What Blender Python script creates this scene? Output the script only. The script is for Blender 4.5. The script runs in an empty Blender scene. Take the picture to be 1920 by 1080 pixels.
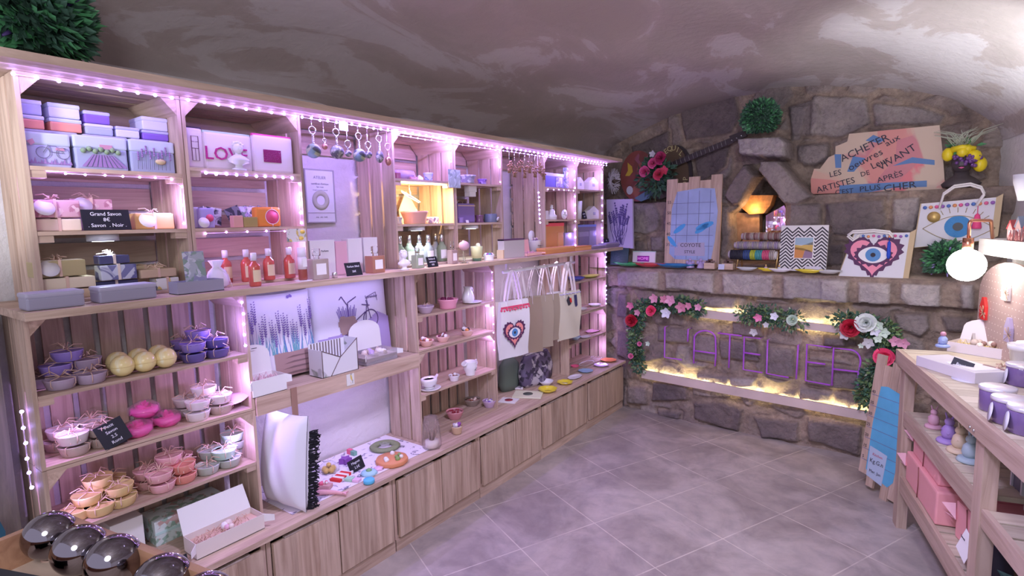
import bpy, bmesh, math, random
import numpy as np
from mathutils import Vector, Matrix, Euler
random.seed(7); np.random.seed(7)
PI=math.pi
sc=bpy.context.scene
C=sc.collection

# ------------------------------------------------------------------ camera
FPX=1045.0; EYE=1.6
def cam_axes():
    pit,rol,az=(math.radians(a) for a in (6.6,-1.4,36.4))
    cp,sp,ca,sa=math.cos(pit),math.sin(pit),math.cos(az),math.sin(az)
    fw=Vector((-sa,ca,0)); r0=Vector((ca,sa,0)); z=Vector((0,0,1))
    F=cp*fw-sp*z; u0=sp*fw+cp*z
    c,s=math.cos(rol),math.sin(rol)
    return c*r0+s*u0, -s*r0+c*u0, F
RX,UX,FX=cam_axes(); EYEP=Vector((0,0,EYE))
cam=bpy.data.objects.new('camera',bpy.data.cameras.new('camera')); C.objects.link(cam)
cam.matrix_world=Matrix.Translation(EYEP)@Matrix((RX,UX,-FX)).transposed().to_4x4()
cam.data.sensor_width=36; cam.data.lens=36*FPX/1920; cam.data.clip_start=.02
sc.camera=cam
# survey helpers: a sight line meets a real surface of the room (shelf front, wall, table top)
def ray(px,py): return FX+RX*((px-960)/FPX)-UX*((py-540)/FPX)
def on_x(px,py,x): d=ray(px,py); return EYEP+d*(x/d.x)
def on_z(px,py,z): d=ray(px,py); return EYEP+d*((z-EYE)/d.z)
def on_p(px,py,y0,sl): d=ray(px,py); return EYEP+d*(y0/(d.y-sl*d.x))
def depth(p): return (Vector(p)-EYEP).dot(FX)

# ------------------------------------------------------------------ view, world
sc.view_settings.view_transform='Standard'; sc.view_settings.look='None'
sc.view_settings.exposure=0.0; sc.view_settings.gamma=1; sc.view_settings.use_curve_mapping=False
sc.cycles.use_denoising=True
w=bpy.data.worlds.new('room_air'); sc.world=w; w.use_nodes=True
w.node_tree.nodes['Background'].inputs[0].default_value=(.60,.57,.74,1)
w.node_tree.nodes['Background'].inputs[1].default_value=1.25
def lamp(name,kind,loc,col,power,size=.1,sy=None,target=None,spot=None,rot=None):
    l=bpy.data.lights.new(name,kind); l.color=col; l.energy=power
    if kind=='AREA':
        l.shape='RECTANGLE' if sy else 'DISK'; l.size=size
        if sy: l.size_y=sy
    else: l.shadow_soft_size=size
    if spot: l.spot_size=math.radians(spot); l.spot_blend=.6
    o=bpy.data.objects.new(name,l); C.objects.link(o); o.location=loc
    if target is not None: o.rotation_euler=(Vector(target)-Vector(loc)).to_track_quat('-Z','Y').to_euler()
    if rot: o.rotation_euler=rot
    o['kind']='structure'
    return o
VIO=(.42,.28,1.0); PINK=(.55,.34,1.0); WARM=(1,.72,.35); COOL=(.75,.9,1)
# unseen fill lamps added under the vault to brighten floor, stones and goods
lamp('ceiling_light','POINT',(-.1,-.5,2.1),(.88,.9,1),45,.3)
lamp('ceiling_light','SPOT',(-.62,1.35,2.42),(.68,.60,1),150,.12,target=(-1.1,2.2,0),spot=115)  # added fill, tinted violet to imitate LED spill on the floor
lamp('ceiling_light','SPOT',(-.1,1.2,2.42),(.84,.82,1),75,.12,target=(-.7,4.4,.9),spot=90)
# violet LED runs along the shelving
lamp('strip_light','AREA',(-2.06,1.0,2.07),VIO,1.6,1.1,.003,rot=(math.radians(42),0,PI/2))
lamp('strip_light','AREA',(-2.06,1.95,2.07),VIO,6,.95,.003,rot=(math.radians(42),0,PI/2))
lamp('strip_light','AREA',(-2.06,3.3,2.07),VIO,4,1.7,.003,rot=(math.radians(42),0,PI/2))

# ------------------------------------------------------------------ materials
MATS={}
def rgba(c): return (c[0],c[1],c[2],1)
def mat(name,col=(.8,.8,.8),rough=.6,metal=0,emit=None,es=0,trans=0,ior=1.45,bump=0,bscale=60,var=0,vscale=8,alpha=1,sheen=0,coat=0):
    if name in MATS: return MATS[name]
    m=bpy.data.materials.new(name); m.use_nodes=True; nt=m.node_tree; b=nt.nodes['Principled BSDF']
    b.inputs['Base Color'].default_value=rgba(col); b.inputs['Roughness'].default_value=rough
    b.inputs['Metallic'].default_value=metal; b.inputs['IOR'].default_value=ior
    if trans: b.inputs['Transmission Weight'].default_value=trans
    if coat: b.inputs['Coat Weight'].default_value=coat
    if sheen: b.inputs['Sheen Weight'].default_value=sheen
    if alpha<1: b.inputs['Alpha'].default_value=alpha
    if emit: b.inputs['Emission Color'].default_value=rgba(emit); b.inputs['Emission Strength'].default_value=es
    tc=None
    if bump or var:
        tc=nt.nodes.new('ShaderNodeTexCoord')
    if var:
        n=nt.nodes.new('ShaderNodeTexNoise'); n.inputs['Scale'].default_value=vscale; n.inputs['Detail'].default_value=6
        nt.links.new(tc.outputs['Object'],n.inputs['Vector'])
        mr=nt.nodes.new('ShaderNodeMapRange'); mr.inputs[1].default_value=.3; mr.inputs[2].default_value=.7; mr.inputs[3].default_value=1-var; mr.inputs[4].default_value=1+var
        nt.links.new(n.outputs['Fac'],mr.inputs[0])
        mx=nt.nodes.new('ShaderNodeVectorMath'); mx.operation='SCALE'; mx.inputs[0].default_value=col
        nt.links.new(mr.outputs[0],mx.inputs['Scale']); nt.links.new(mx.outputs[0],b.inputs['Base Color'])
    if bump:
        n=nt.nodes.new('ShaderNodeTexNoise'); n.inputs['Scale'].default_value=bscale; n.inputs['Detail'].default_value=5
        nt.links.new(tc.outputs['Object'],n.inputs['Vector'])
        bp=nt.nodes.new('ShaderNodeBump'); bp.inputs['Strength'].default_value=bump; bp.inputs['Distance'].default_value=.01
        nt.links.new(n.outputs['Fac'],bp.inputs['Height']); nt.links.new(bp.outputs[0],b.inputs['Normal'])
    MATS[name]=m; return m
def wood(name,c1,c2,axis='z',rough=.62,scale=1.0):
    """pine with long grain along one axis, with knots and board to board change of tone"""
    if name in MATS: return MATS[name]
    m=bpy.data.materials.new(name); m.use_nodes=True; nt=m.node_tree; b=nt.nodes['Principled BSDF']; L=nt.links
    tc=nt.nodes.new('ShaderNodeTexCoord'); mp=nt.nodes.new('ShaderNodeMapping')
    s={'x':(1.2,16,16),'y':(16,1.2,16),'z':(16,16,1.2)}[axis]; mp.inputs['Scale'].default_value=[q*scale for q in s]
    L.new(tc.outputs['Object'],mp.inputs[0])
    at=nt.nodes.new('ShaderNodeAttribute'); at.attribute_name='tone'
    ad=nt.nodes.new('ShaderNodeVectorMath'); ad.operation='ADD'
    sc_=nt.nodes.new('ShaderNodeVectorMath'); sc_.operation='SCALE'; sc_.inputs['Scale'].default_value=23
    L.new(at.outputs['Color'],sc_.inputs[0]); L.new(mp.outputs[0],ad.inputs[0]); L.new(sc_.outputs[0],ad.inputs[1])
    n=nt.nodes.new('ShaderNodeTexNoise'); n.inputs['Scale'].default_value=1.6; n.inputs['Detail'].default_value=7; n.inputs['Distortion'].default_value=1.2; n.inputs['Roughness'].default_value=.6
    L.new(ad.outputs[0],n.inputs['Vector'])
    r=nt.nodes.new('ShaderNodeValToRGB'); r.color_ramp.elements[0].position=.33; r.color_ramp.elements[0].color=rgba(c2); r.color_ramp.elements[1].position=.62; r.color_ramp.elements[1].color=rgba(c1)
    L.new(n.outputs['Fac'],r.inputs[0])
    mr=nt.nodes.new('ShaderNodeMapRange'); mr.inputs[3].default_value=.8; mr.inputs[4].default_value=1.14
    L.new(at.outputs['Fac'],mr.inputs[0])
    mu=nt.nodes.new('ShaderNodeVectorMath'); mu.operation='SCALE'; L.new(r.outputs[0],mu.inputs[0]); L.new(mr.outputs[0],mu.inputs['Scale'])
    L.new(mu.outputs[0],b.inputs['Base Color']); b.inputs['Roughness'].default_value=rough
    bp=nt.nodes.new('ShaderNodeBump'); bp.inputs['Strength'].default_value=.25; bp.inputs['Distance'].default_value=.004
    L.new(n.outputs['Fac'],bp.inputs['Height']); L.new(bp.outputs[0],b.inputs['Normal'])
    MATS[name]=m; return m
P1,P2=(.66,.50,.39),(.43,.30,.22)
WZ=wood('pine_upright',P1,P2,'z'); WY=wood('pine_long',P1,P2,'y'); WX=wood('pine_cross',P1,P2,'x')
WD=wood('pine_door',(.64,.49,.37),(.38,.26,.18),'z',scale=.8)
WG=wood('grey_wood',(.50,.42,.36),(.30,.24,.2),'z')
WH=wood('white_wood',(.85,.82,.78),(.66,.62,.56),'x')

# ------------------------------------------------------------------ mesh kit
class MB:
    def __init__(s): s.v=[]; s.f=[]; s.mi=[]; s.sm=[]; s.t=[]; s.m=0; s.tone=random.random()
    def _add(s,vs,fs,smooth=False):
        o=len(s.v); s.v+= [tuple(p) for p in vs]; s.t+=[s.tone]*len(vs)
        for f in fs: s.f.append([i+o for i in f]); s.mi.append(s.m); s.sm.append(smooth)
        return s
    def box(s,x0,x1,y0,y1,z0,z1,M=None,bev=0):
        s.tone=random.random()
        if bev:
            bm=bmesh.new(); bmesh.ops.create_cube(bm,size=1)
            for q in bm.verts: q.co=Vector(((x0+x1)/2+q.co.x*(x1-x0),(y0+y1)/2+q.co.y*(y1-y0),(z0+z1)/2+q.co.z*(z1-z0)))
            bmesh.ops.bevel(bm,geom=bm.edges[:],offset=bev,segments=2,affect='EDGES',profile=.6)
            vs=[v.co.copy() for v in bm.verts]; fs=[[v.index for v in f.verts] for f in bm.faces]; bm.free()
        else:
            vs=[Vector(p) for p in ((x0,y0,z0),(x1,y0,z0),(x1,y1,z0),(x0,y1,z0),(x0,y0,z1),(x1,y0,z1),(x1,y1,z1),(x0,y1,z1))]
            fs=[(0,3,2,1),(4,5,6,7),(0,1,5,4),(1,2,6,5),(2,3,7,6),(3,0,4,7)]
        if M is not None: vs=[M@v for v in vs]
        return s._add(vs,fs)
    def lathe(s,prof,seg=20,M=None,sx=1,sy=1,flute=0,fn=0,smooth=True,caps=True):
        vs=[];fs=[]
        for r,z in prof:
            for k in range(seg):
                a=2*PI*k/seg; rr=r*(1+flute*math.cos(fn*a)) if flute else r
                vs.append(Vector((rr*math.cos(a)*sx,rr*math.sin(a)*sy,z)))
        n=len(prof)
        for i in range(n-1):
            for k in range(seg):
                k2=(k+1)%seg; fs.append((i*seg+k,i*seg+k2,(i+1)*seg+k2,(i+1)*seg+k))
        if prof[0]==prof[-1]: caps=False
        if caps and prof[0][0]>1e-6: fs.append(tuple(reversed(range(seg))))
        if caps and prof[-1][0]>1e-6: fs.append(tuple(range((n-1)*seg,n*seg)))
        if M is not None: vs=[M@v for v in vs]
        return s._add(vs,fs,smooth)
    def cyl(s,r,z0,z1,seg=16,M=None,r2=None,smooth=True): 
        return s.lathe([(r,z0),(r if r2 is None else r2,z1)],seg,M,smooth=smooth)
    def ball(s,c,r,seg=12,sz=1,M=None):
        n=max(4,seg//2); prof=[(max(1e-5,r*math.sin(PI*i/n)),-r*sz*math.cos(PI*i/n)) for i in range(n+1)]
        prof[0]=(1e-5,-r*sz);prof[-1]=(1e-5,r*sz)
        T=Matrix.Translation(c); return s.lathe(prof,seg,(M@T) if M is not None else T)
    def prism(s,pts,y0,y1,M=None,smooth=False):
        """outline in x,z pushed from y0 to y1"""
        n=len(pts); vs=[Vector((p[0],y0,p[1])) for p in pts]+[Vector((p[0],y1,p[1])) for p in pts]
        fs=[tuple(range(n)),tuple(reversed(range(n,2*n)))]+[(i,i+n,(i+1)%n+n,(i+1)%n) for i in range(n)]
        if M is not None: vs=[M@v for v in vs]
        s.tone=random.random()
        return s._add(vs,fs,smooth)
    def plate(s,pts,z0,z1,M=None):
        n=len(pts); vs=[Vector((p[0],p[1],z0)) for p in pts]+[Vector((p[0],p[1],z1)) for p in pts]
        fs=[tuple(reversed(range(n))),tuple(range(n,2*n))]+[(i,(i+1)%n,(i+1)%n+n,i+n) for i in range(n)]
        if M is not None: vs=[M@v for v in vs]
        return s._add(vs,fs)
    def tube(s,pts,r,seg=6,closed=False,M=None,r2=None):
        pts=[Vector(p) for p in pts]; n=len(pts); vs=[];fs=[]
        up=Vector((0,0,1)); prev=None
        for i,p in enumerate(pts):
            a=pts[(i-1)%n] if (i>0 or closed) else p; b=pts[(i+1)%n] if (i<n-1 or closed) else p
            t=(b-a); t=t.normalized() if t.length>1e-9 else Vector((0,0,1))
            if prev is None:
                x=t.cross(up); 
                if x.length<1e-3: x=t.cross(Vector((1,0,0)))
            else: x=prev-t*prev.dot(t)
            if x.length<1e-6: x=t.orthogonal()
            x.normalize(); prev=x; y=t.cross(x)
            rr=r if r2 is None else r+(r2-r)*i/(n-1)
            for k in range(seg):
                an=2*PI*k/seg; vs.append(p+x*(rr*math.cos(an))+y*(rr*math.sin(an)))
        m=n if closed else n-1
        for i in range(m):
            j=(i+1)%n
            for k in range(seg):
                k2=(k+1)%seg; fs.append((i*seg+k,j*seg+k,j*seg+k2,i*seg+k2))
        if not closed: fs+= [tuple(range(seg)),tuple(reversed(range((n-1)*seg,n*seg)))]
        if M is not None: vs=[M@v for v in vs]
        return s._add(vs,fs,True)
    def ribbon(s,pts,w,d=(0,0,1),th=.0012):
        """flat band following pts, width w along direction d"""
        d=Vector(d).normalized(); vs=[];fs=[]; pts=[Vector(p) for p in pts]
        for i,p in enumerate(pts):
            t=(pts[min(i+1,len(pts)-1)]-pts[max(i-1,0)]).normalized(); nn=t.cross(d)
            nn=nn.normalized() if nn.length>1e-6 else Vector((0,1,0))
            for sw,sn in ((-1,-1),(1,-1),(1,1),(-1,1)): vs.append(p+d*(w/2*sw)+nn*(th/2*sn))
        for i in range(len(pts)-1):
            for k in range(4): fs.append((i*4+k,i*4+(k+1)%4,i*4+4+(k+1)%4,i*4+4+k))
        n=len(pts)-1; fs+=[(0,3,2,1),(n*4,n*4+1,n*4+2,n*4+3)]
        return s._add(vs,fs)
    def grid(s,fn,nu,nv,smooth=True,M=None):
        vs=[Vector(fn(i/nu,j/nv)) for j in range(nv+1) for i in range(nu+1)]
        fs=[(j*(nu+1)+i,j*(nu+1)+i+1,(j+1)*(nu+1)+i+1,(j+1)*(nu+1)+i) for j in range(nv) for i in range(nu)]
        if M is not None: vs=[M@v for v in vs]
        return s._add(vs,fs,smooth)
    def mesh(s,name,mats):
        me=bpy.data.meshes.new(name); me.from_pydata(s.v,[],s.f)
        for m in (mats if isinstance(mats,(list,tuple)) else [mats]): me.materials.append(m)
        me.polygons.foreach_set('material_index',s.mi); me.polygons.foreach_set('use_smooth',s.sm)
        a=me.attributes.new('tone','FLOAT_COLOR','POINT'); buf=[]
        for t in s.t: buf+= [t,(t*7.3)%1,(t*3.7)%1,1]
        a.data.foreach_set('color',buf); me.update()
        return me
    def build(s,name,mats,parent=None,label=None):
        o=bpy.data.objects.new(name,s.mesh(name,mats)); C.objects.link(o)
        if parent is not None: o.parent=parent
        if label: o['label']=label
        return o
def tag(o,label,cat,group=None,kind=None):
    o['label']=label; o['category']=cat
    if group: o['group']=group
    if kind: o['kind']=kind
    return o
def thing(name,label,cat,loc=(0,0,0),rz=0,group=None,rot=None):
    o=bpy.data.objects.new(name,None); C.objects.link(o); o.empty_display_size=.05
    o.location=loc; o.rotation_euler=rot if rot else (0,0,rz)
    return tag(o,label,cat,group)
def struct(name,mb,mats):
    o=mb.build(name,mats); o['kind']='structure'; return o
def dup(root,loc,rz=None,label=None,group=None,scale=None):
    r=root.copy(); C.objects.link(r); r.location=loc
    if rz is not None: r.rotation_euler=(0,0,rz)
    if label: r['label']=label
    if group: r['group']=group
    if scale: r.scale=(scale,)*3
    for ch in list(root.children):
        c=ch.copy(); C.objects.link(c); c.parent=r
        for g in list(ch.children):
            d=g.copy(); C.objects.link(d); d.parent=c
    return r
def text(name,s,size,m,parent,loc,rot=(PI/2,0,0),ext=.0004,align='CENTER',sx=1,shear=0):
    cu=bpy.data.curves.new(name,'FONT'); cu.body=s; cu.size=size; cu.extrude=ext; cu.align_x=align; cu.align_y='CENTER'; cu.shear=shear
    cu.resolution_u=2
    o=bpy.data.objects.new(name,cu); C.objects.link(o)
    dg=bpy.context.evaluated_depsgraph_get(); me=bpy.data.meshes.new_from_object(o.evaluated_get(dg)); me.name=name
    C.objects.unlink(o); bpy.data.objects.remove(o)
    me.materials.clear(); me.materials.append(m)
    o=bpy.data.objects.new(name,me); C.objects.link(o); o.parent=parent; o.location=loc; o.rotation_euler=rot; o.scale=(sx,1,1)
    return o
def RT(x=0,y=0,z=0,rx=0,ry=0,rz=0,s=1):
    return Matrix.Translation((x,y,z))@Euler((rx,ry,rz)).to_matrix().to_4x4()@Matrix.Scale(s,4)

# ------------------------------------------------------------------ room shell
YB=4.2-.08*.27; SL=-.08                     # lower stone wall: Y = YB + SL*X
def yb(x): return YB+SL*x
def node_mat(name): 
    m=bpy.data.materials.new(name); m.use_nodes=True; MATS[name]=m
    return m,m.node_tree,m.node_tree.nodes['Principled BSDF'],m.node_tree.links
def ramp(nt,stops):
    r=nt.nodes.new('ShaderNodeValToRGB'); e=r.color_ramp.elements
    while len(e)<len(stops): e.new(.5)
    for q,(p,c) in zip(e,stops): q.position=p; q.color=rgba(c)
    return r
def noise(nt,vec,scale,detail=6,dist=0,rough=.5):
    n=nt.nodes.new('ShaderNodeTexNoise'); n.inputs['Scale'].default_value=scale; n.inputs['Detail'].default_value=detail
    n.inputs['Distortion'].default_value=dist; n.inputs['Roughness'].default_value=rough
    nt.links.new(vec,n.inputs['Vector']); return n
def mixc(nt,f,a,b,mode='MIX'):
    m=nt.nodes.new('ShaderNodeMix'); m.data_type='RGBA'; m.blend_type=mode
    for sock,val in ((m.inputs[0],f),(m.inputs[6],a),(m.inputs[7],b)):
        if hasattr(val,'is_linked'): nt.links.new(val,sock)
        elif isinstance(val,(int,float)): sock.default_value=val
        else: sock.default_value=rgba(val)
    return m.outputs[2]
# floor
m,nt,b,L=node_mat('floor_tiles'); tc=nt.nodes.new('ShaderNodeTexCoord'); mp=nt.nodes.new('ShaderNodeMapping')
mp.vector_type='TEXTURE'; mp.inputs['Location'].default_value=(-2.167,2.883,0); mp.inputs['Rotation'].default_value=(0,0,math.radians(65.543)); mp.inputs['Scale'].default_value=(.4549,.4549,1)
L.new(tc.outputs['Object'],mp.inputs[0])
sx=nt.nodes.new('ShaderNodeSeparateXYZ'); L.new(mp.outputs[0],sx.inputs[0])
def edge(sock):
    f=nt.nodes.new('ShaderNodeMath'); f.operation='FRACT'; L.new(sock,f.inputs[0])
    a=nt.nodes.new('ShaderNodeMath'); a.operation='SUBTRACT'; L.new(f.outputs[0],a.inputs[0]); a.inputs[1].default_value=.5
    c=nt.nodes.new('ShaderNodeMath'); c.operation='ABSOLUTE'; L.new(a.outputs[0],c.inputs[0]); return c.outputs[0]
mxm=nt.nodes.new('ShaderNodeMath'); mxm.operation='MAXIMUM'; L.new(edge(sx.outputs[0]),mxm.inputs[0]); L.new(edge(sx.outputs[1]),mxm.inputs[1])
nz=noise(nt,tc.outputs['Object'],2.2,8,.8,.6); nz2=noise(nt,tc.outputs['Object'],9,6,.4,.6)
ad=nt.nodes.new('ShaderNodeMath'); ad.operation='MULTIPLY_ADD'; L.new(nz2.outputs[0],ad.inputs[0]); ad.inputs[1].default_value=.012; L.new(mxm.outputs[0],ad.inputs[2])
g=nt.nodes.new('ShaderNodeMapRange'); g.inputs[1].default_value=.4985; g.inputs[2].default_value=.5015; L.new(ad.outputs[0],g.inputs[0])
r1=ramp(nt,[(.3,(.30,.26,.25)),(.45,(.38,.335,.32)),(.55,(.46,.41,.395)),(.72,(.54,.49,.475))]); L.new(nz.outputs[0],r1.inputs[0])
r2=ramp(nt,[(.3,(.8,.8,.8)),(.6,(1.05,1.03,1))]); L.new(nz2.outputs[0],r2.inputs[0])
c1=mixc(nt,1.0,r1.outputs[0],r2.outputs[0],'MULTIPLY')
gr=nt.nodes.new('ShaderNodeMath'); gr.operation='MULTIPLY'; L.new(g.outputs[0],gr.inputs[0]); n3=noise(nt,tc.outputs['Object'],5,3); r3=ramp(nt,[(.35,(.15,)*3),(.55,(.9,)*3)]); L.new(n3.outputs[0],r3.inputs[0]); L.new(r3.outputs[0],gr.inputs[1])
L.new(mixc(nt,gr.outputs[0],c1,(.68,.62,.55)),b.inputs['Base Color']); b.inputs['Roughness'].default_value=.42
bp=nt.nodes.new('ShaderNodeBump'); bp.inputs['Strength'].default_value=.25; bp.inputs['Distance'].default_value=.006; L.new(nz2.outputs[0],bp.inputs['Height']); L.new(bp.outputs[0],b.inputs['Normal'])
mb=MB(); mb.grid(lambda u,v:(-2.6+4.6*u,-1.2+6.2*v,0),8,10); struct('floor',mb,m)
# plaster
def plaster(name,cols,scale,bump):
    m,nt,b,L=node_mat(name); tc=nt.nodes.new('ShaderNodeTexCoord')
    mp=nt.nodes.new('ShaderNodeMapping'); mp.inputs['Scale'].default_value=(1,.45,1.6); mp.inputs['Rotation'].default_value=(0,0,.5); L.new(tc.outputs['Object'],mp.inputs[0])
    n=noise(nt,mp.outputs[0],scale,9,.9,.62); r=ramp(nt,cols); L.new(n.outputs[0],r.inputs[0]); L.new(r.outputs[0],b.inputs['Base Color'])
    b.inputs['Roughness'].default_value=.95; b.inputs['Specular IOR Level'].default_value=.15
    n2=noise(nt,tc.outputs['Object'],scale*9,8,.3,.6)
    ad=nt.nodes.new('ShaderNodeMath'); ad.operation='MULTIPLY_ADD'; L.new(r.outputs[0],ad.inputs[0]); ad.inputs[1].default_value=.9; L.new(n2.outputs[0],ad.inputs[2])
    bp=nt.nodes.new('ShaderNodeBump'); bp.inputs['Strength'].default_value=bump; bp.inputs['Distance'].default_value=.012; L.new(ad.outputs[0],bp.inputs['Height']); L.new(bp.outputs[0],b.inputs['Normal'])
    return m
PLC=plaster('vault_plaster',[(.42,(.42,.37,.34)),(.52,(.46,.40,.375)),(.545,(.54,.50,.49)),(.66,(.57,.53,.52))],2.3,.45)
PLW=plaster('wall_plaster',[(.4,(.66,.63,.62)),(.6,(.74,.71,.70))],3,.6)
XW=-2.45
def xr(y): return .36+.26*(4.6-y)
def vault(u,v):
    y=-1.2+6.2*v; xl=XW-.02; x_r=xr(y); xm=(xl+x_r)/2; a=(x_r-xl)/2
    t=-math.cos(PI*u); x=xm+a*t
    zs=2.17+(2.05-2.17)*u; zc=2.55+.20*(1-(y)/4.6)
    z=zs+(zc-zs)*math.sqrt(max(0,1-t*t))**1.15
    return (x,y,z+.012*math.sin(x*3.1+y*2.3)+.008*math.sin(x*7-y*5))
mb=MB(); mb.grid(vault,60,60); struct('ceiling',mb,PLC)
mb=MB(); mb.grid(lambda u,v:(XW+.006*math.sin(u*40)*math.sin(v*11),-1.2+6.2*u,2.22*v),60,12); struct('wall_left',mb,PLW)
mb=MB(); mb.grid(lambda u,v:(xr(-1.2+6.2*u)+.01*math.sin(u*30+v*6),-1.2+6.2*u,2.07*v),60,12); struct('wall_right',mb,PLW)

# stone wall at the back: one relief, stones bulging from tan mortar
def smooth_noise(X,Z,f,seed,octs=4):
    out=np.zeros_like(X); amp=1; rs=np.random.RandomState(seed)
    for o in range(octs):
        G=rs.rand(64,64); x=X*f+100+seed; z=Z*f+50; xi=np.floor(x).astype(int); zi=np.floor(z).astype(int); fx=x-xi; fz=z-zi
        fx=fx*fx*(3-2*fx); fz=fz*fz*(3-2*fz)
        a=G[xi%64,zi%64];b_=G[(xi+1)%64,zi%64];c=G[xi%64,(zi+1)%64];d=G[(xi+1)%64,(zi+1)%64]
        out+=amp*((a*(1-fx)+b_*fx)*(1-fz)+(c*(1-fx)+d*fx)*fz-.5); amp*=.5; f*=2.07
    return out
STONES=[]  # (polygon in x,z, bulge, tone, rough)
def stone(px,d,bulge=.03,tone=.5):
    """outline surveyed on the wall plane lying d behind the lower wall"""
    STONES.append(([(lambda p:(p.x,p.z))(on_p(x,y,YB+d,SL)) for x,y in px],bulge,tone))
def zs6(pts): return [(1120+x/2.843,480+y/2.843) for x,y in pts]
def zs4(pts): return [(1120+x/3.177,180+y/3.177) for x,y in pts]
def zs5(pts): return [(1480+x/3.177,180+y/3.177) for x,y in pts]
def zs7(pts): return [(1540+x/3.858,480+y/3.858) for x,y in pts]
def R4(a,b_,c,d): return [(a,c),(b_,c),(b_,d),(a,d)]
# mantel blocks
for q in ([(88,78),(330,82),(322,182),(240,168),(95,160)],[(360,88),(620,88),(625,205),(480,182),(362,178)],[(668,90),(940,98),(930,225),(800,220),(668,198)],[(988,102),(1340,122),(1335,255),(1140,250),(985,232)]):
    stone(zs6(q),-.07,.022,.75)
for q in ([(262,182),(500,195),(500,350),(262,345)],[(575,190),(868,200),(868,390),(640,375),(570,300)],[(1010,205),(1110,205),(1110,400),(1010,390)],[(0,160),(190,178),(190,348),(0,330)]):
    stone(zs7(q),-.07,.022,.85)
# below the mantel
for q,t in (([(300,668),(500,672),(490,765),(290,770)],.15),([(515,770),(690,775),(785,805),(760,935),(640,905),(515,860)],.1),([(835,850),(960,860),(1085,880),(1075,985),(880,965)],.2),
  ([(1125,860),(1280,880),(1415,900),(1400,1062),(1250,1015),(1125,975)],.2),([(330,375),(500,385),(490,465),(320,450)],.35),([(505,405),(640,420),(640,570),(505,545)],.4),
  ([(650,440),(860,450),(870,560),(660,545)],.3),([(720,340),(900,345),(890,430),(725,420)],.35),([(890,470),(1060,490),(1060,650),(890,620)],.4),([(1115,560),(1400,600),(1400,720),(1110,680)],.25),
  ([(1210,420),(1340,430),(1335,490),(1205,480)],.2),([(1080,690),(1260,720),(1250,780),(1080,760)],.4),([(540,212),(745,220),(740,285),(545,275)],.55),([(800,258),(1085,270),(1080,340),(800,330)],.45),
  ([(100,200),(165,200),(165,330),(90,330)],.2),([(90,400),(190,420),(190,560),(90,540)],.2),([(160,690),(270,700),(270,790),(160,780)],.4),([(320,810),(450,830),(445,870),(330,850)],.3),
  ([(530,620),(700,640),(700,700),(530,680)],.5),([(700,640),(850,650),(840,700),(710,700)],.7)):
    stone(zs6(q),0,.045,t)
for q,t in (([(520,410),(780,420),(790,520),(720,590),(540,520)],.5),([(860,430),(1085,440),(1085,560),(900,540)],.25),([(30,570),(270,600),(260,655),(30,640)],.2),([(1140,600),(1300,650),(1300,820),(1140,780)],.5)):
    stone(zs7(q),0,.045,t)
# between mantel and upper ledge (0.22 further back)
for q,t in (([(215,640),(340,640),(372,700),(355,800),(290,828),(215,815)],.6),([(225,862),(285,865),(290,930),(225,935)],.2),([(315,840),(395,835),(395,925),(320,930)],.5),
  ([(735,650),(790,660),(785,860),(770,980),(730,960)],.4),([(1120,640),(1330,650),(1330,810),(1120,805)],.45),([(1350,640),(1398,640),(1398,780),(1350,780)],.4),([(1345,820),(1398,820),(1398,1010),(1345,1010)],.2)):
    stone(zs4(q),.22,.03,t)
for q,t in (([(0,640),(190,640),(190,800),(0,800)],.45),([(215,640),(560,610),(585,760),(480,850),(250,830)],.4),([(612,610),(780,600),(780,690),(740,820),(610,800)],.75),([(205,880),(320,880),(310,1010),(205,1010)],.2)):
    stone(zs5(q),.22,.03,t)
# above: stones leaning over the niche stand out from the set back wall
NEARS=[]
def near_stone(px,tone): NEARS.append(([(lambda p:(p.x,p.z))(on_p(x,y,YB+.14,SL)) for x,y in zs4(px)],tone))
near_stone([(822,245),(1080,228),(1125,270),(1120,372),(900,362),(830,352)],.8)
near_stone([(870,392),(940,475),(850,640),(800,655),(740,600),(770,530)],.3)
near_stone([(965,385),(1080,380),(1285,605),(1180,655),(1100,640),(945,455)],.5)
for q,t in (([(1130,60),(1280,20),(1340,120),(1290,240),(1150,230)],.4),([(1190,290),(1390,285),(1390,400),(1230,425),(1190,350)],.4),([(480,60),(820,0),(850,120),(800,220),(520,270)],.1),([(560,330),(800,260),(760,420),(600,520)],.12),([(200,300),(420,200),(430,330),(220,440)],.12)):
    stone(zs4(q),.42,.03,t)
for q,t in (([(30,290),(240,270),(245,370),(150,425),(50,400)],.5),([(130,0),(470,0),(480,160),(300,250),(120,230)],.6),([(500,40),(780,60),(930,110),(900,170),(500,175)],.55),([(0,60),(110,60),(60,260),(0,270)],.5)):
    stone(zs5(q),.42,.03,t)
NICHE=[(lambda p:(p.x,p.z))(on_p(x,y,YB+.22,SL)) for x,y in zs4([(945,480),(1050,580),(1115,640),(1115,870),(1090,1000),(800,1000),(790,700),(850,650)])]
def poly_sd(X,Z,P):
    """signed distance to a polygon, positive inside"""
    d=np.full(X.shape,1e9); ins=np.zeros(X.shape,bool); n=len(P)
    for i in range(n):
        ax,az=P[i]; bx,bz=P[(i+1)%n]; ex,ez=bx-ax,bz-az
        t=np.clip(((X-ax)*ex+(Z-az)*ez)/(ex*ex+ez*ez+1e-12),0,1)
        d=np.minimum(d,np.hypot(X-ax-t*ex,Z-az-t*ez))
        c=((az>Z)!=(bz>Z))&(X<(bx-ax)*(Z-az)/((bz-az) if abs(bz-az)>1e-9 else 1e-9)+ax); ins^=c
    return np.where(ins,d,-d)
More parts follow.
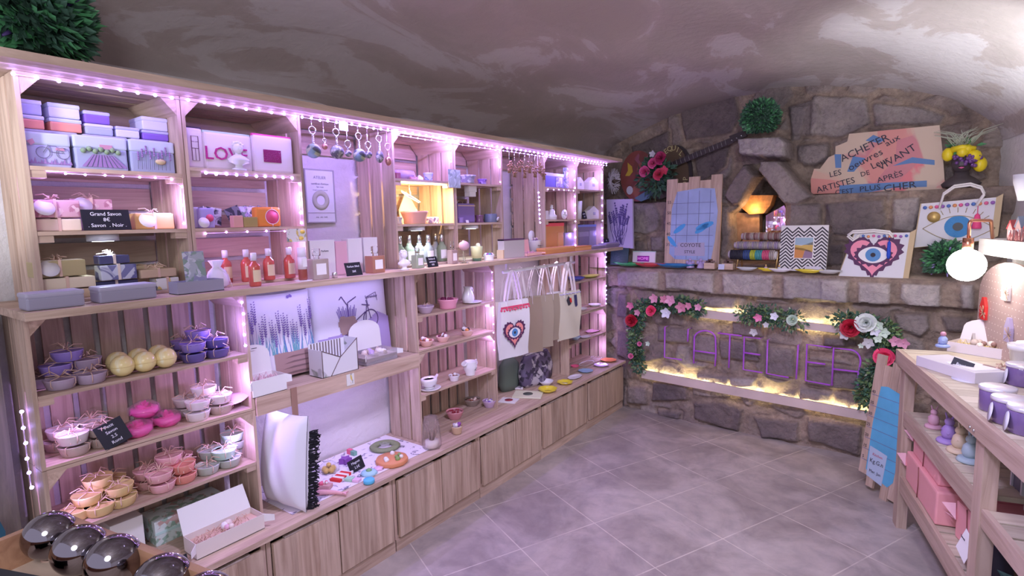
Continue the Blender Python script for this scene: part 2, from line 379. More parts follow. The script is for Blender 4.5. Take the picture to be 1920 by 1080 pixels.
def back_wall():
    nx,nz=300,262; xs=np.linspace(-2.6,.52,nx); zs=np.linspace(0,2.62,nz); X,Z=np.meshgrid(xs,zs)
    W=smooth_noise(X,Z,5,3); W2=smooth_noise(X,Z,5,9); Xw=X+.012*W; Zw=Z+.012*W2
    rough=smooth_noise(X,Z,9,5,5)
    H=np.zeros_like(X)                                   # + is into the wall
    H=H+np.where(Zw<1.205,0,0)
    lim=1.205; mant=(Z>1.045+.012*W)&(Z<=lim); H=np.where(mant,-.07,H)
    H=np.where(Z>lim,.24,H); H=np.where(Z>1.75+.004*W,.46,H)
    tone=.5+.25*smooth_noise(X,Z,2,21,2); mask=np.zeros_like(X)
    H=H+.028*rough+.02*W2
    H=H+np.where(Z<1.2,.07*np.clip((-1.95-X)/.12,0,1),0)
    # field of rough stones filling the wall between the large surveyed ones
    rs_=np.random.RandomState(4); cxs,czs=[],[]
    for j in range(12):
        for i in range(11):
            cxs.append(-2.6+(i+.5*(j%2)+rs_.uniform(.1,.9))*.32); czs.append((j+rs_.uniform(.2,.8))*.22)
    D=np.stack([np.hypot((Xw-a)*.75,(Zw-c_)) for a,c_ in zip(cxs,czs)]); o_=np.argsort(D,0)[:2]; F1=np.take_along_axis(D,o_[:1],0)[0]; F2=np.take_along_axis(D,o_[1:2],0)[0]
    tn=rs_.rand(len(cxs))[o_[0]]; bulk=rs_.rand(len(cxs))[(o_[0]*7)%len(cxs)]
    f=np.clip((F2-F1-.022-.03*bulk)/.03,0,1); f=f*f*(3-2*f); f=np.where((Z>1.03)&(Z<1.23),0,f)
    SD=np.full(X.shape,-9.0)
    for P,bul,t in STONES: SD=np.maximum(SD,poly_sd(Xw,Zw,P))
    f=f*np.clip((-SD-.008)/.02,0,1)*np.where(bulk>.25,1,.35)
    H=H-f*.026; mask=np.maximum(mask,f*(.45+.4*tn)); tone=np.where(f>.3,.22+.42*tn+.12*W,tone)
    for P,bul,t in STONES:
        sd=poly_sd(Xw,Zw,P); f=np.clip((sd+.006)/.022,0,1); f=f*f*(3-2*f)
        H=H-f*bul; mask=np.maximum(mask,f); tone=np.where(f>.3,t+.1*W,tone)
    for P,t in NEARS:
        sd=poly_sd(Xw,Zw,P); f=np.clip((sd+.004)/.02,0,1); f=f*f*(3-2*f)
        H=H*(1-f)+f*(.14+.02*rough); mask=np.maximum(mask,f); tone=np.where(f>.3,t+.1*W,tone)
    sd=poly_sd(X,Z,NICHE); near=np.zeros_like(X)
    for P,t in NEARS: near=np.maximum(near,np.clip((poly_sd(X,Z,P)+.004)/.02,0,1))
    f=np.clip(sd/.02,0,1)*(1-near); H=H*(1-f)+f*.62; mask=np.where(f>.5,.0,mask)
    H=np.where((Z>1.205)&(Z<=1.22),np.maximum(H,.1),H)
    Y=YB+SL*X+H
    v=np.stack([X,Y,Z],-1).reshape(-1,3)
    i=np.arange(nz-1)[:,None]*nx+np.arange(nx-1)[None,:]; i=i.ravel()
    F=np.stack([i,i+1,i+nx+1,i+nx],-1)
    me=bpy.data.meshes.new('wall_back'); me.vertices.add(len(v)); me.vertices.foreach_set('co',v.ravel())
    me.loops.add(F.size); me.loops.foreach_set('vertex_index',F.ravel()); me.polygons.add(len(F)); me.polygons.foreach_set('loop_start',np.arange(0,F.size,4)); 
    me.update(calc_edges=True); me.polygons.foreach_set('use_smooth',[True]*len(F))
    a=me.attributes.new('stone','FLOAT_COLOR','POINT'); col=np.stack([mask,np.clip(tone,0,1),np.zeros_like(X),np.ones_like(X)],-1); a.data.foreach_set('color',col.ravel().astype(np.float32))
    me.validate(); me.update(); return me
m,nt,b,L=node_mat('field_stone'); at=nt.nodes.new('ShaderNodeAttribute'); at.attribute_name='stone'; tc=nt.nodes.new('ShaderNodeTexCoord')
sp=nt.nodes.new('ShaderNodeSeparateColor'); L.new(at.outputs['Color'],sp.inputs[0])
n1=noise(nt,tc.outputs['Object'],7,8,.6,.6); n2=noise(nt,tc.outputs['Object'],38,8,.4,.65); n4=noise(nt,tc.outputs['Object'],3,4,.4,.6)
rs=ramp(nt,[(0,(.15,.12,.125)),(.35,(.25,.21,.21)),(.6,(.36,.32,.315)),(1,(.62,.58,.58))]); L.new(sp.outputs[1],rs.inputs[0])
rm=ramp(nt,[(.3,(.23,.18,.155)),(.5,(.35,.275,.225)),(.7,(.50,.40,.33))]); L.new(n1.outputs[0],rm.inputs[0])
rv=ramp(nt,[(.35,(.82,.8,.79)),(.5,(1,1,1)),(.65,(1.12,1.1,1.08))]); L.new(n2.outputs[0],rv.inputs[0])
rw=ramp(nt,[(.35,(.7,.68,.7)),(.6,(1.12,1.08,1.0))]); L.new(n4.outputs[0],rw.inputs[0])
c=mixc(nt,sp.outputs[0],rm.outputs[0],rs.outputs[0]); c=mixc(nt,1.0,c,rv.outputs[0],'MULTIPLY'); c=mixc(nt,.8,c,rw.outputs[0],'MULTIPLY')
L.new(c,b.inputs['Base Color']); b.inputs['Roughness'].default_value=.8
bp=nt.nodes.new('ShaderNodeBump'); bp.inputs['Strength'].default_value=.9; bp.inputs['Distance'].default_value=.02; L.new(n2.outputs[0],bp.inputs['Height']); L.new(bp.outputs[0],b.inputs['Normal'])
STONEM=m
me=back_wall(); me.materials.append(STONEM); o=bpy.data.objects.new('wall_back',me); C.objects.link(o); o['kind']='structure'

# ------------------------------------------------------------------ shelving along the left wall (fronts face +X)
XS,XU,XLW,ZC,ZM,ZT=-2.0,-2.14,-2.17,.41,1.385,2.10
XBK=-2.44
def board(name,label,x0,x1,y0,y1,z0,z1,m=WY,cat='shelf board'):
    t=MB(); n=max(1,round((x1-x0)/.16)); wd=(x1-x0)/n
    for i in range(n): t.box(x0+i*wd,x0+(i+1)*wd-.0015*(i<n-1),y0,y1,z0,z1)
    o=t.build(name,m); return tag(o,label,cat)
board('top_board','long pine board capping the row of crates under the vault',-2.42,XS,.44,4.27,ZT-.024,ZT)
board('shelf_board','long pine display shelf running at waist height above the lower crates',-2.44,XS,.43,4.28,ZM-.024,ZM)
board('countertop','long pine countertop over the row of low cabinets',-2.44,XS,.30,4.33,ZC-.022,ZC,cat='countertop')
def cabinet(y0,y1,label):
    t=thing('low_cabinet',label,'cabinet',(-2.2,(y0+y1)/2,0),group=None); cy=(y0+y1)/2
    b=MB(); h=.384; W=(y1-y0)/2
    b.box(-.22,.172,-W,-W+.018,.06,h); b.box(-.22,.172,W-.018,W,.06,h); b.box(-.22,.172,-W+.018,W-.018,.06,.078); b.box(-.22,-.205,-W+.018,W-.018,.078,h); b.box(.155,.172,-W+.018,W-.018,h-.012,h)
    b.build('body',WZ,t)
    p=MB(); p.box(-.2,.178,-W+.002,W-.002,.0,.06); p.build('plinth',WY,t)
    for s in (-1,1):
        d=MB(); a,c=(-W+.02,-.003) if s<0 else (.003,W-.02)
        n=3
        for i in range(n): d.box(.174,.192,a+(c-a)*i/n,a+(c-a)*(i+1)/n-.0004,.072,h-.022)
        dd=d.build('door',WD,t)
        g=MB(); g.box(.174,.188,a+.05,c-.05,h-.021,h-.014); g.build('finger_pull',WG,dd)
    return t
cy=[.43,1.075,1.728,2.378,3.03,3.678,4.32]
for i,l in enumerate(['two-door pine cabinet at the near end, below the printed gift boxes','two-door pine cabinet below the tasselled cushion and seashell shaped soaps','two-door pine cabinet below the bagged candle, second counted from the cushion','two-door pine cabinet below the purple and pink dessert candles','two-door pine cabinet below the hanging tote bags','two-door pine cabinet at the far end beside the stone wall']):
    cabinet(cy[i],cy[i+1]-.004,l)

def crate(y0,y1,z0,z1,xf,label,shelves=(),back='h',nb=None,sides=True,name='wooden_crate'):
    t=thing(name,label,'crate',(xf,(y0+y1)/2,z0)); W=(y1-y0)/2; H=z1-z0; D=xf-XBK-.004; th=.012
    for s in (-1,1):
        b=MB(); ya,yb_=((-W,-W+th) if s<0 else (W-th,W)); n=3; wd=(D-.012)/n
        for i in range(n): b.box(-.0-wd*(i+1)+.013*(i<n-0),-.0-wd*i,ya,yb_,th*0+.0,H)
        b.build('side_panel',WZ,t)
    b=MB(); 
    if back=='h':
        n=nb or max(3,round(H/.105)); q=H/n
        for i in range(n): b.box(-D,-D+.01,-W+th,W-th,q*i+.004,q*(i+1)-.014)
    else:
        n=nb or round(2*W/.085); q=(2*W-2*th)/n
        for i in range(n): b.box(-D,-D+.01,-W+th+q*i+.004,-W+th+q*(i+1)-.016,.004,H-.004)
    b.build('back_panel',WY if back=='h' else WZ,t)
    b=MB()
    for i in range(3): b.box(-D+.012+(D-.012)*i/3,-D+.012+(D-.012)*(i+1)/3-(.012 if i<2 else .001),-W+th,W-th,H-th,H)
    b.build('top_panel',WY,t)
    b=MB()
    for i in range(3): b.box(-D+.012+(D-.012)*i/3,-D+.012+(D-.012)*(i+1)/3-(.012 if i<2 else .001),-W+th,W-th,0,th*.8)
    b.build('bottom_panel',WY,t)
    for s in (-1,1):
        b=MB(); y_=s*(W-th); pts=[(y_,H-th),(y_-s*.05,H-th),(y_,H-th-.055)]
        if s>0: pts=pts[::-1]
        b.prism([(p[0],p[1]) for p in pts],.0,D-.02,M=Matrix(((0,-1,0,-.002),(1,0,0,0),(0,0,1,0),(0,0,0,1)))); b.build('corner_block',WX,t)
    for zz in shelves:
        b=MB(); z=zz-z0
        for i in range(3): b.box(-D+.012+(D-.012)*i/3,-D+.012+(D-.012)*(i+1)/3-(.010 if i<2 else .0015),-W+th+.001,W-th-.001,z-.012,z)
        for s in (-1,1):
            ya,yb_=sorted((s*(W-th-.001),s*(W-th-.04))); b.box(-.045,-.004,ya,yb_,z-.034,z-.0125)
        b.build('shelf',WY,t)
    return t
Z1=ZT-.025
UA=crate(.50,.95,ZM+.001,Z1,XU,'pine crate shelf at the near end holding tins and wrapped soaps',(1.61,1.805))
UB=crate(.953,1.425,ZM+.001,Z1,XU,'pine crate shelf with zip pouches on top and red bottles at its foot',(1.61,1.83))
UC=crate(1.93,2.38,ZM+.001,Z1,XU,'pine crate shelf with a warm lamp over a big pink candle',(1.61,1.84))
UD=crate(2.383,2.83,ZM+.001,Z1,XU,'pine crate shelf with the large purple candle on its middle board',(1.61,1.84))
UE=crate(3.31,3.76,ZM+.001,Z1,XU,'pine crate shelf with lavender tins on its top board',(1.62,1.85))
UF=crate(3.763,4.21,ZM+.001,Z1,XU,'pine crate shelf holding little white houses, last before the stone wall',(1.62,1.85))
ZJ=.868; ZMB=ZM-.025
crate(.46,1.15,ZC+.001,ZJ-.001,XLW,'lower pine crate with grouped wax cups, standing on the counter at the near end',(.65,),'v',8)
crate(.46,1.15,ZJ+.001,ZMB,XLW,'upper of the two near crates below the long shelf, yellow bath bombs inside',(1.105,),'v',8)
crate(2.07,2.76,ZC+.001,.915,XLW,'lower middle pine crate holding the white cream jug and small cup',(.675,),'v',8)
crate(2.07,2.76,.917,ZMB,XLW,'upper middle pine crate with the dessert candles and white pitcher',(1.115,),'v',8)
crate(3.66,4.31,ZC+.001,ZJ-.001,XLW,'far pine crate on the counter with pale soap dishes above',(.65,),'v',8)
crate(3.66,4.31,ZJ+.001,ZMB,XLW,'far pine crate under the long shelf with yellow and blue dishes',(1.13,),'v',8)
# shelf of the open bay with the cushions
b=MB(); b.box(-2.44,-2.18,1.153,2.067,.895,.915); b.box(-2.18,-2.16,1.153,2.067,.84,.917)
tag(b.build('shelf_board',WY),'pine shelf with deep front rail carrying the lavender cushions','shelf board')
# rail for the bags
t=thing('hanging_rail','white rail under the long shelf that carries the tote bags','rail',(-2.1,3.2,1.30))
b=MB(); b.cyl(.011,-.44,.44,12,M=RT(rx=PI/2)); b.build('rod',mat('white_paint',(.8,.8,.82),.4),t)
for s in (-1,1):
    b=MB(); b.box(-.008,.008,s*.40-.008,s*.40+.008,.008,.06); b.build('bracket',mat('white_paint'),t)

# ------------------------------------------------------------------ LED strings
BULB=mat('led_bead',(1,1,1),.3,emit=(.38,.26,1.0),es=28)
BULBP=mat('led_bead_pink',(1,1,1),.3,emit=(.56,.32,1.0),es=21)
WIRE=mat('clear_wire',(.75,.62,.8),.3)
bead_me=MB().ball((0,0,0),.0058,8).mesh('bulb',BULB); bead_s=MB().ball((0,0,0),.0038,6).mesh('bulb',BULBP)
def led(label,pts,step,me=bead_me,jit=.002,group='violet fairy lights on the shelving',lead=0):
    pts=[Vector(p) for p in pts]; t=thing('string_light',label,'string light',pts[0])
    base=pts[0]; w_=MB(); path=[]; 
    pos=[]
    for a,b_ in zip(pts,pts[1:]):
        n=max(1,int((b_-a).length/step))
        for i in range(n): pos.append(a.lerp(b_,i/n))
    pos.append(pts[-1])
    w_.tube(([Vector((0,0,lead))] if lead else [])+[p-base for p in pos],.0016,5); w_.build('cable',WIRE,t)
    for p in pos:
        o=bpy.data.objects.new('bulb',me); C.objects.link(o); o.parent=t
        o.location=p-base+Vector((.005,random.uniform(-jit,jit),random.uniform(-jit,jit)))
XL_=XU+.006
led('string of fairy lights along the top edge of the two near crates',[(XL_,.50,2.062),(XL_,1.40,2.066)],.052)
led('bright string of fairy lights above the hanging pomanders and framed sheet',[(XL_,1.43,2.066),(XL_,1.94,2.066)],.042)
led('string of fairy lights along the upper edge of the middle and far crates',[(XL_,1.96,2.068),(XL_,4.24,2.072)],.05)
led('second thinner string of fairy lights just under the first on the middle crates',[(XL_,1.95,2.050),(XL_,2.80,2.050)],.048,bead_s)
led('second thinner string of fairy lights over the bronze hanging ornaments and far crates',[(XL_,2.83,2.052),(XL_,4.24,2.054)],.045,bead_s)
led('fairy lights under the tin shelf turning down inside the nearest crate',[(-2.145,.60,1.787),(-2.145,.90,1.785),(-2.15,.935,1.76),(-2.16,.935,1.63)],.045,bead_s)
led('fairy lights under the pouch shelf running down beside the orange soap',[(-2.145,1.02,1.812),(-2.145,1.37,1.812),(-2.15,1.408,1.79),(-2.16,1.408,1.625)],.036)
led('fairy lights under the board that carries the orange soap',[(-2.145,1.0,1.592),(-2.145,1.40,1.592)],.07,bead_s)
led('fairy lights hanging down inside the crate of the large purple candle',[(-2.15,2.81,2.04),(-2.15,2.812,1.86)],.08,bead_s)
led('fairy lights hanging in the top corner of the pink candle crate',[(-2.15,2.36,2.04),(-2.15,2.362,1.86)],.08,bead_s)
led('vertical fairy lights hanging between the slatted crate side and the white house bucket',[(-2.1,3.17,1.80),(-2.1,3.18,1.60)],.028,group=None,lead=.275)
led('fairy lights down the inner side of the lavender tin crate',[(-2.15,3.742,2.04),(-2.15,3.742,1.42)],.06)
led('fairy lights down the inner side of the crate of small white houses',[(-2.15,4.19,2.04),(-2.15,4.19,1.42)],.06)
led('fairy lights under the tin board of the far lavender crate',[(-2.145,3.36,1.833),(-2.145,3.72,1.833)],.07,bead_s)
led('fairy lights in the top corner of the near lower crate above the violet wax cups',[(-2.165,1.127,1.315),(-2.165,1.127,1.14)],.043)
led('fairy lights down the outer side of the nearest lower crate',[(-2.255,.447,1.05),(-2.255,.447,.80)],.045)
led('fairy lights inside the middle lower crate beside the white pitcher',[(-2.175,2.735,1.30),(-2.175,2.735,.80)],.05,bead_s)
led('fairy lights down the corner of the far crate with yellow dishes',[(-2.165,4.285,1.34),(-2.165,4.285,1.17)],.036)
led('fairy lights down the corner of the far crate beside the pink tray',[(-2.165,4.285,1.05),(-2.165,4.285,.90)],.036)
for y,z,c,e in ((.92,1.70,PINK,1.5),(.60,1.765,VIO,1.1),(1.395,1.72,PINK,1.5),(1.10,1.79,VIO,1.0),(1.38,1.52,PINK,1.5),(1.02,1.56,PINK,1.2),
                (2.35,1.98,PINK,1.0),(2.80,1.98,PINK,1.0),(3.72,1.96,VIO,1.1),(3.72,1.73,PINK,.9),(4.17,1.96,PINK,1.0),(3.72,1.5,VIO,.6),(4.17,1.5,VIO,.6)):
    lamp('led_light','POINT',(-2.15,y-.03,z),c,e*.6,.012)
for y,z,c,e in ((1.10,1.22,VIO,1.5),(1.10,1.00,PINK,2.0),(.50,1.0,PINK,1.6),(1.10,.76,PINK,1.6),(.50,.76,PINK,1.3),(2.70,1.2,VIO,.9),(2.71,1.05,PINK,1.5),(2.70,.86,PINK,1.4),(2.15,.87,PINK,.9),(2.15,1.06,PINK,.9),
                (4.26,1.26,PINK,1.3),(4.26,1.0,PINK,1.3),(4.26,.76,PINK,1.3),(4.26,.52,PINK,1.0)):
    lamp('led_light','POINT',(-2.18,y+(-.03 if y%1>.6 or y>2.5 or 1<y<1.2 else .03),z),c,e*.6,.012)
lamp('strip_light','AREA',(-2.25,1.6,1.352),(.50,.40,1),1.3,.8,.01,rot=(0,0,PI/2))
lamp('strip_light','AREA',(-2.22,1.6,.888),(.50,.40,1),2.0,.8,.01,rot=(0,0,PI/2))
lamp('strip_light','AREA',(-2.2,3.2,1.352),(.8,.6,1),1.6,.7,.01,rot=(0,0,PI/2))

# ------------------------------------------------------------------ builders for the goods
FX_=PI/2                                   # rz of things that face the room from the left shelves
def U(px,py,x,z): return (x,on_x(px,py,x).y,z)
def mp_(p): return depth(p)/FPX
WHITE=mat('white_ceramic',(.86,.86,.88),.25,coat=.4); CARD=mat('white_card',(.84,.83,.84),.7); CHALK=mat('chalk_white',(.8,.82,.85),.9)
SLATE=mat('slate_black',(.012,.013,.02),.5); RAF=mat('raffia',(.72,.50,.40),.8); RAFW=mat('raffia_pale',(.80,.66,.58),.8); KRAFT=mat('kraft',(.60,.44,.30),.75)
SILV=mat('silver_lid',(.75,.76,.8),.25,1.0); GOLD=mat('gold',(.85,.6,.25),.3,1.0); COPPER=mat('copper',(.85,.42,.25),.3,1.0); CHROME=mat('chrome',(.8,.8,.82),.12,1.0)
GLASS=mat('clear_glass',(.95,.97,.98),.05,trans=1,ior=1.3); FILM=mat('cellophane',(.95,.95,1),.08,trans=.9,ior=1.12,alpha=.45)
LBL=mat('paper_label',(.84,.82,.84),.7); INK=mat('ink_dark',(.05,.045,.06),.8); CORD=mat('white_cord',(.85,.82,.8),.8)
def C_(n,c=(.5,.5,.5),r=.55,**k): return mat(n,c,r,**k)
def speck(name,base,cols,scale=40,thr=.5,kind='v'):
    """printed or glittery surface: flecks of colours over a base"""
    if name in MATS: return MATS[name]
    m,nt,b,L=node_mat(name); tc=nt.nodes.new('ShaderNodeTexCoord')
    v=nt.nodes.new('ShaderNodeTexVoronoi'); v.inputs['Scale'].default_value=scale; L.new(tc.outputs['Object'],v.inputs['Vector'])
    n=noise(nt,tc.outputs['Object'],scale*.35,5,.8); se=nt.nodes.new('ShaderNodeSeparateColor'); L.new(v.outputs['Color'],se.inputs[0])
    k=len(cols); r=ramp(nt,[(i/k,c) for i,c in enumerate(cols)]); r.color_ramp.interpolation='CONSTANT'; L.new(se.outputs[0],r.inputs[0])
    g=ramp(nt,[(thr-.02,(0,0,0)),(thr+.02,(1,1,1))]); L.new(n.outputs[0],g.inputs[0])
    L.new(mixc(nt,g.outputs[0],base,r.outputs[0]),b.inputs['Base Color']); b.inputs['Roughness'].default_value=.5
    return m
BOTAN=speck('botanical_print',(.80,.80,.76),[(.35,.42,.30),(.70,.55,.15),(.2,.22,.25),(.5,.55,.4)],60,.52)
LAVPR=speck('lavender_print',(.62,.64,.78),[(.28,.22,.5),(.35,.38,.42),(.45,.35,.6),(.2,.3,.25)],70,.46)
FLORP=speck('floral_print',(.68,.74,.70),[(.35,.5,.4),(.55,.3,.35),(.75,.7,.6)],45,.55)
PAPR=speck('sprig_paper',(.86,.80,.86),[(.2,.18,.25),(.45,.4,.5)],70,.6)

def fbox(name,label,cat,pxl,pyt,pxr,pyb,x,d,m,z0=None,group=None,lidm=None,lid=.25,mfront=None,bev=.003,tilt=0,body='body',fl='picture',lidname='lid'):
    """upright box whose front face lies on the plane x, edges surveyed in the photograph"""
    a=on_x(pxl,pyb,x); b_=on_x(pxr,pyb,x); zt=on_x((pxl+pxr)/2,pyt,x).z
    zb=z0 if z0 is not None else on_x((pxl+pxr)/2,pyb,x).z
    W=(b_.y-a.y)/2; H=zt-zb
    t=thing(name,label,cat,(x,(a.y+b_.y)/2,zb),FX_,group); t.rotation_euler=(0,0,FX_)
    M=RT(rx=-tilt)
    q=MB().box(-W,W,0,d,0,H*(1-lid) if lidm else H,M,bev); q.build(body,m,t)
    if lidm: MB().box(-W-.0015,W+.0015,-.0015,d+.0015,H*(1-lid)-.002,H,M,bev).build(lidname,lidm,t)
    if mfront: 
        pts=[(-W+.008,.008),(W-.008,.008),(W-.008,H-.008),(-W+.008,H-.008)]; MB().prism(pts,-.003,-.0015,M).build(fl,mfront,t)
    t['h']=H; t['w']=W
    return t
def tin(label,pxl,pyt,pxr,pyb,x,d,col,lidc,z0=None,group=None):
    return fbox('gift_tin',label,'tin',pxl,pyt,pxr,pyb,x,d,col,z0,group,lidm=lidc,lid=.35,bev=.006)
def raffia_bow(t,z,r=.045,m=RAF,n=9,y=0,name='raffia_bow',flat=.3,x=0):
    b=MB(); rs=random.Random(round((z+r+n+x)*1000)+len(t.name))
    for i in range(n):
        a=rs.uniform(0,2*PI); l=rs.uniform(.5,1.25)*r; h=rs.uniform(.1,flat+.25)*r
        ex,ey=math.cos(a)*l,math.sin(a)*l
        b.tube([(x,y,z),(x+ex*.45,y+ey*.45,z+h),(x+ex,y+ey,z+h*rs.uniform(-.1,.9))],.0016,4)
    return b.build(name,m,t)
_cup={}
def wax_cup(label,loc,wax,cup,r=.048,h=.034,raf=RAF,group=None,bow=True,fl=.0):
    k=(wax.name,cup.name,round(r,3),round(h,3))
    t=thing('wax_cup',label,'candle',loc,random.uniform(0,6),group)
    if k not in _cup:
        a=MB().lathe([(r*.74,0),(r*.80,.002),(r*.97,h*.9),(r,h),(r*.96,h),(r*.93,h*.88)],28,flute=.018,fn=14).mesh('cup',cup)
        b=MB().lathe([(.0001,h*.84),(r*.7,h*.84),(r*.945,h*.87),(r*.95,h*.8)],24).mesh('wax',wax)
        c=MB(); R=r*.99
        c.tube([(-r*.76,0,.004),(-R,0,h*.5),(-R,0,h+.001),(0,0,h+.0035),(R,0,h+.001),(R,0,h*.5),(r*.76,0,.004)],.0014,4)
        c.tube([(0,-r*.76,.004),(0,-R,h*.5),(0,-R,h+.001),(0,0,h+.003),(0,R,h+.001),(0,R,h*.5),(0,r*.76,.004)],.0014,4)
        _cup[k]=(a,b,c.mesh('raffia_tie',raf))
    for nm,me in zip(('cup','wax','raffia_tie'),_cup[k]):
        o=bpy.data.objects.new(nm,me); C.objects.link(o); o.parent=t
    if bow: raffia_bow(t,h+.004,r*1.0,raf,6,flat=.25)
    return t
def soap(label,loc,w,d,h,m,group=None,band=RAF,rz=FX_,disk=True,bow=True,top=None):
    t=thing('wrapped_soap',label,'soap',loc,rz,group)
    MB().box(-w/2,w/2,0,d,0,h,None,.004).build('soap_block',m,t)
    if top: MB().box(-w/2+.006,w/2-.006,.006,d-.006,h,h+.002).build('face_print',top,t)
    b=MB(); b.box(-.004,.004,-.0015,d+.0015,-.0003,h+.0035); b.build('raffia_band',band,t)
    if bow: raffia_bow(t,h+.003,.035,band,8,d/2)
    if disk: MB().cyl(.027,0,.0015,20,RT(-w*.22,-.008,h*.55,rx=1.1,ry=.2)).build('label_tag',LBL,t)
    return t
def slate_sign(label,loc,w,h,lines,rz=FX_,tilt=.25,group=None,roll=0,sz=None):
    t=thing('slate_sign',label,'sign',loc,rz,group)
    M=RT(rx=-tilt,ry=roll); MB().box(-w/2,w/2,-.0015,.0015,0,h,M).build('slate_panel',SLATE,t)
    n=len(lines)
    for i,s in enumerate(lines):
        zz=h*(1-(i+.8)/(n+.6)); o=text('chalk_writing',s,(sz or h*.22),CHALK,t,(0,0,0))
        o.matrix_basis=M@RT(0,-.0022,zz,rx=PI/2)
    b=MB(); b.box(-w*.28,w*.28,.0,.03,0,.003); b.build('foot',SLATE,t)
    return t
def bottle(label,loc,r,h,liq,cap=SILV,caph=.25,neck=.35,lab=LBL,square=False,fill=.75,group=None,capr=.45,glass=None,name='bottle',rz=FX_):
    t=thing(name,label,'bottle',loc,rz,group); hb=h*(1-caph)
    if square:
        MB().box(-r,r,-r*.8,r*.8,0,hb*.86,None,.004).build('glass_body',glass or liq,t); MB().cyl(r*neck,hb*.86,hb,14).build('neck',GLASS,t)
    else:
        MB().lathe([(r*.9,0),(r,.004),(r,hb*.72),(r*.86,hb*.82),(r*neck,hb*.92),(r*neck,hb)],20).build('glass_body',glass or liq,t)
    MB().lathe([(r*capr,hb-.002),(r*capr,h-.002),(r*capr*.8,h)],16).build('cap',cap,t)
    if lab:
        if square: MB().box(-r*.62,r*.62,-r*.8-.001,-r*.8,hb*.2,hb*.66).build('paper_label',lab,t)
        else:
            b=MB(); b.grid(lambda u,v:((r+.0008)*math.sin((u-.5)*2.0),-(r+.0008)*math.cos((u-.5)*2.0),hb*(.16+.46*v)),10,1); b.build('paper_label',lab,t)
    return t
def bowl(name,label,loc,r,h,m,inner=None,cat='bowl',base=.5,fill=.8,group=None,flute=0):
    t=thing(name,label,cat,loc,random.uniform(0,6),group)
    MB().lathe([(r*base,0),(r*base*1.05,.003),(r*.8,h*.4),(r*.97,h*.85),(r,h),(r*.95,h),(r*.9,h*.8),(r*.7,h*.35),(.0001,h*.25)],28,flute=flute,fn=16).build('bowl' if name!='bowl' else 'vessel',m,t)
    if inner: MB().lathe([(.0001,h*fill+.002),(r*.5,h*fill+.002),(r*(.9+.06*(fill-.8)*5),h*fill)],24).build('wax_fill',inner,t)
    return t
def cluster(t,z,r,mats,n=9,s=.008,name='topping',seed=1,x=0,y=0):
    rs=random.Random(seed); b=MB()
    for i in range(n):
        a=rs.uniform(0,6.3); q=r*math.sqrt(rs.random()); b.m=i%len(mats); b.ball((x+q*math.cos(a),y+q*math.sin(a),z+rs.uniform(0,.5)*s),s*rs.uniform(.7,1.2),8)
    return b.build(name,mats,t)
def wicks(t,pts,z,h=.02):
    b=MB()
    for x,y in pts: b.tube([(x,y,z),(x+.002,y,z+h*.6),(x+.004,y,z+h)],.0012,4)
    return b.build('wick',CORD,t)
def puck(label,loc,group=None):
    t=thing('puck_light',label,'light',loc,0,group); MB().cyl(.045,-.022,0,24).build('housing',mat('grey_plastic',(.62,.64,.68),.4),t)
    MB().cyl(.03,-.0235,-.0215,20).build('lens',mat('cool_lens',(1,1,1),.4,emit=(.8,.95,1),es=5),t)
    return t

# ================================================================== GOODS: nearest upper crate
LAV=C_('tin_lavender',(.50,.50,.78),.35); LAV2=C_('tin_pale_lilac',(.66,.66,.84),.35); PUR=C_('tin_purple',(.24,.13,.55),.35); ORG=C_('tin_coral',(.82,.32,.24),.35); BLG=C_('tin_grey_blue',(.42,.46,.66),.35); GREYT=C_('tin_grey',(.33,.32,.42),.4); GREYL=C_('tin_grey_light',(.42,.41,.52),.4)
ZA=1.806
def pic(t,kind):
    """relief picture on a tin lid"""
    W,H=t['w'],t['h']; b=MB()
    if kind=='bike':
        b.m=0
        for cx in (-.01,.028): b.tube([(cx*1.3+.017*math.cos(a),-.004,H*.42+.017*math.sin(a)) for a in [k*PI/8 for k in range(16)]],.0011,4,closed=True)
        b.tube([(-.013,-.004,H*.42),(.0,-.004,H*.62),(.02,-.004,H*.62),(.036,-.004,H*.42),(.005,-.004,H*.45),(0,-.004,H*.66)],.0011,4)
        b.m=1; b.prism([(-.05,H*.72),(-.035,H*.8),(-.03,H*.68),(-.04,H*.6)],-.0045,-.003); b.prism([(.018,H*.5),(.042,H*.5),(.038,H*.58),(.02,H*.58)],-.0045,-.003)
        b.m=2; 
        for i in range(14): b.prism([(-.055+i*.008,.01),(-.05+i*.008,.016+.006*(i%3)),(-.046+i*.008,.01)],-.0045,-.003)
    elif kind=='field':
        b.m=2
        for i in range(9):
            x=-.058+i*.0145; b.prism([(x,.009),(x+.011,.009),(x*.45+.004,H*.45),(x*.45,H*.45)],-.0045,-.003)
        b.m=3
        for i in range(7): b.ball((-.05+i*.016,-.002,H*.55+.006*(i%2)),.009,8)
        b.m=1; b.box(-.005,.03,-.0045,-.003,H*.62,H*.75)
    else:
        for i in range(9):
            x=-.05+i*.0125; zt=H*(.6+.25*((i*37)%5)/5); b.m=0; b.tube([(x,-.004,.01),(x+.003,-.004,zt)],.0008,4); b.m=2
            for k in range(5): b.ball((x+.003,-.004,zt-.006*k),.0034,6)
        b.m=4; b.lathe([(.0001,0),(.018,.001),(.012,.004),(.0001,.006)],14,RT(.022,-.003,H*.35,rx=PI/2,s=1),sy=.6)
    b.build('lid_picture',[C_('print_dark',(.2,.2,.3)),C_('print_rose',(.6,.3,.42)),C_('print_violet',(.36,.22,.5)),C_('print_green',(.25,.36,.22)),C_('print_straw',(.7,.55,.35))],t)
DISP=C_('tin_face_blue',(.58,.64,.78),.4)
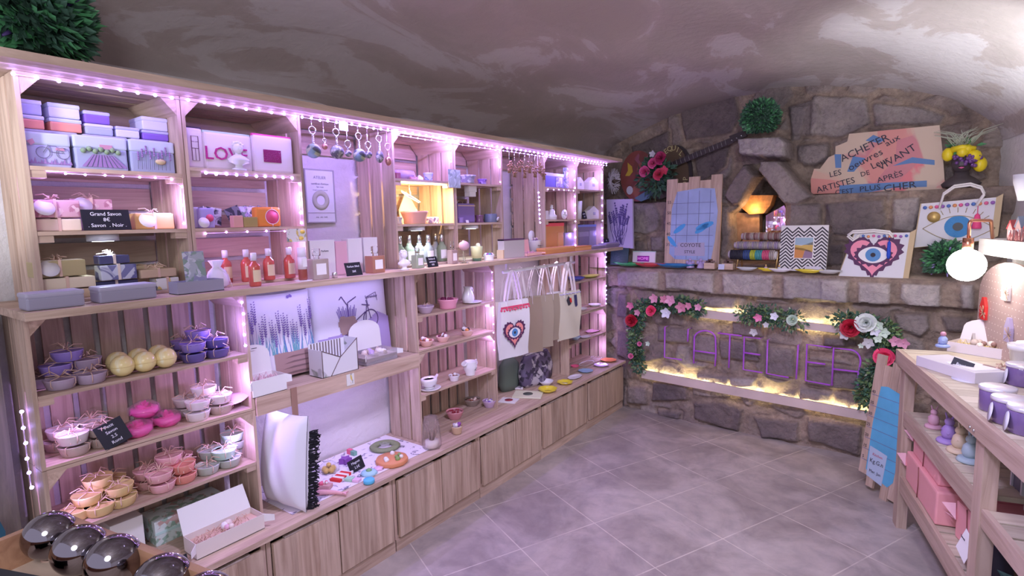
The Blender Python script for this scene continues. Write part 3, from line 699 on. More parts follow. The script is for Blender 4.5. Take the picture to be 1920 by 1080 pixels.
for args,k in ((('upright tin with a bicycle picture at the near end',47,249,134,300,-2.175,.028,LAV,LAV2,ZA),'bike'),(('upright tin with a lavender field picture, middle of three',142,256,240,305,-2.175,.028,BLG,DISP,ZA),'field'),(('upright tin with lavender stems and a straw hat, right of three',246,264,328,309,-2.175,.028,BLG,DISP,ZA),'stems')):
    t=tin(*args); t.children[1].data.materials[0]=DISP; t.children[1]['label']='printed picture lid'; pic(t,k)
hb=on_x(180,250,-2.2).z-ZA-.003
# flat tins lying behind, two high on a row of three that the front tins hide
for i,(y0,y1) in enumerate(((.522,.66),(.675,.80),(.812,.93))):
    t=thing('gift_tin','plain grey tin lying flat behind the '+('bicycle','lavender field','straw hat')[i]+' picture tin','tin',(-2.21,(y0+y1)/2,ZA),FX_)
    W=(y1-y0)/2; MB().box(-W,W,0,.12,0,hb*.7,None,.005).build('body',GREYT,t); MB().box(-W-.001,W+.001,-.001,.121,hb*.68,hb,None,.005).build('lid',GREYL,t)
z1=ZA+hb+.001
def ftin(l,yc,W,z,h,a,b_,x=-2.215,d=.11):
    lo,hi=max(.514,yc-W),min(.936,yc+W); yc=(lo+hi)/2; W=(hi-lo)/2
    t=thing('gift_tin',l,'tin',(x,yc,z),FX_); MB().box(-W,W,0,d,0,h*.72,None,.005).build('body',a,t); MB().box(-W-.0015,W+.0015,-.0015,d+.0015,h*.68,h,None,.005).build('lid',b_,t)
def yy(px,py=240,x=-2.215): return on_x(px,py,x).y
hh=.042
def pr(a,b_,x=-2.215): p,q=on_x(a,240,x).y,on_x(b_,240,x).y; return (p+q)/2,(q-p)/2
def stack(l,a,b_,z,h,c1,c2):
    c,W=pr(a,b_); ftin(l,c,W-.002,z,h,c1,c2)
stack('pale violet tin above an orange edged one, left end of the top shelf',40,84,z1+hh,.045,LAV,LAV2); stack('lilac tin with an orange edge carrying a violet tin, left end of the top shelf',40,86,z1,hh-.001,ORG,LAV2)
stack('ice blue tin stacked on a coral red tin, second pile from the left',93,154,z1+hh,.045,LAV2,DISP); stack('coral red tin under an ice blue tin, second pile from the left',93,155,z1,hh-.001,ORG,DISP)
stack('deep purple tin on top of the third pile',159,209,z1+.036,.04,PUR,LAV); stack('slate blue tin under the deep purple tin of the third pile',159,213,z1,.035,BLG,LAV2)
stack('small pale blue tin with a coral edge standing alone between two piles',216,262,z1,.036,LAV2,LAV)
stack('lilac tin with a red mark on top of the right hand pile',266,316,z1+.034,.046,LAV2,LAV2); stack('purple tin at the bottom of the right hand pile',265,318,z1,.033,PUR,LAV)

# second board: wrapped soaps and slate
CREAM=C_('soap_cream',(.80,.68,.52)); PINKS=C_('soap_pink',(.72,.42,.56)); LAVS=C_('soap_lilac',(.55,.40,.68)); HONEY=C_('soap_honey',(.72,.45,.18)); OLIVE=C_('soap_olive',(.46,.38,.20)); NAVY=C_('soap_navy',(.07,.07,.18),.25,coat=.6); TAN=C_('soap_tan',(.62,.46,.30)); PKR=speck('soap_rose_petals',(.62,.36,.42),[(.45,.2,.25),(.7,.5,.5)],60,.5); CINN=speck('soap_cinnamon',(.80,.72,.62),[(.35,.22,.1),(.55,.35,.15)],30,.55)
ZB1=1.611
soap('long cream soap lying under the tagged cream and pink soap',U(113,430,-2.19,ZB1),.115,.07,.038,CREAM,disk=False,bow=False)
soap('cream and pink wrapped soap with oval tag, stacked on a cream one',U(104,395,-2.19,ZB1+.042),.13,.065,.055,PKR)
soap('rose soap standing at the far left end of the soap shelf',U(66,415,-2.22,ZB1),.045,.05,.07,PINKS,disk=False,bow=False)
soap('lilac soap under the petal topped soap behind the blackboard',U(162,420,-2.25,ZB1),.10,.06,.055,LAVS,disk=False,bow=False)
soap('petal topped rose soap with raffia bow and round tag behind the blackboard',U(172,385,-2.25,ZB1+.06),.12,.06,.045,PKR)
soap('purple soap slab just right of the price slate',U(238,425,-2.26,ZB1),.10,.055,.045,LAVS,disk=False,bow=False)
soap('honey soap with cinnamon print and white bow at the right end of the soap shelf',U(292,425,-2.19,ZB1),.125,.055,.055,HONEY,band=RAFW,top=CINN)
slate_sign('black price slate reading Grand Savon 8e on the soap shelf',U(203,428,-2.165,ZB1),.135,.068,['Grand Savon','8€','. Savon  . Noir .'],tilt=.2,sz=.017)
puck('puck light under the soap shelf of the nearest crate',U(192,440,-2.20,1.597))
# bottom of nearest crate
ZF=1.3957
t=soap('olive soap block at the bottom of the amber soap pile',U(140,560,-2.17,ZF),.19,.07,.03,TAN,disk=False,bow=False)
soap('cream soap slab in the middle of the amber soap pile',U(128,540,-2.17,ZF+.034),.15,.07,.035,CREAM,disk=False,bow=False)
soap('amber soap with dried fruit print and oval tag on top of its pile',U(115,520,-2.175,ZF+.073),.135,.065,.05,OLIVE,top=CINN)
soap('navy soap at the bottom of the dark glossy pile',U(222,560,-2.20,ZF),.13,.07,.045,NAVY,disk=False,bow=False,band=RAFW)
soap('silver wrapped navy soap in the middle of the dark glossy pile',U(226,530,-2.17,ZF+.049),.105,.06,.05,speck('foil_soap',(.12,.12,.3),[(.6,.62,.75),(.2,.2,.4)],30,.42),disk=False,bow=False,band=RAFW)
soap('small dark soap with pale bow on top of the dark glossy pile',U(216,498,-2.18,ZF+.103),.09,.05,.028,NAVY,disk=False,band=RAFW)
soap('tan soap block at the back of the kraft wrapped pile',U(275,520,-2.28,ZF),.12,.06,.085,TAN,disk=False,bow=False)
soap('sprig printed soap under the kraft wrapped soap',U(318,560,-2.165,ZF),.075,.06,.042,BOTAN,disk=False,bow=False)
soap('kraft wrapped soap with a stick on top, resting on a printed soap',U(300,528,-2.165,ZF+.046),.115,.07,.03,KRAFT,disk=False)
ZMt=ZM+.0005
def mtin(l,pxl,pxr,pyt,x=-2.03,d=.085,m=GREYT,m2=GREYL):
    a,c=on_x(pxl,590,x).y,on_x(pxr,575,x).y; W=(c-a)/2; h=.05
    t=thing('soap_tin',l,'tin',(x,(a+c)/2,ZMt),FX_); MB().box(-W,W,0,d,0,h*.75,None,.006).build('body',m,t); MB().box(-W-.0015,W+.0015,-.0015,d+.0015,h*.7,h,None,.006).build('lid',m2,t); return t
mtin('long grey metal tin at the near end of the long shelf',52,161,560); mtin('long grey metal tin, middle of the three on the long shelf',190,297,545)
t=thing('soap_tin','open grey metal tin with its printed lid propped up behind','tin',(-2.035,(on_x(335,560,-2.035).y+on_x(422,560,-2.035).y)/2,ZMt),FX_); W=(on_x(422,560,-2.035).y-on_x(335,560,-2.035).y)/2
b=MB(); b.box(-W,W,0,.002,0,.042); b.box(-W,W,.068,.07,0,.042); b.box(-W,-W+.002,.002,.068,0,.042); b.box(W-.002,W,.002,.068,0,.042); b.box(-W,W,0,.07,0,.002); b.build('body',GREYT,t)
b=MB(); b.box(-.036,.036,.0,.003,.0,.115,RT(0,.03,.03,rx=-.12),.001); o=b.build('propped_lid',speck('garden_lady_print',(.42,.46,.52),[(.25,.35,.3),(.6,.62,.7),(.3,.3,.45)],55,.45),t); o['label']='printed tin lid standing upright'
# ================================================================== second upper crate
def pouch(l,pxl,pxr,pyt,x,z0,zipc,deco,rz=FX_):
    t=fbox('zip_pouch',l,'pouch',pxl,pyt,pxr,305,x,.03,C_('pouch_canvas',(.82,.74,.78),.85),z0,bev=.009,body='canvas_body')
    W,H=t['w'],t['h']; MB().box(-W,W,.008,.022,H-.003,H+.006,None,.002).build('zip',zipc,t)
    b=MB()
    if deco=='love':
        o=text('sequin_word','LOVE',H*.5,C_('pink_sequin',(.8,.05,.40),.2,coat=.8,bump=.9,bscale=400),t,(-.012,-.003,H*.42),ext=.002,sx=1.0)
    elif deco=='patch': b.box(-W*.55,W*.35,-.0025,-.0005,H*.28,H*.62,None,.0006); b.build('sequin_patch',C_('dark_pink_sequin',(.35,.02,.16),.25,bump=.8,bscale=300),t)
    else:
        for a in ((-W*.4,W*.4,H*.2,H*.8),): 
            b.tube([(a[0],-.002,a[2]),(a[1],-.002,a[2]),(a[1],-.002,a[3]),(a[0],-.002,a[3])],.0014,4,closed=True); b.tube([(0,-.002,H*.2),(0,-.002,H*.5)],.001,4); b.tube([(-W*.4,-.002,H*.5),(W*.4,-.002,H*.5)],.001,4)
            b.build('stitched_emblem',C_('print_dark2',(.2,.08,.15)),t)
            text('stitched_words','LIVE LOVE',W*.2,C_('print_dark2'),t,(0,-.002,H*.66))
    return t
PKZ=C_('zip_pink',(.7,.08,.3)); GRZ=C_('zip_green',(.5,.7,.6)); WHZ=C_('zip_white',(.8,.78,.82)); BKZ=C_('zip_black',(.05,.03,.05))
pouch('white zip pouch with a square dark emblem, left in the pouch row',352,384,240,-2.19,1.831,BKZ,'emb'); pouch('white zip pouch with pink sequin letters, behind the little bust',386,474,251,-2.18,1.831,GRZ,'love'); pouch('white zip pouch with pink zip and a dark sequin patch',478,550,256,-2.165,1.831,PKZ,'patch')
def bust(l,loc,s,m=WHITE,rz=FX_):
    t=thing('white_bust',l,'bust',loc,rz)
    b=MB(); b.lathe([(.30,0),(.30,.05),(.16,.10),(.15,.2),(.42,.30),(.44,.42),(.28,.55),(.13,.62),(.12,.72)],18,RT(s=s),sy=.65); b.build('shoulders',m,t)
    b=MB(); b.lathe([(.001,.66),(.12,.68),(.19,.8),(.2,.92),(.16,1.04),(.001,1.1)],18,RT(s=s),sy=1.1)
    b.prism([(-.02,.86),(.02,.86),(.03,.80),(-.03,.80)],-.27,-.18,RT(s=s)); b.build('head',m,t)
    b=MB(); rs=random.Random(3)
    for i in range(26):
        a=rs.uniform(0,2*PI); h=rs.uniform(.92,1.12); r_=.2*math.sqrt(max(.05,1-((h-.9)/.25)**2)); y=r_*math.sin(a)*1.1
        if y<-.12 and h<1.02: continue
        b.ball((r_*math.cos(a)*s,(y+.02)*s,h*s),.065*s,8)
    b.build('curly_hair',m,t); return t
bust('small white plaster bust before the pink sequin pouch',U(448,306,-2.15,1.831),.095)
# orange soap shelf
t=fbox('orange_soap','orange round cornered soap tin with pink roundel','tin',482,388,528,422,-2.165,.04,C_('orange_box',(.85,.30,.06),.4),ZB1,bev=.01)
W,H=t['w'],t['h']; MB().cyl(W*.52,0,.002,24,RT(W*.25,-.001,H*.5,rx=PI/2)).build('roundel',C_('roundel_pink',(.75,.1,.2)),t)
b=MB(); b.tube([(W*.25+W*.56*math.cos(a),-.003,H*.5+W*.56*math.sin(a)) for a in [k*PI/12 for k in range(24)]],.0012,4,closed=True); b.tube([(W*.25,-.003,0),(W*.25,-.003,H*.5-W*.56)],.0012,4); b.tube([(W*.25,-.003,H),(W*.25,-.003,H*.5+W*.56)],.0012,4); b.build('white_lines',LBL,t)
t=fbox('lilac_soap','lilac soap pack with a round red badge, left in the orange soap row','soap',376,390,404,424,-2.17,.035,C_('lilac_pack',(.45,.38,.75),.4),ZB1,bev=.006); MB().cyl(.014,0,.002,20,RT(.008,-.001,t['h']*.5,rx=PI/2)).build('badge',C_('roundel_pink'),t)
fbox('lilac_soap','plain pale pack left of the lilac soap with the red badge','soap',364,388,375,424,-2.19,.035,C_('pale_pack',(.7,.68,.85),.4),ZB1,bev=.004)
t=thing('oval_card','small oval card leaning on the lilac soap','card',U(383,424,-2.16,ZB1),FX_); MB().cyl(.02,0,.0015,24,RT(0,0,.02,rx=PI/2-.3)).build('card',LBL,t)
t=thing('envelope_fan','fan of patterned sachets standing behind the orange soap tin','sachets',U(462,424,-2.26,ZB1),FX_)
for i in range(5): MB().box(-.03,.03,-.001,.001,0,.075,RT(-.03+i*.026,.0+i*.004,.012,ry=-.35+i*.17,rx=-.12)).build('sachet',[speck('black_white_print',(.75,.74,.8),[(.04,.04,.06),(.2,.2,.25)],60,.42),LAVPR][i%2],t)
t=thing('envelope_fan','patterned sachets standing behind the lilac soap','sachets',U(392,424,-2.27,ZB1),FX_)
for i in range(3): MB().box(-.03,.03,-.001,.001,0,.07,RT(-.022+i*.022,.0+i*.004,.012,ry=-.25+i*.2,rx=-.12)).build('sachet',MATS['black_white_print'],t)
fbox('small_soap','salmon square soap with dotted edge left of the orange soap tin','soap',439,404,457,424,-2.155,.03,C_('salmon_soap',(.75,.4,.35)),ZB1,bev=.002); fbox('small_soap','olive square soap with dotted edge left of the orange soap tin','soap',458,407,484,424,-2.155,.03,C_('olive_soap',(.42,.33,.12)),ZB1,bev=.002)
# red bottles
RED=C_('red_gel',(.55,.10,.07),.15,coat=.7); PCAP=C_('clear_cap',(.82,.78,.88),.2); KLAB=C_('kraft_label',(.74,.60,.40),.7)
for px,pyb,x,l in ((427,545,-2.20,'red gel bottle standing behind the white gauze pouch'),(466,545,-2.16,'red gel bottle, back one of the left pair'),(480,545,-2.05,'red gel bottle standing forward at the edge of the long shelf'),(507,540,-2.14,'red gel bottle, third from the right on the long shelf'),(545,530,-2.13,'red gel bottle beside the lemon printed card')):
    z=ZMt if x>-2.12 else ZF
    h=.128; t=bottle(l,U(px,pyb,x,z),.022,h,RED,PCAP,.22,.4,None,capr=.5); MB().lathe([(.0226,.02),(.0226,.075)],24,smooth=True).build('paper_band',KLAB,t) if False else None
    MB().grid(lambda u,v:((.0227)*math.sin((u-.5)*1.5),-(.0227)*math.cos((u-.5)*1.5)*1.0,.018+.045*v),10,1).build('oval_label',KLAB,t)
t=thing('gauze_pouch','white gauze pouch with drawstring beside the propped tin lid','pouch',U(410,545,-2.12,ZMt),FX_)
b=MB(); b.lathe([(.02,0),(.04,.01),(.042,.035),(.03,.065),(.014,.08),(.028,.105)],16,sy=.5,flute=.08,fn=7); b.build('gauze_bag',C_('gauze',(.86,.82,.92),.8),t); b=MB(); b.tube([(0,-.01,.08),(.03,-.02,.05),(.04,-.025,0.003)],.0015,4); b.build('drawstring',CORD,t)
for y0,l in ((556,'lemon and leaf printed card standing at the corner of the second crate'),):
    t=thing('printed_card',l,'card',(-2.128,on_x(556,440,-2.128).y,1.545),FX_); q=MB().box(-.045,.045,0,.002,0,.055); q.build('card',BOTAN,t); b=MB(); 
    for x,z in ((.02,.015),(.028,.042)): b.ball((x,-.0005,z),.011,10,sz=.8)
    b.build('lemon_print',C_('lemon',(.75,.6,.1)),t)

# ================================================================== lower near crates: wax cups
V1=C_('wax_violet',(.28,.20,.62),.35); V2=C_('wax_mauve',(.46,.33,.52),.4); V3=C_('wax_indigo',(.16,.10,.42),.35); VC=C_('cup_mauve',(.48,.38,.50),.4); VC1=C_('cup_violet',(.33,.24,.66),.35); VC3=C_('cup_indigo',(.14,.11,.34),.35)
CRW=C_('wax_cream',(.78,.68,.62)); TPC=C_('cup_taupe',(.56,.45,.40)); WW=C_('wax_white',(.85,.80,.82)); WC=C_('cup_white',(.80,.74,.74)); PKW=C_('wax_pink',(.80,.50,.52)); PKC=C_('cup_pink',(.82,.48,.48)); CORW=C_('wax_coral',(.80,.33,.26)); YW=C_('wax_straw',(.78,.62,.32)); YC=C_('cup_straw',(.78,.60,.28)); GW=C_('wax_sage',(.50,.62,.50)); GC=C_('cup_sage',(.50,.56,.50)); GC2=C_('cup_mint',(.55,.78,.66))
SA,SB,SC_,SD=1.106,ZJ+.0108,.6515,ZC+.011
def cups(z0,rows,group):
    for px,x,lv,wx,cp,l in rows:
        h=.034; wax_cup(l,U(px,700,x,z0+lv*(h+.004)),wx,cp,.046,h,group=group,bow=True)
cups(SA,[(112,-2.225,0,V2,VC,'mauve wax cup at the front left of the violet pile, bottom row'),(170,-2.22,0,V2,VC,'mauve wax cup at the front right of the mauve pile'),(78,-2.30,0,V2,VC,'mauve wax cup mostly hidden at the back left of the mauve pile'),(146,-2.325,0,V2,VC,'mauve wax cup hidden at the back of the mauve pile'),
 (106,-2.275,1,V1,VC1,'lilac wax cup on the left of the middle layer of the mauve pile'),(164,-2.29,1,V2,VC,'mauve wax cup on the right of the middle layer of the mauve pile'),(130,-2.285,2,V1,VC1,'bright violet wax cup crowning the mauve pile')],'raffia tied wax cups')
cups(SA,[(366,-2.225,0,V3,VC3,'dark indigo wax cup at the front of the indigo pile, bottom row'),(410,-2.225,0,V3,VC3,'indigo wax cup at the lower right of the indigo pile'),(346,-2.32,0,V1,VC1,'violet wax cup at the lower back of the indigo pile'),(397,-2.33,0,V3,VC3,'indigo wax cup hidden at the back of the indigo pile'),
 (366,-2.23,1,V3,VC1,'indigo wax cup in the middle layer, front of the indigo pile'),(409,-2.235,1,V3,VC3,'indigo wax cup in the middle layer, right of the indigo pile'),(350,-2.325,1,V1,VC1,'violet wax cup in the middle layer, back of the indigo pile'),(378,-2.27,2,V1,VC1,'violet blue wax cup crowning the indigo pile')],'raffia tied wax cups')
BOMB=speck('pearl_yellow',(.86,.74,.34),[(.9,.88,.6),(.8,.62,.3)],25,.55); BOMB.node_tree.nodes['Principled BSDF'].inputs['Roughness'].default_value=.25
for px,x,l in ((230,-2.215,'front left'),(272,-2.215,'front middle'),(312,-2.215,'front right'),(222,-2.30,'back left'),(262,-2.30,'back middle'),(300,-2.30,'back right')):
    t=thing('bath_bomb',l+' pearly yellow bath bomb of the six on the violet shelf','bath bomb',U(px,690,x,SA),0,'yellow bath bombs'); MB().ball((0,0,.037),.037,22).build('ball',BOMB,t); MB().tube([(.037*math.cos(a),.037*math.sin(a),.037) for a in [k*PI/14 for k in range(28)]],.0012,4,closed=True).build('seam',C_('seam_gold',(.8,.66,.3)),t)
cups(SB,[(124,-2.225,0,CRW,TPC,'taupe wax cup under the big cream one at the front left'),(180,-2.235,0,CRW,TPC,'taupe wax cup at the bottom beside the tilted slate'),(96,-2.32,0,CRW,TPC,'cream wax cup at the back left of the taupe pile, bottom'),(155,-2.335,0,CRW,TPC,'cream wax cup hidden behind the taupe pile'),
 (122,-2.225,1,CRW,WC,'cream wax cup on top at the front left of the taupe pile'),(178,-2.235,1,CRW,TPC,'cream topped wax cup just left of the tilted slate'),(104,-2.315,1,WW,WC,'white wax cup at the back left of the taupe pile'),(160,-2.33,1,WW,WC,'white wax cup with big raffia bow at the back of the taupe pile')],'raffia tied wax cups')
cups(SB,[(363,-2.225,0,WW,WC,'white wax cup at the bottom front of the white pile'),(408,-2.23,0,WW,TPC,'taupe cup with white wax at the bottom right of the white pile'),(345,-2.32,0,PKW,WC,'white cup at the bottom back left of the white pile'),(366,-2.235,1,WW,WC,'white wax cup in the middle layer, front of the white pile'),(408,-2.24,1,WW,WC,'white wax cup in the middle layer, right of the white pile'),(343,-2.315,1,WW,WC,'white wax cup in the middle layer, left of the white pile'),(379,-2.27,2,WW,WC,'white wax cup crowning the white pile')],'raffia tied wax cups')
cups(SC_,[(203,-2.225,0,YW,YC,'straw yellow wax cup at the lower right of the yellow pile'),(158,-2.22,0,YW,YC,'straw yellow wax cup at the lower front of the yellow pile'),(112,-2.25,0,YW,YC,'straw yellow wax cup at the lower left of the yellow pile'),(185,-2.32,0,YW,YC,'straw yellow wax cup hidden at the back of the yellow pile'),
 (199,-2.235,1,YW,YC,'straw yellow wax cup in the middle layer, right of the yellow pile'),(137,-2.25,1,YW,YC,'pale yellow wax cup in the middle layer, left of the yellow pile'),(160,-2.275,2,YW,YC,'yellow wax cup with white bow crowning the yellow pile'),(186,-2.325,1,YW,YC,'yellow wax cup at the upper back of the yellow pile')],'raffia tied wax cups')
cups(SC_,[(283,-2.225,0,PKW,PKC,'pink wax cup at the bottom front of the coral pile'),(326,-2.235,0,CORW,CORW,'coral wax cup at the bottom right of the coral pile'),(256,-2.30,0,PKW,PKC,'pink wax cup at the bottom left of the coral pile'),(303,-2.33,0,PKW,PKC,'pink wax cup hidden behind the coral pile'),
 (279,-2.23,1,PKW,PKC,'pink wax cup in the middle layer, front of the coral pile'),(325,-2.24,1,PKW,CORW,'coral wax cup in the middle layer, right of the coral pile'),(257,-2.295,1,PKW,PKC,'pink wax cup in the middle layer, left of the coral pile'),(301,-2.27,2,PKW,PKC,'pale pink wax cup crowning the coral pile'),(322,-2.33,2-1,PKW,PKC,'pink wax cup at the upper back of the coral pile')],'raffia tied wax cups')
cups(SC_,[(373,-2.235,0,GW,GC,'sage grey wax cup at the bottom left of the green pile'),(415,-2.23,0,GW,GC,'sage grey wax cup at the bottom front of the green pile'),(439,-2.32,0,GW,GC,'sage wax cup at the bottom back right of the green pile'),(395,-2.33,0,GW,GC,'sage wax cup hidden behind the green pile'),(380,-2.29,1,GW,GC,'sage grey wax cup in the middle layer, left of the green pile'),(407,-2.235,1,GW,GC2,'mint wax cup in the middle layer, front of the green pile'),(426,-2.29,2,GW,GC2,'bright mint wax cup crowning the green pile'),(432,-2.30,1,GW,GC,'sage wax cup in the middle layer, back right of the green pile')],'raffia tied wax cups')
slate_sign('tilted dark slate with chalk writing between the taupe cups and pink roses',U(224,830,-2.172,SB+.008),.085,.085,['Petit','Savon','2.5','Rond'],tilt=.3,roll=-.3,sz=.015)
def rose(b,r,seed=0,M=None,petals=11):
    rs=random.Random(seed); M=M or Matrix()
    for k in range(petals):
        q=k/petals; rr=r*(.18+.8*q); a0=k*2.4; w=1.1+.5*(1-q); h=r*(1.05-.75*q)
        def f(u,v,rr=rr,a0=a0,w=w,h=h,q=q):
            a=a0+(u-.5)*2*w; fl=(1-abs(2*u-1)**2.5); R_=rr*(.35+.65*v)+r*.12*v*v*q
            return (R_*math.cos(a),R_*math.sin(a),(.25*r+(h)*v*fl*.9)-r*.1*q)
        b.grid(f,6,4,True,M)
    return b
HOTP=C_('hot_pink_soap',(.88,.10,.42),.3,coat=.5)
for px,x,lv,l in ((258,-2.225,0,'front left'),(315,-2.25,0,'right'),(290,-2.30,0,'back'),(274,-2.27,1,'topmost')):
    t=thing('rose_soap','hot pink rose soap in film, '+l+' of the four by the slate','soap',U(px,800,x,SB+lv*.05),random.uniform(0,6),'hot pink rose soaps')
    b=MB(); b.lathe([(.001,0),(.03,.002),(.045,.02),(.042,.035)],16); rose(b,.046,lv+px,RT(0,0,.005),13); b.build('rose',HOTP,t); MB().lathe([(.02,.0),(.05,.02),(.048,.045),(.02,.06)],12,flute=.12,fn=5).build('film_wrap',FILM,t)
for px,l,s,wv in ((438,'folded pink cloth at the right end of the white cup shelf',SB,.10),):
    t=thing('folded_cloth',l,'cloth',U(px,780,-2.26,s),FX_); b=MB(); b.grid(lambda u,v:((u-.5)*.16,(v-.5)*.14,.012+.05*u+.006*math.sin(9*u+5*v)),10,8); b.grid(lambda u,v:((u-.5)*.16,(v-.5)*.14,.001),2,2); b.build('cloth',C_('pink_cloth',(.75,.5,.6),.9),t)
# boxes on the near end of the counter
def open_box(l,loc,w,d,h,lidh,m,rz=FX_,fillm=RAF,tilt=.25,arch=False,inner=14,printm=None):
    t=thing('open_gift_box',l,'gift box',loc,rz); th=.002
    b=MB(); b.box(-w/2,w/2,0,th,0,h); b.box(-w/2,w/2,d-th,d,0,h); b.box(-w/2,-w/2+th,th,d-th,0,h); b.box(w/2-th,w/2,th,d-th,0,h); b.box(-w/2,w/2,0,d,0,th); b.build('box_body',printm or m,t)
    b=MB(); pts=[(-w/2,0),(w/2,0)]+([(w/2,lidh*.6)]+[(w/2*math.cos(a),lidh*.6+lidh*.4*math.sin(a)) for a in [k*PI/10 for k in range(1,10)]]+[(-w/2,lidh*.6)] if arch else [(w/2*.97,lidh),(-w/2*.97,lidh)])
    b.prism(pts,0,th,RT(0,d,h,rx=-tilt)); 
    b.build('lid',m,t)
    for s in (-1,1): MB().prism([(0,0),(s*w*.16,-h*.1),(s*w*.16,-h*.5),(0,-h*.55)][::s],-.001,.001,RT(s*w/2,.002,h,rz=-s*.8)).build('flap',m,t)
    b=MB(); rs=random.Random(len(l))
    for i in range(inner):
        x,y=rs.uniform(-w/2+.02,w/2-.02),rs.uniform(.02,d-.02); a=rs.uniform(0,6.3); q=.018
        b.tube([(x-q*math.cos(a),y-q*math.sin(a),h*.6),(x,y,h*.8+rs.uniform(0,.02)),(x+q*math.cos(a),y+q*math.sin(a),h*.65)],.0014,4)
    b.box(-w/2+th,w/2-th,th,d-th,h*.3,h*.6); b.build('shredded_filling',fillm,t); return t
PAPW=C_('pale_card',(.80,.80,.80),.6)
t=open_box('long white gift box with raised lid and raffia, near end of the counter',(-2.07,on_x(436,1015,-2.07).y,ZC+.001),.26,.10,.06,.10,PAPW,tilt=.45,inner=40,printm=C_('box_kraft_white',(.72,.66,.62),.6))
cluster(t,.05,.03,[LBL,CRW,PINKS],5,.014,'small_soaps',4,0,.05)
t=fbox('ribboned_box','large green and white floral gift box under the lowest near shelf','gift box',292,952,432,1010,-2.27,.13,speck('fern_print',(.66,.76,.72),[(.3,.45,.35),(.5,.35,.3),(.6,.7,.65)],50,.5),SD,bev=.002); MB().box(-t['w']-.001,t['w']+.001,-.0015,.0,t['h']*.45,t['h']*.56).build('ribbon',C_('mint_ribbon',(.5,.72,.66)),t)
fbox('card_box','plain white card box at the near end, beside the floral gift box','gift box',208,975,272,1010,-2.27,.13,PAPW,SD,bev=.002)
slate_sign('small black slate at the near end of the counter by the white boxes',(-2.06,on_x(335,1040,-2.06).y-.0,ZC+.001),.06,.045,['3€'],tilt=.3,sz=.02)
# ================================================================== bay with the cushions
BZ=.9175
def cushion(name,l,loc,w,h,dm,m,rz=FX_,rot=None,wr=.0006,pw=3):
    t=thing(name,l,'cushion',loc,rz); 
    if rot: t.rotation_euler=rot
    b=MB()
    def f(s): 
        def g(u,v):
            x,z=(u-.5)*2,(v-.5)*2; e=(max(0,1-abs(x)**pw)*max(0,1-abs(z)**pw))**.5
            return (x*w/2*(1-.04*(1-z*z)*abs(x)),s*(dm/2*e+.0015)+wr*math.sin(9*x+4*z)*e,h/2+z*h/2*(1-.05*(1-x*x)*abs(z)))
        return g
    b.grid(f(-1),24,24); b.grid(f(1),24,24); b.build('cushion_cover',m,t); return t,f(-1)
CANV=C_('cushion_white',(.78,.76,.84),.9,bump=.35,bscale=9); STEM=C_('print_teal',(.16,.42,.50)); STEM2=C_('print_blue',(.12,.25,.60)); FLW=C_('print_lav_flower',(.22,.15,.42)); BAG_=C_('print_sack',(.42,.27,.26)); BAG2=C_('print_sack_fold',(.22,.14,.14))
x0=-2.30
ya,yb_=on_x(466,600,x0).y,on_x(598,600,x0).y; zt=on_x(530,560,x0).z
Wc=yb_-ya; Hc=.40
t,f=cushion('printed_cushion','square cushion printed with a sack of lavender stems, on the bay shelf',(x0-.03,(ya+yb_)/2,BZ),Wc,Hc,.06,CANV,rot=(-.12,0,FX_),pw=10)
def fp(x,z,off=.0012):
    u=x/Wc+.5; v=z/Hc; p=f(min(max(u,0),1),min(max(v,0),1)); return Vector((x,p[1]-off,z))
def fillpoly(b,P,off=.0012,n=44):
    xs_=[p[0] for p in P]; zs_=[p[1] for p in P]; x0,x1,z0,z1=min(xs_),max(xs_),min(zs_),max(zs_)
    def ins(x,z):
        c=False
        for k in range(len(P)):
            ax,az=P[k]; bx,bz=P[(k+1)%len(P)]
            if (az>z)!=(bz>z) and x<(bx-ax)*(z-az)/(bz-az)+ax: c=not c
        return c
    for i in range(n):
        for j in range(n):
            a,c,d,e=x0+(x1-x0)*i/n,x0+(x1-x0)*(i+1)/n,z0+(z1-z0)*j/n,z0+(z1-z0)*(j+1)/n
            if ins((a+c)/2,(d+e)/2): b._add([fp(a,d,off),fp(c,d,off),fp(c,e,off),fp(a,e,off)],[(0,1,2,3)])
b=MB(); rs=random.Random(5)
def blob(b,c,r,asp=1,ang=0,n=8):
    pts=[]
    for k in range(n):
        a=2*PI*k/n; dx,dz=r*math.cos(a),r*asp*math.sin(a); pts.append(fp(c[0]+dx*math.cos(ang)-dz*math.sin(ang),c[1]+dx*math.sin(ang)+dz*math.cos(ang)))
    b._add(pts,[tuple(range(n))])
for i in range(60):
    x=rs.uniform(-.45,.45)*Wc; z=Hc*.30; l=rs.uniform(.06,.12); dx=rs.uniform(-.02,.02); b.m=rs.choice([0,1,0]); b._add([fp(x-.0022,z),fp(x+.0022,z),fp(x+dx,z+l)],[(0,1,2)])
b.m=2
for i in range(15):
    x=(-.44+.88*i/14)*Wc+rs.uniform(-.006,.006); zt_=Hc*(.58+.34*rs.random()); 
    b._add([fp(x-.001,Hc*.4),fp(x+.001,Hc*.4),fp(x+.004,zt_)],[(0,1,2)])
    for k in range(9):
        for s in (-1,1): blob(b,(x+.003+s*.0065*(1-k/12),zt_-.011*k+.004*s),.0062*(.6+.06*k),.62,s*.7,6)
for k in range(2): blob(b,(.045+k*.014,Hc*.93+.003*k),.009,.8,.8-1.6*k,6)
b.m=3; fillpoly(b,[(-.06,.012),(Wc*.46,.012),(Wc*.47,.11),(Wc*.40,.125),(.03,.12),(-.06,.125)])
b.m=4
for k in range(4): fillpoly(b,[(-.04+.01*k,.022+.024*k),(Wc*.42,.018+.026*k),(Wc*.43,.027+.024*k),(.03,.03+.024*k)],.002,24)
b.build('lavender_print',[STEM,STEM2,FLW,BAG_,BAG2],t)
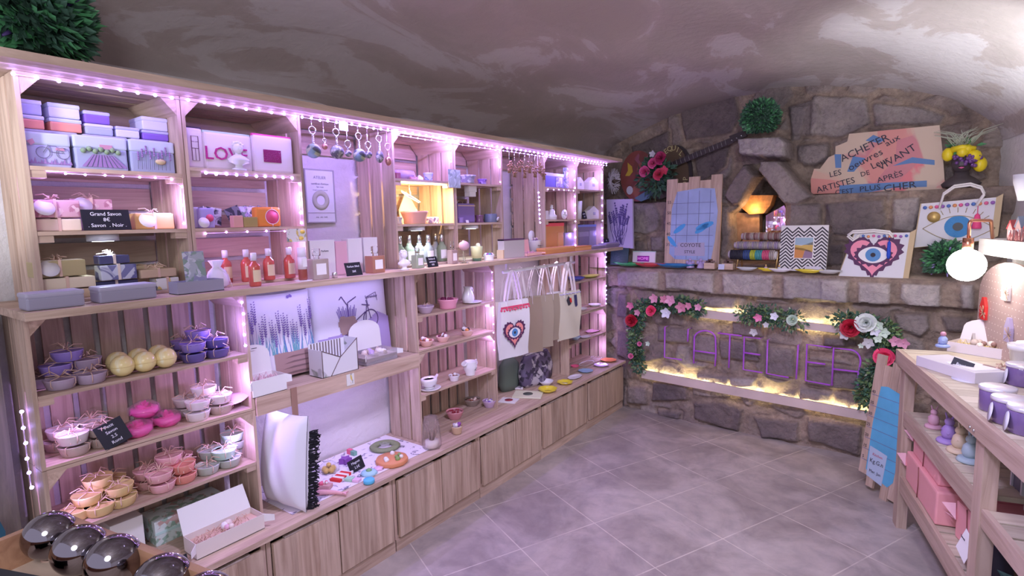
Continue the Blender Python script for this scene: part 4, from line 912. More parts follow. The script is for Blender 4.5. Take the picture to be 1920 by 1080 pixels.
ya,yb_=on_x(593,600,-2.31).y,on_x(738,560,-2.31).y
Wc=yb_-ya; Hc=.42
t,f=cushion('printed_cushion','square cushion printed with a bicycle carrying a basket of lavender, on the bay shelf',(-2.35,(ya+yb_)/2+.004,BZ),Wc,Hc,.06,CANV,rot=(-.10,0,FX_),pw=8)
b=MB(); b.m=0
fillpoly(b,[(-Wc*.46,.02),(Wc*.46,.02),(Wc*.46,Hc*.47),(Wc*.3,Hc*.55),(Wc*.1,Hc*.42),(-Wc*.1,Hc*.36),(-Wc*.46,Hc*.33)])
b.m=1
for cx,r in ((-.05,.055),(.10,.05)):
    for k in range(18):
        a,a2=2*PI*k/18,2*PI*(k+1)/18; cz=.09 if cx<0 else .20
        b._add([fp(cx+r*math.cos(a),cz+r*math.sin(a),.0018),fp(cx+r*math.cos(a2),cz+r*math.sin(a2),.0018),fp(cx+(r-.006)*math.cos(a2),cz+(r-.006)*math.sin(a2),.0018),fp(cx+(r-.006)*math.cos(a),cz+(r-.006)*math.sin(a),.0018)],[(0,1,2,3)])
def stroke(b,p,q,w=.005):
    d=Vector((q[0]-p[0],q[1]-p[1])).normalized(); n=(-d.y*w/2,d.x*w/2); b._add([fp(p[0]+n[0],p[1]+n[1],.002),fp(p[0]-n[0],p[1]-n[1],.002),fp(q[0]-n[0],q[1]-n[1],.002),fp(q[0]+n[0],q[1]+n[1],.002)],[(0,1,2,3)])
for p,q in (((-.05,.09),(-.035,.30)),((-.035,.28),(-.07,.335)),((-.07,.335),(-.085,.32)),((-.035,.30),(.02,.325)),((.0,.20),(.07,.24)),((-.04,.2),(.09,.12)),((.05,.10),(.08,.27)),((.05,.28),(.10,.27)),((.10,.2),(.08,.30))): stroke(b,p,q)
b.m=2
fillpoly(b,[(-.105,.20),(-.09,.14),(-.01,.135),(.01,.19),(0,.225),(-.09,.235)],.0026,16)
b.m=3
for i in range(16):
    x=-.095+.0065*i; stroke(b,(x,.225),(x-.012+.0015*i,.265+.01*(i%3)),.004)
b.m=1
stroke(b,(.085,.315),(.15,.335),.003); stroke(b,(.085,.315),(.09,.275),.003); stroke(b,(.15,.335),(.155,.29),.003)
b.build('bicycle_print',[C_('print_lilac_wash',(.42,.33,.62)),C_('print_dark_violet',(.10,.06,.18)),C_('print_wicker',(.36,.25,.22)),FLW],t)
o=text('script_word','Lavender',.022,C_('print_dark_violet'),t,(.118,f(.85,.74)[1]-.004,.315),ext=.0004)
# boxes standing on the bay shelf
t=open_box('arched white card box with clear window and pink soaps, overhanging the bay shelf',(-2.115,on_x(520,740,-2.115).y,BZ),.15,.11,.07,.125,PAPW,arch=True,fillm=C_('pink_shred',(.8,.55,.6)),inner=30,tilt=.12)
t.location.x=-2.165; MB().box(-.012,.012,-.0006,.0006,0,.003,RT(0,.105,.18,rx=-.12)).build('lid_slot',INK,t)
t=thing('envelope_box','envelope shaped gift box with dark edging and striped inside, on the bay shelf','gift box',(-2.175,on_x(640,700,-2.175).y,BZ),FX_)
w,h,d=.20,.155,.10; MRB=speck('marble_print',(.74,.74,.78),[(.3,.34,.3),(.5,.5,.55)],26,.6); DE=C_('dark_edge',(.16,.11,.10))
b=MB(); b.prism([(-w/2,0),(w/2,0),(w/2,h),(0,h*.52),(-w/2,h*.82)],0,.002); b.box(-w/2,-w/2+.002,.002,d,0,h*.82); b.box(w/2-.002,w/2,.002,d,0,h); b.box(-w/2,w/2,0,d,0,.002); b.build('envelope_body',MRB,t)
b=MB(); b.box(-w/2,w/2,d,d+.002,0,h*.95); b.build('back_wall',PAPW,t)
b=MB(); 
for i in range(11): b.box(-w/2+.012+i*.016,-w/2+.017+i*.016,d-.001,d,h*.25,h*.94)
b.build('stripes',DE,t)
b=MB(); 
for p,q in (((-w/2,h*.82),(0,h*.52)),((0,h*.52),(w/2,h)),((0,h*.52),(-w*.28,0)),((-w/2+.002,0),(-w/2+.002,h*.82)),((w/2-.002,0),(w/2-.002,h))): b.tube([(p[0],-.001,p[1]),(q[0],-.001,q[1])],.0022,4)
b.build('edging',DE,t)
t=open_box('arched white box with clear front and wrapped sweets, right end of the bay shelf',(-2.18,on_x(718,690,-2.18).y,BZ),.20,.12,.055,.15,PAPW,arch=True,fillm=RAFW,inner=16,tilt=.1,printm=C_('clear_front',(.8,.76,.82),.1,trans=.6,alpha=.6))
cluster(t,.04,.06,[LAVS,CRW,TPC,C_('olive_soap'),LBL],12,.016,'wrapped_sweets',8,0,.05)
t=thing('lemon_card','tiny botanical card pinned to the rail of the bay shelf','card',(-2.159,on_x(657,717,-2.16).y,.855),FX_); MB().box(-.022,.022,-.0012,0,0,.055).build('card',BOTAN,t)
# cushion seen from its edge, on the counter
t,f=cushion('tasselled_cushion','plain white cushion with black fringe standing at the edge of the counter',(-2.165,1.25,ZC+.002),.26,.41,.15,C_('cushion_linen',(.74,.75,.80),.9,bump=.4,bscale=6),rz=.12,pw=2.6,wr=.005)
t.rotation_euler=(-.10,0,.10)
b=MB(); rs=random.Random(2)
for i in range(150):
    s=i/150; z=.01+.33*s; x=.120-.022*math.cos(PI*s*1.0)**2*0; b.tube([(x-.004,.005,z),(x+rs.uniform(.002,.012),.03+rs.uniform(0,.02),z+rs.uniform(-.012,.008)),(x+rs.uniform(-.005,.012),.05+rs.uniform(0,.02),z+rs.uniform(-.02,.01))],.0026,4)
b.build('black_fringe',C_('fringe_black',(.01,.01,.015),.9),t)
t=thing('brown_strap','brown strap hanging behind the white cushion with black fringe','strap',(-2.155,1.385,.70),FX_); t.location=(-2.155,on_x(553,760,-2.155).y,.72); MB().box(-.014,.014,0,.003,0,.20).build('strap_band',C_('leather_brown',(.34,.2,.15)),t)
# runner cloth and soaps of the bay
t=thing('lace_runner','white runner with small printed motifs lying on the counter','runner',(-2.24,1.64,ZC+.001),0)
MB().box(-.19,.17,-.42,.40,0,.0015).build('runner_cloth',PAPR,t)
def disc(l,px,py,x,r,h,m,cat='soap',name='soap_disc',tops=None,seed=1,n=7,z=ZC+.003,ts=.009):
    t=thing(name,l,cat,U(px,py,x,z),0); MB().lathe([(r*.97,0),(r,.003),(r,h-.003),(r*.96,h)],28).build('disc',m,t)
    if tops: cluster(t,h,r*.7,tops,n,ts,'toppings',seed)
    return t
def sz(px,py): p=on_z(px,py,ZC+.003); return p
def place_z(px,py,z=ZC+.003): p=on_z(px,py,z); return (p.x,p.y,z)
t=thing('soap_platter','orange round soap cake with white and green decorations','soap',place_z(735,866),0); MB().lathe([(.078,0),(.08,.004),(.08,.018),(.077,.022)],32,flute=.02,fn=9).build('cake',C_('terracotta_soap',(.72,.30,.14)),t); cluster(t,.024,.055,[C_('soap_white',(.85,.82,.8)),C_('soap_leaf',(.25,.38,.12)),C_('soap_white')],8,.012,'decorations',6)
t=thing('soap_wreath','green wreath soap wrapped in film behind the orange soap cake','soap',place_z(722,840),0); MB().lathe([(.04,.004),(.055,0),(.075,.004),(.082,.012),(.07,.02),(.045,.018),(.038,.01),(.04,.004)],32).build('wreath',C_('moss_soap',(.26,.30,.16),bump=.5,bscale=80),t); MB().lathe([(.001,.018),(.03,.02),(.028,.026),(.001,.032)],14,flute=.2,fn=5).build('film_bow',FILM,t)
slate_sign('dark green slate with price leaning among the soaps on the counter',place_z(672,882),.085,.062,['Magnet','2.5€'],tilt=.35,roll=-.12,sz=.017)
t=thing('sushi_soaps','packet of yellow ball soaps in film near the fringed cushion','soap',place_z(617,884),0); 
b=MB(); [b.ball((math.cos(a)*.02,math.sin(a)*.02,.013),.014,12) for a in (0,1.25,2.5,3.8,5)]; b.ball((0,0,.034),.012,12); b.build('yellow_balls',C_('soap_yellow',(.75,.52,.12)),t); MB().lathe([(.045,0),(.05,.02),(.03,.045)],14,flute=.15,fn=6).build('film',FILM,t)
t=thing('striped_soap','red and white striped soap bars on the runner','soap',place_z(640,895),.3); b=MB()
for i in range(6): b.m=i%2; b.box(-.028,.028,-.05+.018*i,-.05+.018*(i+1),0,.012)
b.build('stripes_block',[C_('soap_red',(.68,.03,.03)),C_('soap_white')],t)
t=thing('purple_soap','purple star shaped soap behind the dark green slate','soap',place_z(648,868),0); MB().plate([((.034 if k%2 else .018)*math.cos(k*PI/5),(.034 if k%2 else .018)*math.sin(k*PI/5)) for k in range(10)],0,.028).build('star',C_('soap_purple',(.25,.08,.38)),t)
t=thing('red_green_soap','pink and green watermelon slice soap behind the slate','soap',place_z(660,852),0); b=MB(); b.m=0; b.box(-.03,.0,-.01,.01,0,.025); b.m=1; b.box(.0,.03,-.01,.01,0,.022); b.build('slice',[C_('soap_rose',(.8,.15,.25)),C_('soap_teal',(.2,.42,.32))],t)
t=thing('pastel_soap','mint and pink heart soap bars in front of the slate','soap',place_z(666,902),.35); b=MB(); b.m=0; b.box(-.05,-.01,-.015,.015,0,.014,None,.003); b.m=1; b.box(-.008,.026,-.015,.015,0,.013,None,.003); b.build('bars',[C_('soap_mint',(.42,.70,.50)),C_('soap_palepink',(.82,.52,.70))],t)
t=thing('blue_soap','small sky blue round soap at the edge of the runner','soap',place_z(692,905),0); MB().lathe([(.024,0),(.026,.003),(.026,.016),(.023,.019)],24).build('puck',C_('soap_sky',(.12,.52,.78)),t)
t=thing('turtle_soap','pale blue shell soap with a small green turtle on top','soap',place_z(692,888),0); MB().lathe([(.038,0),(.041,.004),(.03,.014),(.001,.017)],20,flute=.06,fn=9).build('shell',C_('soap_ice',(.4,.68,.80)),t); MB().lathe([(.014,.012),(.015,.02),(.001,.029)],10).build('green_turtle',C_('soap_green',(.25,.45,.2)),t)
t=thing('paw_soap','pink flower shaped soap on the runner behind the turtle soap','soap',place_z(710,880),0); MB().lathe([(.02,0),(.022,.005),(.02,.01),(.001,.012)],24,flute=.2,fn=5).build('flower',C_('soap_palepink'),t)
t=thing('whale_soap','long pink whale shaped soap at the front edge by the cushion','soap',place_z(620,928),.55); b=MB(); b.tube([(-.06,0,.008),(-.04,0,.012),(0,.0,.013),(.03,.004,.010),(.055,.0,.008)],.014,10,r2=.006); b.plate([(.05,0),(.075,.02),(.07,0),(.08,-.015)],.004,.012); b.build('body',C_('soap_salmon',(.80,.42,.46)),t)
t=thing('flower_soap','pink soap bar with a red flower and white petals, next to the fringed cushion','soap',place_z(608,915),.5); MB().box(-.035,.035,-.02,.02,0,.02,None,.005).build('bar',C_('soap_rosewood',(.62,.34,.34)),t); cluster(t,.022,.018,[C_('soap_rose'),C_('soap_white'),C_('soap_rose')],7,.009,'flower',9)

# ================================================================== bay between the crates: poster, plank and pomanders
def plank(l,y0,y1,z0,z1,x=-2.43):
    b=MB(); b.box(x-.012,x,y0,y1,z0+.03,(z0+z1)/2+.014); b.box(x-.012,x,y0,y1,(z0+z1)/2+.015,z1); return tag(b.build('hanging_board',WY),l,'board')
plank('pine board behind the hanging silver pomanders',1.428,1.927,1.93,2.072); plank('pine board behind the bronze hanging ornaments',2.834,3.306,1.95,2.072)
xw=-2.436
p=[on_x(571,318,xw),on_x(621,321,xw),on_x(627,413,xw),on_x(575,416,xw)]
yl,yr,zb,ztp=p[0].y,p[1].y+.005,p[3].z,p[0].z
t=thing('poster','framed certificate sheet with a pale round emblem, on the white wall','poster',(xw,(yl+yr)/2,zb),FX_); W=(yr-yl)/2; H=ztp-zb
MB().box(-W,W,-.003,0,0,H).build('sheet',C_('poster_sheet',(.74,.78,.76),.5),t)
b=MB(); b.box(-W-.006,W+.006,-.006,0.001,H,H+.006); b.box(-W-.006,W+.006,-.006,.001,-.006,0); b.box(-W-.006,-W,-.006,.001,0,H); b.box(W,W+.006,-.006,.001,0,H); b.box(-W,W,-.005,-.003,H*.17,H*.18); b.build('frame',C_('frame_grey',(.42,.42,.40)),t)
b=MB(); b.m=0; b.lathe([(W*.30,0),(W*.62,0),(W*.62,.0015),(W*.30,.0015),(W*.30,0)],28,RT(0,-.003,H*.42,rx=PI/2)); b.build('round_emblem',C_('emblem_olive',(.50,.54,.40)),t)
for z,s,w in ((.86,'ATELIER',.020),(.74,'certificat d\'artisan',.014),(.68,'fait main',.012),(.62,'bougies et savons naturels',.008),(.09,'soja   cire   huile',.010)): text('printed_line',s,w,C_('print_grey',(.28,.28,.26)),t,(0,-.0042,H*z),ext=.0002)
PB=speck('pomander_silver',(.10,.10,.12),[(.35,.36,.30),(.5,.5,.5),(.2,.24,.22)],110,.47); PG=speck('pomander_green',(.08,.09,.10),[(.25,.36,.25),(.4,.45,.3),(.2,.3,.35)],50,.45)
def pomander(l,px,py,r,m,x=-2.10,ring=.016,chain=.04,metal=CHROME,sz=1):
    p=on_x(px,py,x); t=thing('pomander',l,'hanging ornament',(x,p.y,p.z),0,'pomanders hanging from the board')
    MB().ball((0,0,0),r,18,sz=sz).build('ball',m,t)
    b=MB(); top=r*sz
    for k in range(3): b.tube([(.0035*math.cos(a+k*2.1),.0035*math.sin(a+k*2.1),top-.002+chain*a/9) for a in [j*.75 for j in range(13)]],.0018,5)
    b.build('twisted_cord',metal,t)
    b=MB(); b.tube([(0,ring*math.cos(a),top+chain+ring*.9+ring*math.sin(a)) for a in [k*PI/9 for k in range(18)]],.0028,6,closed=True)
    b.tube([(.0,0,top+chain+ring*1.8),(-.004,0,top+chain+ring*1.8+.01),(-.002,0,ZT-.0245-p.z)],.0012,5); b.build('ring_hook',metal,t); return t
pomander('silver pomander with an amber patch, first from the near crate',588,283,.031,PG); pomander('dark speckled pomander, second large one from the near crate',632,285,.030,PB); pomander('blue green streaked pomander, third large one',674,291,.030,PG); pomander('narrow oval dark pomander, fourth in the row',712,294,.019,PB,sz=1.5)
pomander('small dark pomander hanging between the second and third large ones',653,288,.015,PB,chain=.012); pomander('small dark pomander hanging between the third and fourth large ones',691,290,.017,PB,chain=.012)
t=pomander('small copper toned charm between the first and second pomanders',609,275,.013,C_('rose_copper',(.6,.3,.25),.3,metal=.7),chain=.006,ring=.008); t=pomander('rose gold tear shaped pendant nearest the middle crates',728,302,.016,C_('rose_copper'),chain=.03,metal=C_('rose_gold',(.85,.6,.55),.25,metal=1),sz=1.4)
t=thing('photo_card','small blue photo card clipped above the pomanders','card',U(644,238,-2.135,2.0),FX_); t.location.z=on_x(644,245,-2.135).z; MB().box(-.024,.024,-.001,.001,0,.04).build('card',speck('photo_blue',(.5,.65,.8),[(.3,.4,.6),(.8,.8,.85)],50,.5),t)
# bronze ornaments
BRZ=C_('bronze_ornament',(.45,.28,.17),.4,metal=.6)
for i,(px,py) in enumerate(((955,308),(965,316),(974,306),(984,318),(993,309),(1003,317),(1012,310),(1020,322))):
    p=on_x(px,py,-2.10-.012*(i%2)); t=thing('hanging_ornament',['nearest','second','third','fourth','fifth','sixth','seventh','last'][i]+' bronze beaded ornament along the board between middle and far crates','hanging ornament',p,0,'bronze beaded ornaments')
    b=MB(); b.tube([(0,0,.0),(0,0,ZT-.0245-p.z)],.0012,4); b.build('hook',CHROME,t)
    b=MB(); rs=random.Random(i)
    for k in range(16): b.ball((rs.uniform(-.016,.016),rs.uniform(-.02,.02),rs.uniform(-.03,.02)),.006,6)
    b.build('beads',BRZ,t)
    b=MB(); 
    for k in range(4): b.tube([(0,-.012+.008*k,-.02),(0,-.014+.009*k,-.055)],.0022,4,r2=.0035)
    b.build('tassel',BRZ,t)
# ================================================================== middle upper crates
ZC3,ZC2=1.841,1.611
t=thing('soap_roll','purple ribbed soap log wrapped in film, top of the pink candle crate','soap',U(757,325,-2.2,ZC3),0); b=MB(); b.lathe([(.001,-.06),(.024,-.058),(.024,.058),(.001,.06)],18,RT(0,0,.024,rx=PI/2),flute=.04,fn=12); b.build('log',LAVS,t); b=MB(); b.lathe([(.0255,-.05),(.0255,.05)],18,RT(0,0,.0255,rx=PI/2)); b.build('film_wrap',FILM,t)
t=bowl('small_candle','dark rose glass candle at the near end of the top board',U(746,330,-2.17,ZC3),.016,.03,C_('rose_glass',(.35,.12,.2),.15,coat=.5),None,'candle',.9)
t=thing('raffia_bundle','raffia tied flat soap with white tags lying by the blue lantern','soap',U(778,335,-2.17,ZC3),FX_); MB().box(-.03,.02,0,.04,0,.015).build('soap_block',PKR,t); raffia_bow(t,.016,.03,RAF,8,.02); MB().box(0,.03,-.012,.0,0,.028,RT(.02,0,0,rx=-.4,ry=.5)).build('tag',LBL,t)
t=bowl('lantern_candle','small blue and white striped candle jar, top board of the pink candle crate',U(803,332,-2.18,ZC3),.027,.042,speck('blue_stripe',(.55,.6,.85),[(.15,.22,.55),(.7,.7,.9)],60,.5),WW,'candle',.8)
bowl('candle_bowl','wide grey lilac crackled candle bowl on the top board',U(873,338,-2.19,ZC3),.062,.046,speck('crackle_grey',(.48,.46,.62),[(.35,.32,.5),(.7,.7,.8)],50,.5),LAVS,'candle',.8); 
bowl('candle_bowl','small violet glass candle bowl right of the crackled one',U(904,340,-2.17,ZC3),.03,.03,speck('violet_glass',(.30,.15,.6),[(.55,.4,.85),(.15,.05,.3)],60,.5),LAVS,'candle',.8)
t=thing('hanging_card','grey green botanical card hung where the two middle crates meet','card',(-2.134,on_x(852,340,-2.134).y,on_x(852,352,-2.134).z),FX_); MB().box(-.05,.05,-.002,0,0,.10).build('card',speck('sage_print',(.42,.52,.50),[(.55,.65,.65),(.3,.38,.36)],60,.48),t)
t=thing('power_brick','white power adapter fixed under the top board over the purple candle','adapter',(-2.19,on_x(882,350,-2.19).y,1.78),0); b=MB(); b.box(-.02,.02,-.035,.035,.012,.048,None,.003); b.build('case',CARD,t); MB().box(-.022,.018,-.03,.028,-.015,.012,None,.002).build('lower_box',LBL,t)
# warm lamp over the pink candle
WML=mat('warm_lens',(1,.95,.8),.4,emit=(1,.86,.55),es=9)
t=thing('warm_lamp','bright warm square lamp tilted over the big pink candle','light',(-2.21,on_x(770,360,-2.21).y,1.755),0)
MB().box(-.03,.03,-.055,.055,-.004,.004,RT(ry=.5,rx=-.35),.001).build('lamp_head',C_('lamp_white',(.85,.85,.82)),t); MB().box(-.026,.026,-.05,.05,-.006,-.0045,RT(ry=.5,rx=-.35)).build('lens',WML,t); MB().tube([(0,0,.005),(-.01,0,.04),(-.01,0,.072)],.003,6).build('arm',SILV,t)
t=thing('warm_strip','warm light strip along the underside of the board above the pink candle','light',(-2.165,2.155,1.824),0); MB().box(-.008,.008,-.19,.19,-.004,0).build('diffuser',WML,t)
lamp('warm_light','POINT',(-2.19,2.16,1.77),WARM,3.2,.01); lamp('warm_strip_light','AREA',(-2.165,2.155,1.816),WARM,2.0,.36,.012,rot=(0,0,PI/2))
t=thing('gable_card','tall cream gable shaped panel leaning in the lit crate behind the pink candle','panel',(-2.36,on_x(752,380,-2.36).y+.06,ZC2),FX_); MB().prism([(-.07,0),(.07,0),(.07,.08),(0,.19),(-.07,.08)],0,.006,RT(rx=-.1)).build('panel',C_('cream_panel',(.66,.60,.52)),t)
t=bowl('candle_bowl','large oval pink candle bowl with three wicks under the warm lamp',U(778,417,-2.20,ZC2),.075,.066,C_('pink_glass',(.72,.40,.34),.25,coat=.5),C_('wax_salmon',(.80,.48,.42)),'candle',.75); wicks(t,((.02,.02),(-.02,.01),(0,-.03)),.055,.022); b=MB(); b.tube([(-.05,-.03,.066),(-.0,-.05,.07)],.003,5); b.tube([(-.04,-.05,.068),(-.04,-.01,.07)],.003,5); b.build('cinnamon_sticks',C_('cinnamon',(.3,.12,.06)),t)
bowl('small_candle','small pale glass candle left of the big pink bowl',U(747,418,-2.17,ZC2),.021,.036,C_('grey_glass',(.5,.45,.42),.15,coat=.5),WW,'candle',.9)
t=thing('film_packet','silver film packet of small treats right of the big pink bowl','packet',U(815,418,-2.18,ZC2),FX_); MB().box(-.038,.038,0,.03,0,.036,None,.008).build('packet_body',speck('foil_print',(.5,.45,.55),[(.2,.15,.3),(.75,.75,.8)],50,.45),t); cluster(t,.002,.02,[LBL],3,.006,'rings',2,0,-.02)
p0,p1=on_x(860,410,-2.2),on_x(891,410,-2.2); w=(p1.y-p0.y)/2
t=thing('block_candle','large square purple candle with bark topping, in the crate right of the warm lamp','candle',(-2.2,(p0.y+p1.y)/2,ZC2),FX_); MB().box(-w,w,0,2*w,0,.115,None,.008).build('glass_block',C_('wax_purple',(.25,.17,.42),.3,coat=.4),t); cluster(t,.117,w*.7,[C_('bark',(.12,.06,.06)),LBL],7,.012,'bark_topping',4,0,w); b=MB(); b.box(-w-.001,w+.001,-.001,.002,.098,.104); b.build('cord',RAF,t)
bowl('small_candle','tiny purple glass tealight in front of the large purple candle',U(864,416,-2.155,ZC2),.018,.03,C_('purple_glass',(.3,.2,.45),.15,coat=.5),None,'candle',.9); t=thing('price_tag','small white price tag standing before the large purple candle','tag',U(877,416,-2.155,ZC2),FX_); MB().box(-.012,.012,0,.001,0,.016,RT(rx=-.3)).build('tag',LBL,t)
bowl('small_candle','dark plum glass candle between the purple block and the blue tin',U(899,416,-2.2,ZC2),.028,.045,C_('plum_glass',(.18,.08,.14),.15,coat=.5),None,'candle',.95)
t=thing('tin_candle','blue grey tin candle with hanging white tag, right of the purple block','candle',U(920,416,-2.19,ZC2),FX_); MB().lathe([(.04,0),(.041,.003),(.041,.05),(.039,.052),(.001,.052)],24).build('tin',C_('slate_tin',(.16,.19,.26),.35),t); MB().cyl(.013,0,.001,16,RT(.02,-.043,.02,rx=PI/2+.3)).build('tag',LBL,t)
puck('puck light under the lit crate board above the scent bottles',U(781,428,-2.20,1.597)); puck('puck light under the board below the large purple candle',U(883,425,-2.20,1.597))
lamp('puck_light_source','SPOT',(-2.2,on_x(781,428,-2.2).y,1.565),COOL,2.2,.02,rot=(0,0,0),spot=140); lamp('puck_light_source','SPOT',(-2.2,on_x(883,428,-2.2).y,1.565),COOL,2.0,.02,rot=(0,0,0),spot=140); lamp('puck_light_source','SPOT',(-2.2,on_x(192,440,-2.2).y,1.565),COOL,1.2,.02,rot=(0,0,0),spot=140)
# scent bottles
PALE=C_('pale_scent',(.55,.66,.48),.12,coat=.8,trans=.5,ior=1.2); CLR=C_('clear_scent',(.66,.70,.74),.1,coat=.8,trans=.5,ior=1.2); AMB=C_('amber_scent',(.60,.30,.20),.12,coat=.8,trans=.5,ior=1.2)
for px,x,r,h,c,l in ((750,-2.22,.028,.155,PALE,'pale green scent bottle with silver cap at the near end of the lit crate'),(768,-2.26,.028,.155,PALE,'pale green scent bottle, second in the back row'),(787,-2.24,.028,.155,CLR,'clear scent bottle with a blue lit cap, third in the back row'),(804,-2.20,.028,.155,CLR,'clear scent bottle behind the small price slate'),(818,-2.27,.028,.155,CLR,'clear scent bottle in the back row right of the price slate'),(829,-2.21,.028,.155,PALE,'scent bottle with grey cap nearest the crate corner')):
    bottle(l,U(px,480,x,ZF),r,h,c,SILV,.30,.5)
bottle('square scent bottle with glass stopper next to the white bust',U(784,508,-2.07,ZMt),.026,.105,PALE,GLASS,.25,.4,square=True); bottle('square scent bottle with clear spray top on a small tray',U(849,500,-2.10,ZMt),.024,.125,C_('rose_scent',(.66,.50,.48),.12,coat=.8,trans=.5,ior=1.2),GLASS,.28,.35,square=True)
bust('white bust with curly hair beside the scent bottles',U(759,512,-2.055,ZMt),.085)
slate_sign('small black price slate before the scent bottles',U(813,505,-2.045,ZMt),.075,.055,['Parfum d\'','ambiance','42€'],tilt=.3,sz=.012); slate_sign('small black price slate before the boxed perfumes',U(666,522,-2.045,ZMt),.085,.06,['Parfum 50ml','35€'],tilt=.3,sz=.013)
t=thing('goblet_candle','pink round candle on a beaded glass stem','candle',U(871,495,-2.06,ZMt),0); b=MB(); pr=[(.026,0),(.024,.003),(.006,.008)]
for k in range(5): pr+=[(.0045,.012+.011*k),(.0085,.0175+.011*k)]
pr+=[(.0045,.068),(.012,.072)]; b.lathe(pr,16); b.build('glass_stem',GLASS,t); MB().ball((0,0,.098),.031,18,sz=.88).build('candle_globe',C_('wax_blush',(.60,.40,.46)),t); cluster(t,.12,.016,[C_('bark'),LBL],5,.007,'topping',3)
t=thing('lime_candle','lime green candle in a tapered glass with a dark base and slice on top','candle',U(887,487,-2.14,ZMt),0); t.location.x=-2.11; MB().lathe([(.026,0),(.027,.015),(.028,.017)],20).build('glass_base',C_('green_glass',(.08,.2,.12),.15,coat=.6),t); MB().lathe([(.028,.017),(.037,.085),(.033,.086),(.001,.08)],20).build('lime_wax',C_('wax_lime',(.62,.70,.36),.35),t); MB().cyl(.016,-.003,.003,18,RT(.012,0,.09,rx=PI/2)).build('lime_slice',C_('lime_slice',(.72,.8,.6)),t)
t=bowl('sachet_pot','white patterned pot holding purple and teal sachets',U(917,493,-2.07,ZMt),.034,.034,WHITE,None,'pot',.85); cluster(t,.032,.022,[C_('sachet_teal',(.1,.35,.45)),C_('sachet_purple',(.28,.08,.35)),LBL],9,.011,'sachets',6)
t=fbox('gift_bag','grey paper gift bag with an open kraft side','bag',946,448,984,489,-2.08,.05,C_('bag_grey',(.52,.48,.48),.7),ZMt,bev=.001); MB().box(-t['w'],t['w'],-.001,.051,t['h']-.008,t['h']+.001).build('dark_rim',C_('rim_plum',(.12,.05,.12)),t); MB().box(-t['w']-.012,-t['w']-.001,0,.05,0,t['h']*.45).build('kraft_flap',KRAFT,t)
t=open_box('open salmon gift box lined in pink tissue on the long shelf',(-2.06,on_x(1003,480,-2.06).y,ZMt),.17,.10,.02,.085,C_('salmon_card',(.82,.46,.42)),fillm=C_('tissue_pink',(.85,.5,.6)),tilt=.1,inner=18)
t=thing('planter_bucket','white bucket with a scalloped plate and dried flowers behind the salmon box','bucket',U(1006,455,-2.17,ZMt),0); t.location.x=-2.19; MB().lathe([(.035,0),(.05,.09),(.052,.094),(.047,.092),(.04,.06),(.001,.055)],22).build('bucket',C_('white_metal',(.78,.78,.80),.4),t); MB().cyl(.038,0,.004,24,RT(-.01,-.02,.125,ry=PI/2)).build('white_plate',WHITE,t); cluster(t,.10,.03,[C_('dry_flower',(.3,.15,.3)),RAFW],12,.01,'dried_flowers',7); b=MB(); b.tube([(.051,-.03,.06),(.054,0,.058),(.051,.03,.06)],.002,5); b.build('handle',C_('wire_dark',(.1,.1,.1)),t)
# perfumes in the cushion bay stretch of the long shelf
def pbox(l,a,c,pyt,x,m,d=.05): return fbox('perfume_box',l,'box',a,pyt,c,520,x,d,m,ZMt,bev=.0015)
PB1=C_('box_white_pearl',(.74,.72,.72),.4); PB2=C_('box_pink',(.72,.42,.50),.4)
t=pbox('white perfume box behind the big square flask',585,631,450,-2.14,PB1); text('box_print','Les Parfums',.012,INK,t,(.0,-.001,t['h']*.7)); pbox('pink perfume box next to the white perfume box',632,655,452,-2.16,PB2); t=pbox('white perfume box behind the price slate',656,682,447,-2.15,PB1); pbox('pale perfume box behind the amber flask',685,711,445,-2.16,PB1)
bottle('large square clear perfume flask',U(596,525,-2.06,ZMt),.038,.13,C_('gold_scent',(.62,.54,.48),.1,coat=.8,trans=.5,ior=1.2),GLASS,.22,.3,square=True,name='perfume_flask'); bottle('square amber perfume flask with white label and small round seal',U(704,512,-2.07,ZMt),.036,.125,AMB,GLASS,.25,.3,square=True,name='perfume_flask')
t=bottle('tall clear tester bottle half full of brown liquid, on a white coaster',U(569,530,-2.05,ZMt+.004),.018,.135,C_('brown_liquid',(.30,.07,.05),.15,coat=.6),C_('clear_cap'),.30,.9,None,capr=.95); MB().lathe([(.0182,.045),(.0182,.095)],20).build('clear_part',C_('clear_glass_shell',(.75,.7,.72),.1,coat=.8),t); MB().box(-.01,.01,-.0195,-.0185,.055,.09).build('white_label',LBL,t)
t=thing('coaster','round white coaster under the tester bottle','coaster',U(570,534,-2.05,ZMt),0); MB().lathe([(.034,0),(.036,.002),(.034,.0035)],28).build('disc',WHITE,t)
t=thing('metal_cap','small silver cap standing loose beside the perfume flask','cap',U(628,524,-2.035,ZMt),0); MB().lathe([(.0115,0),(.0115,.024),(.0105,.025),(.001,.025)],18).build('cap',SILV,t)
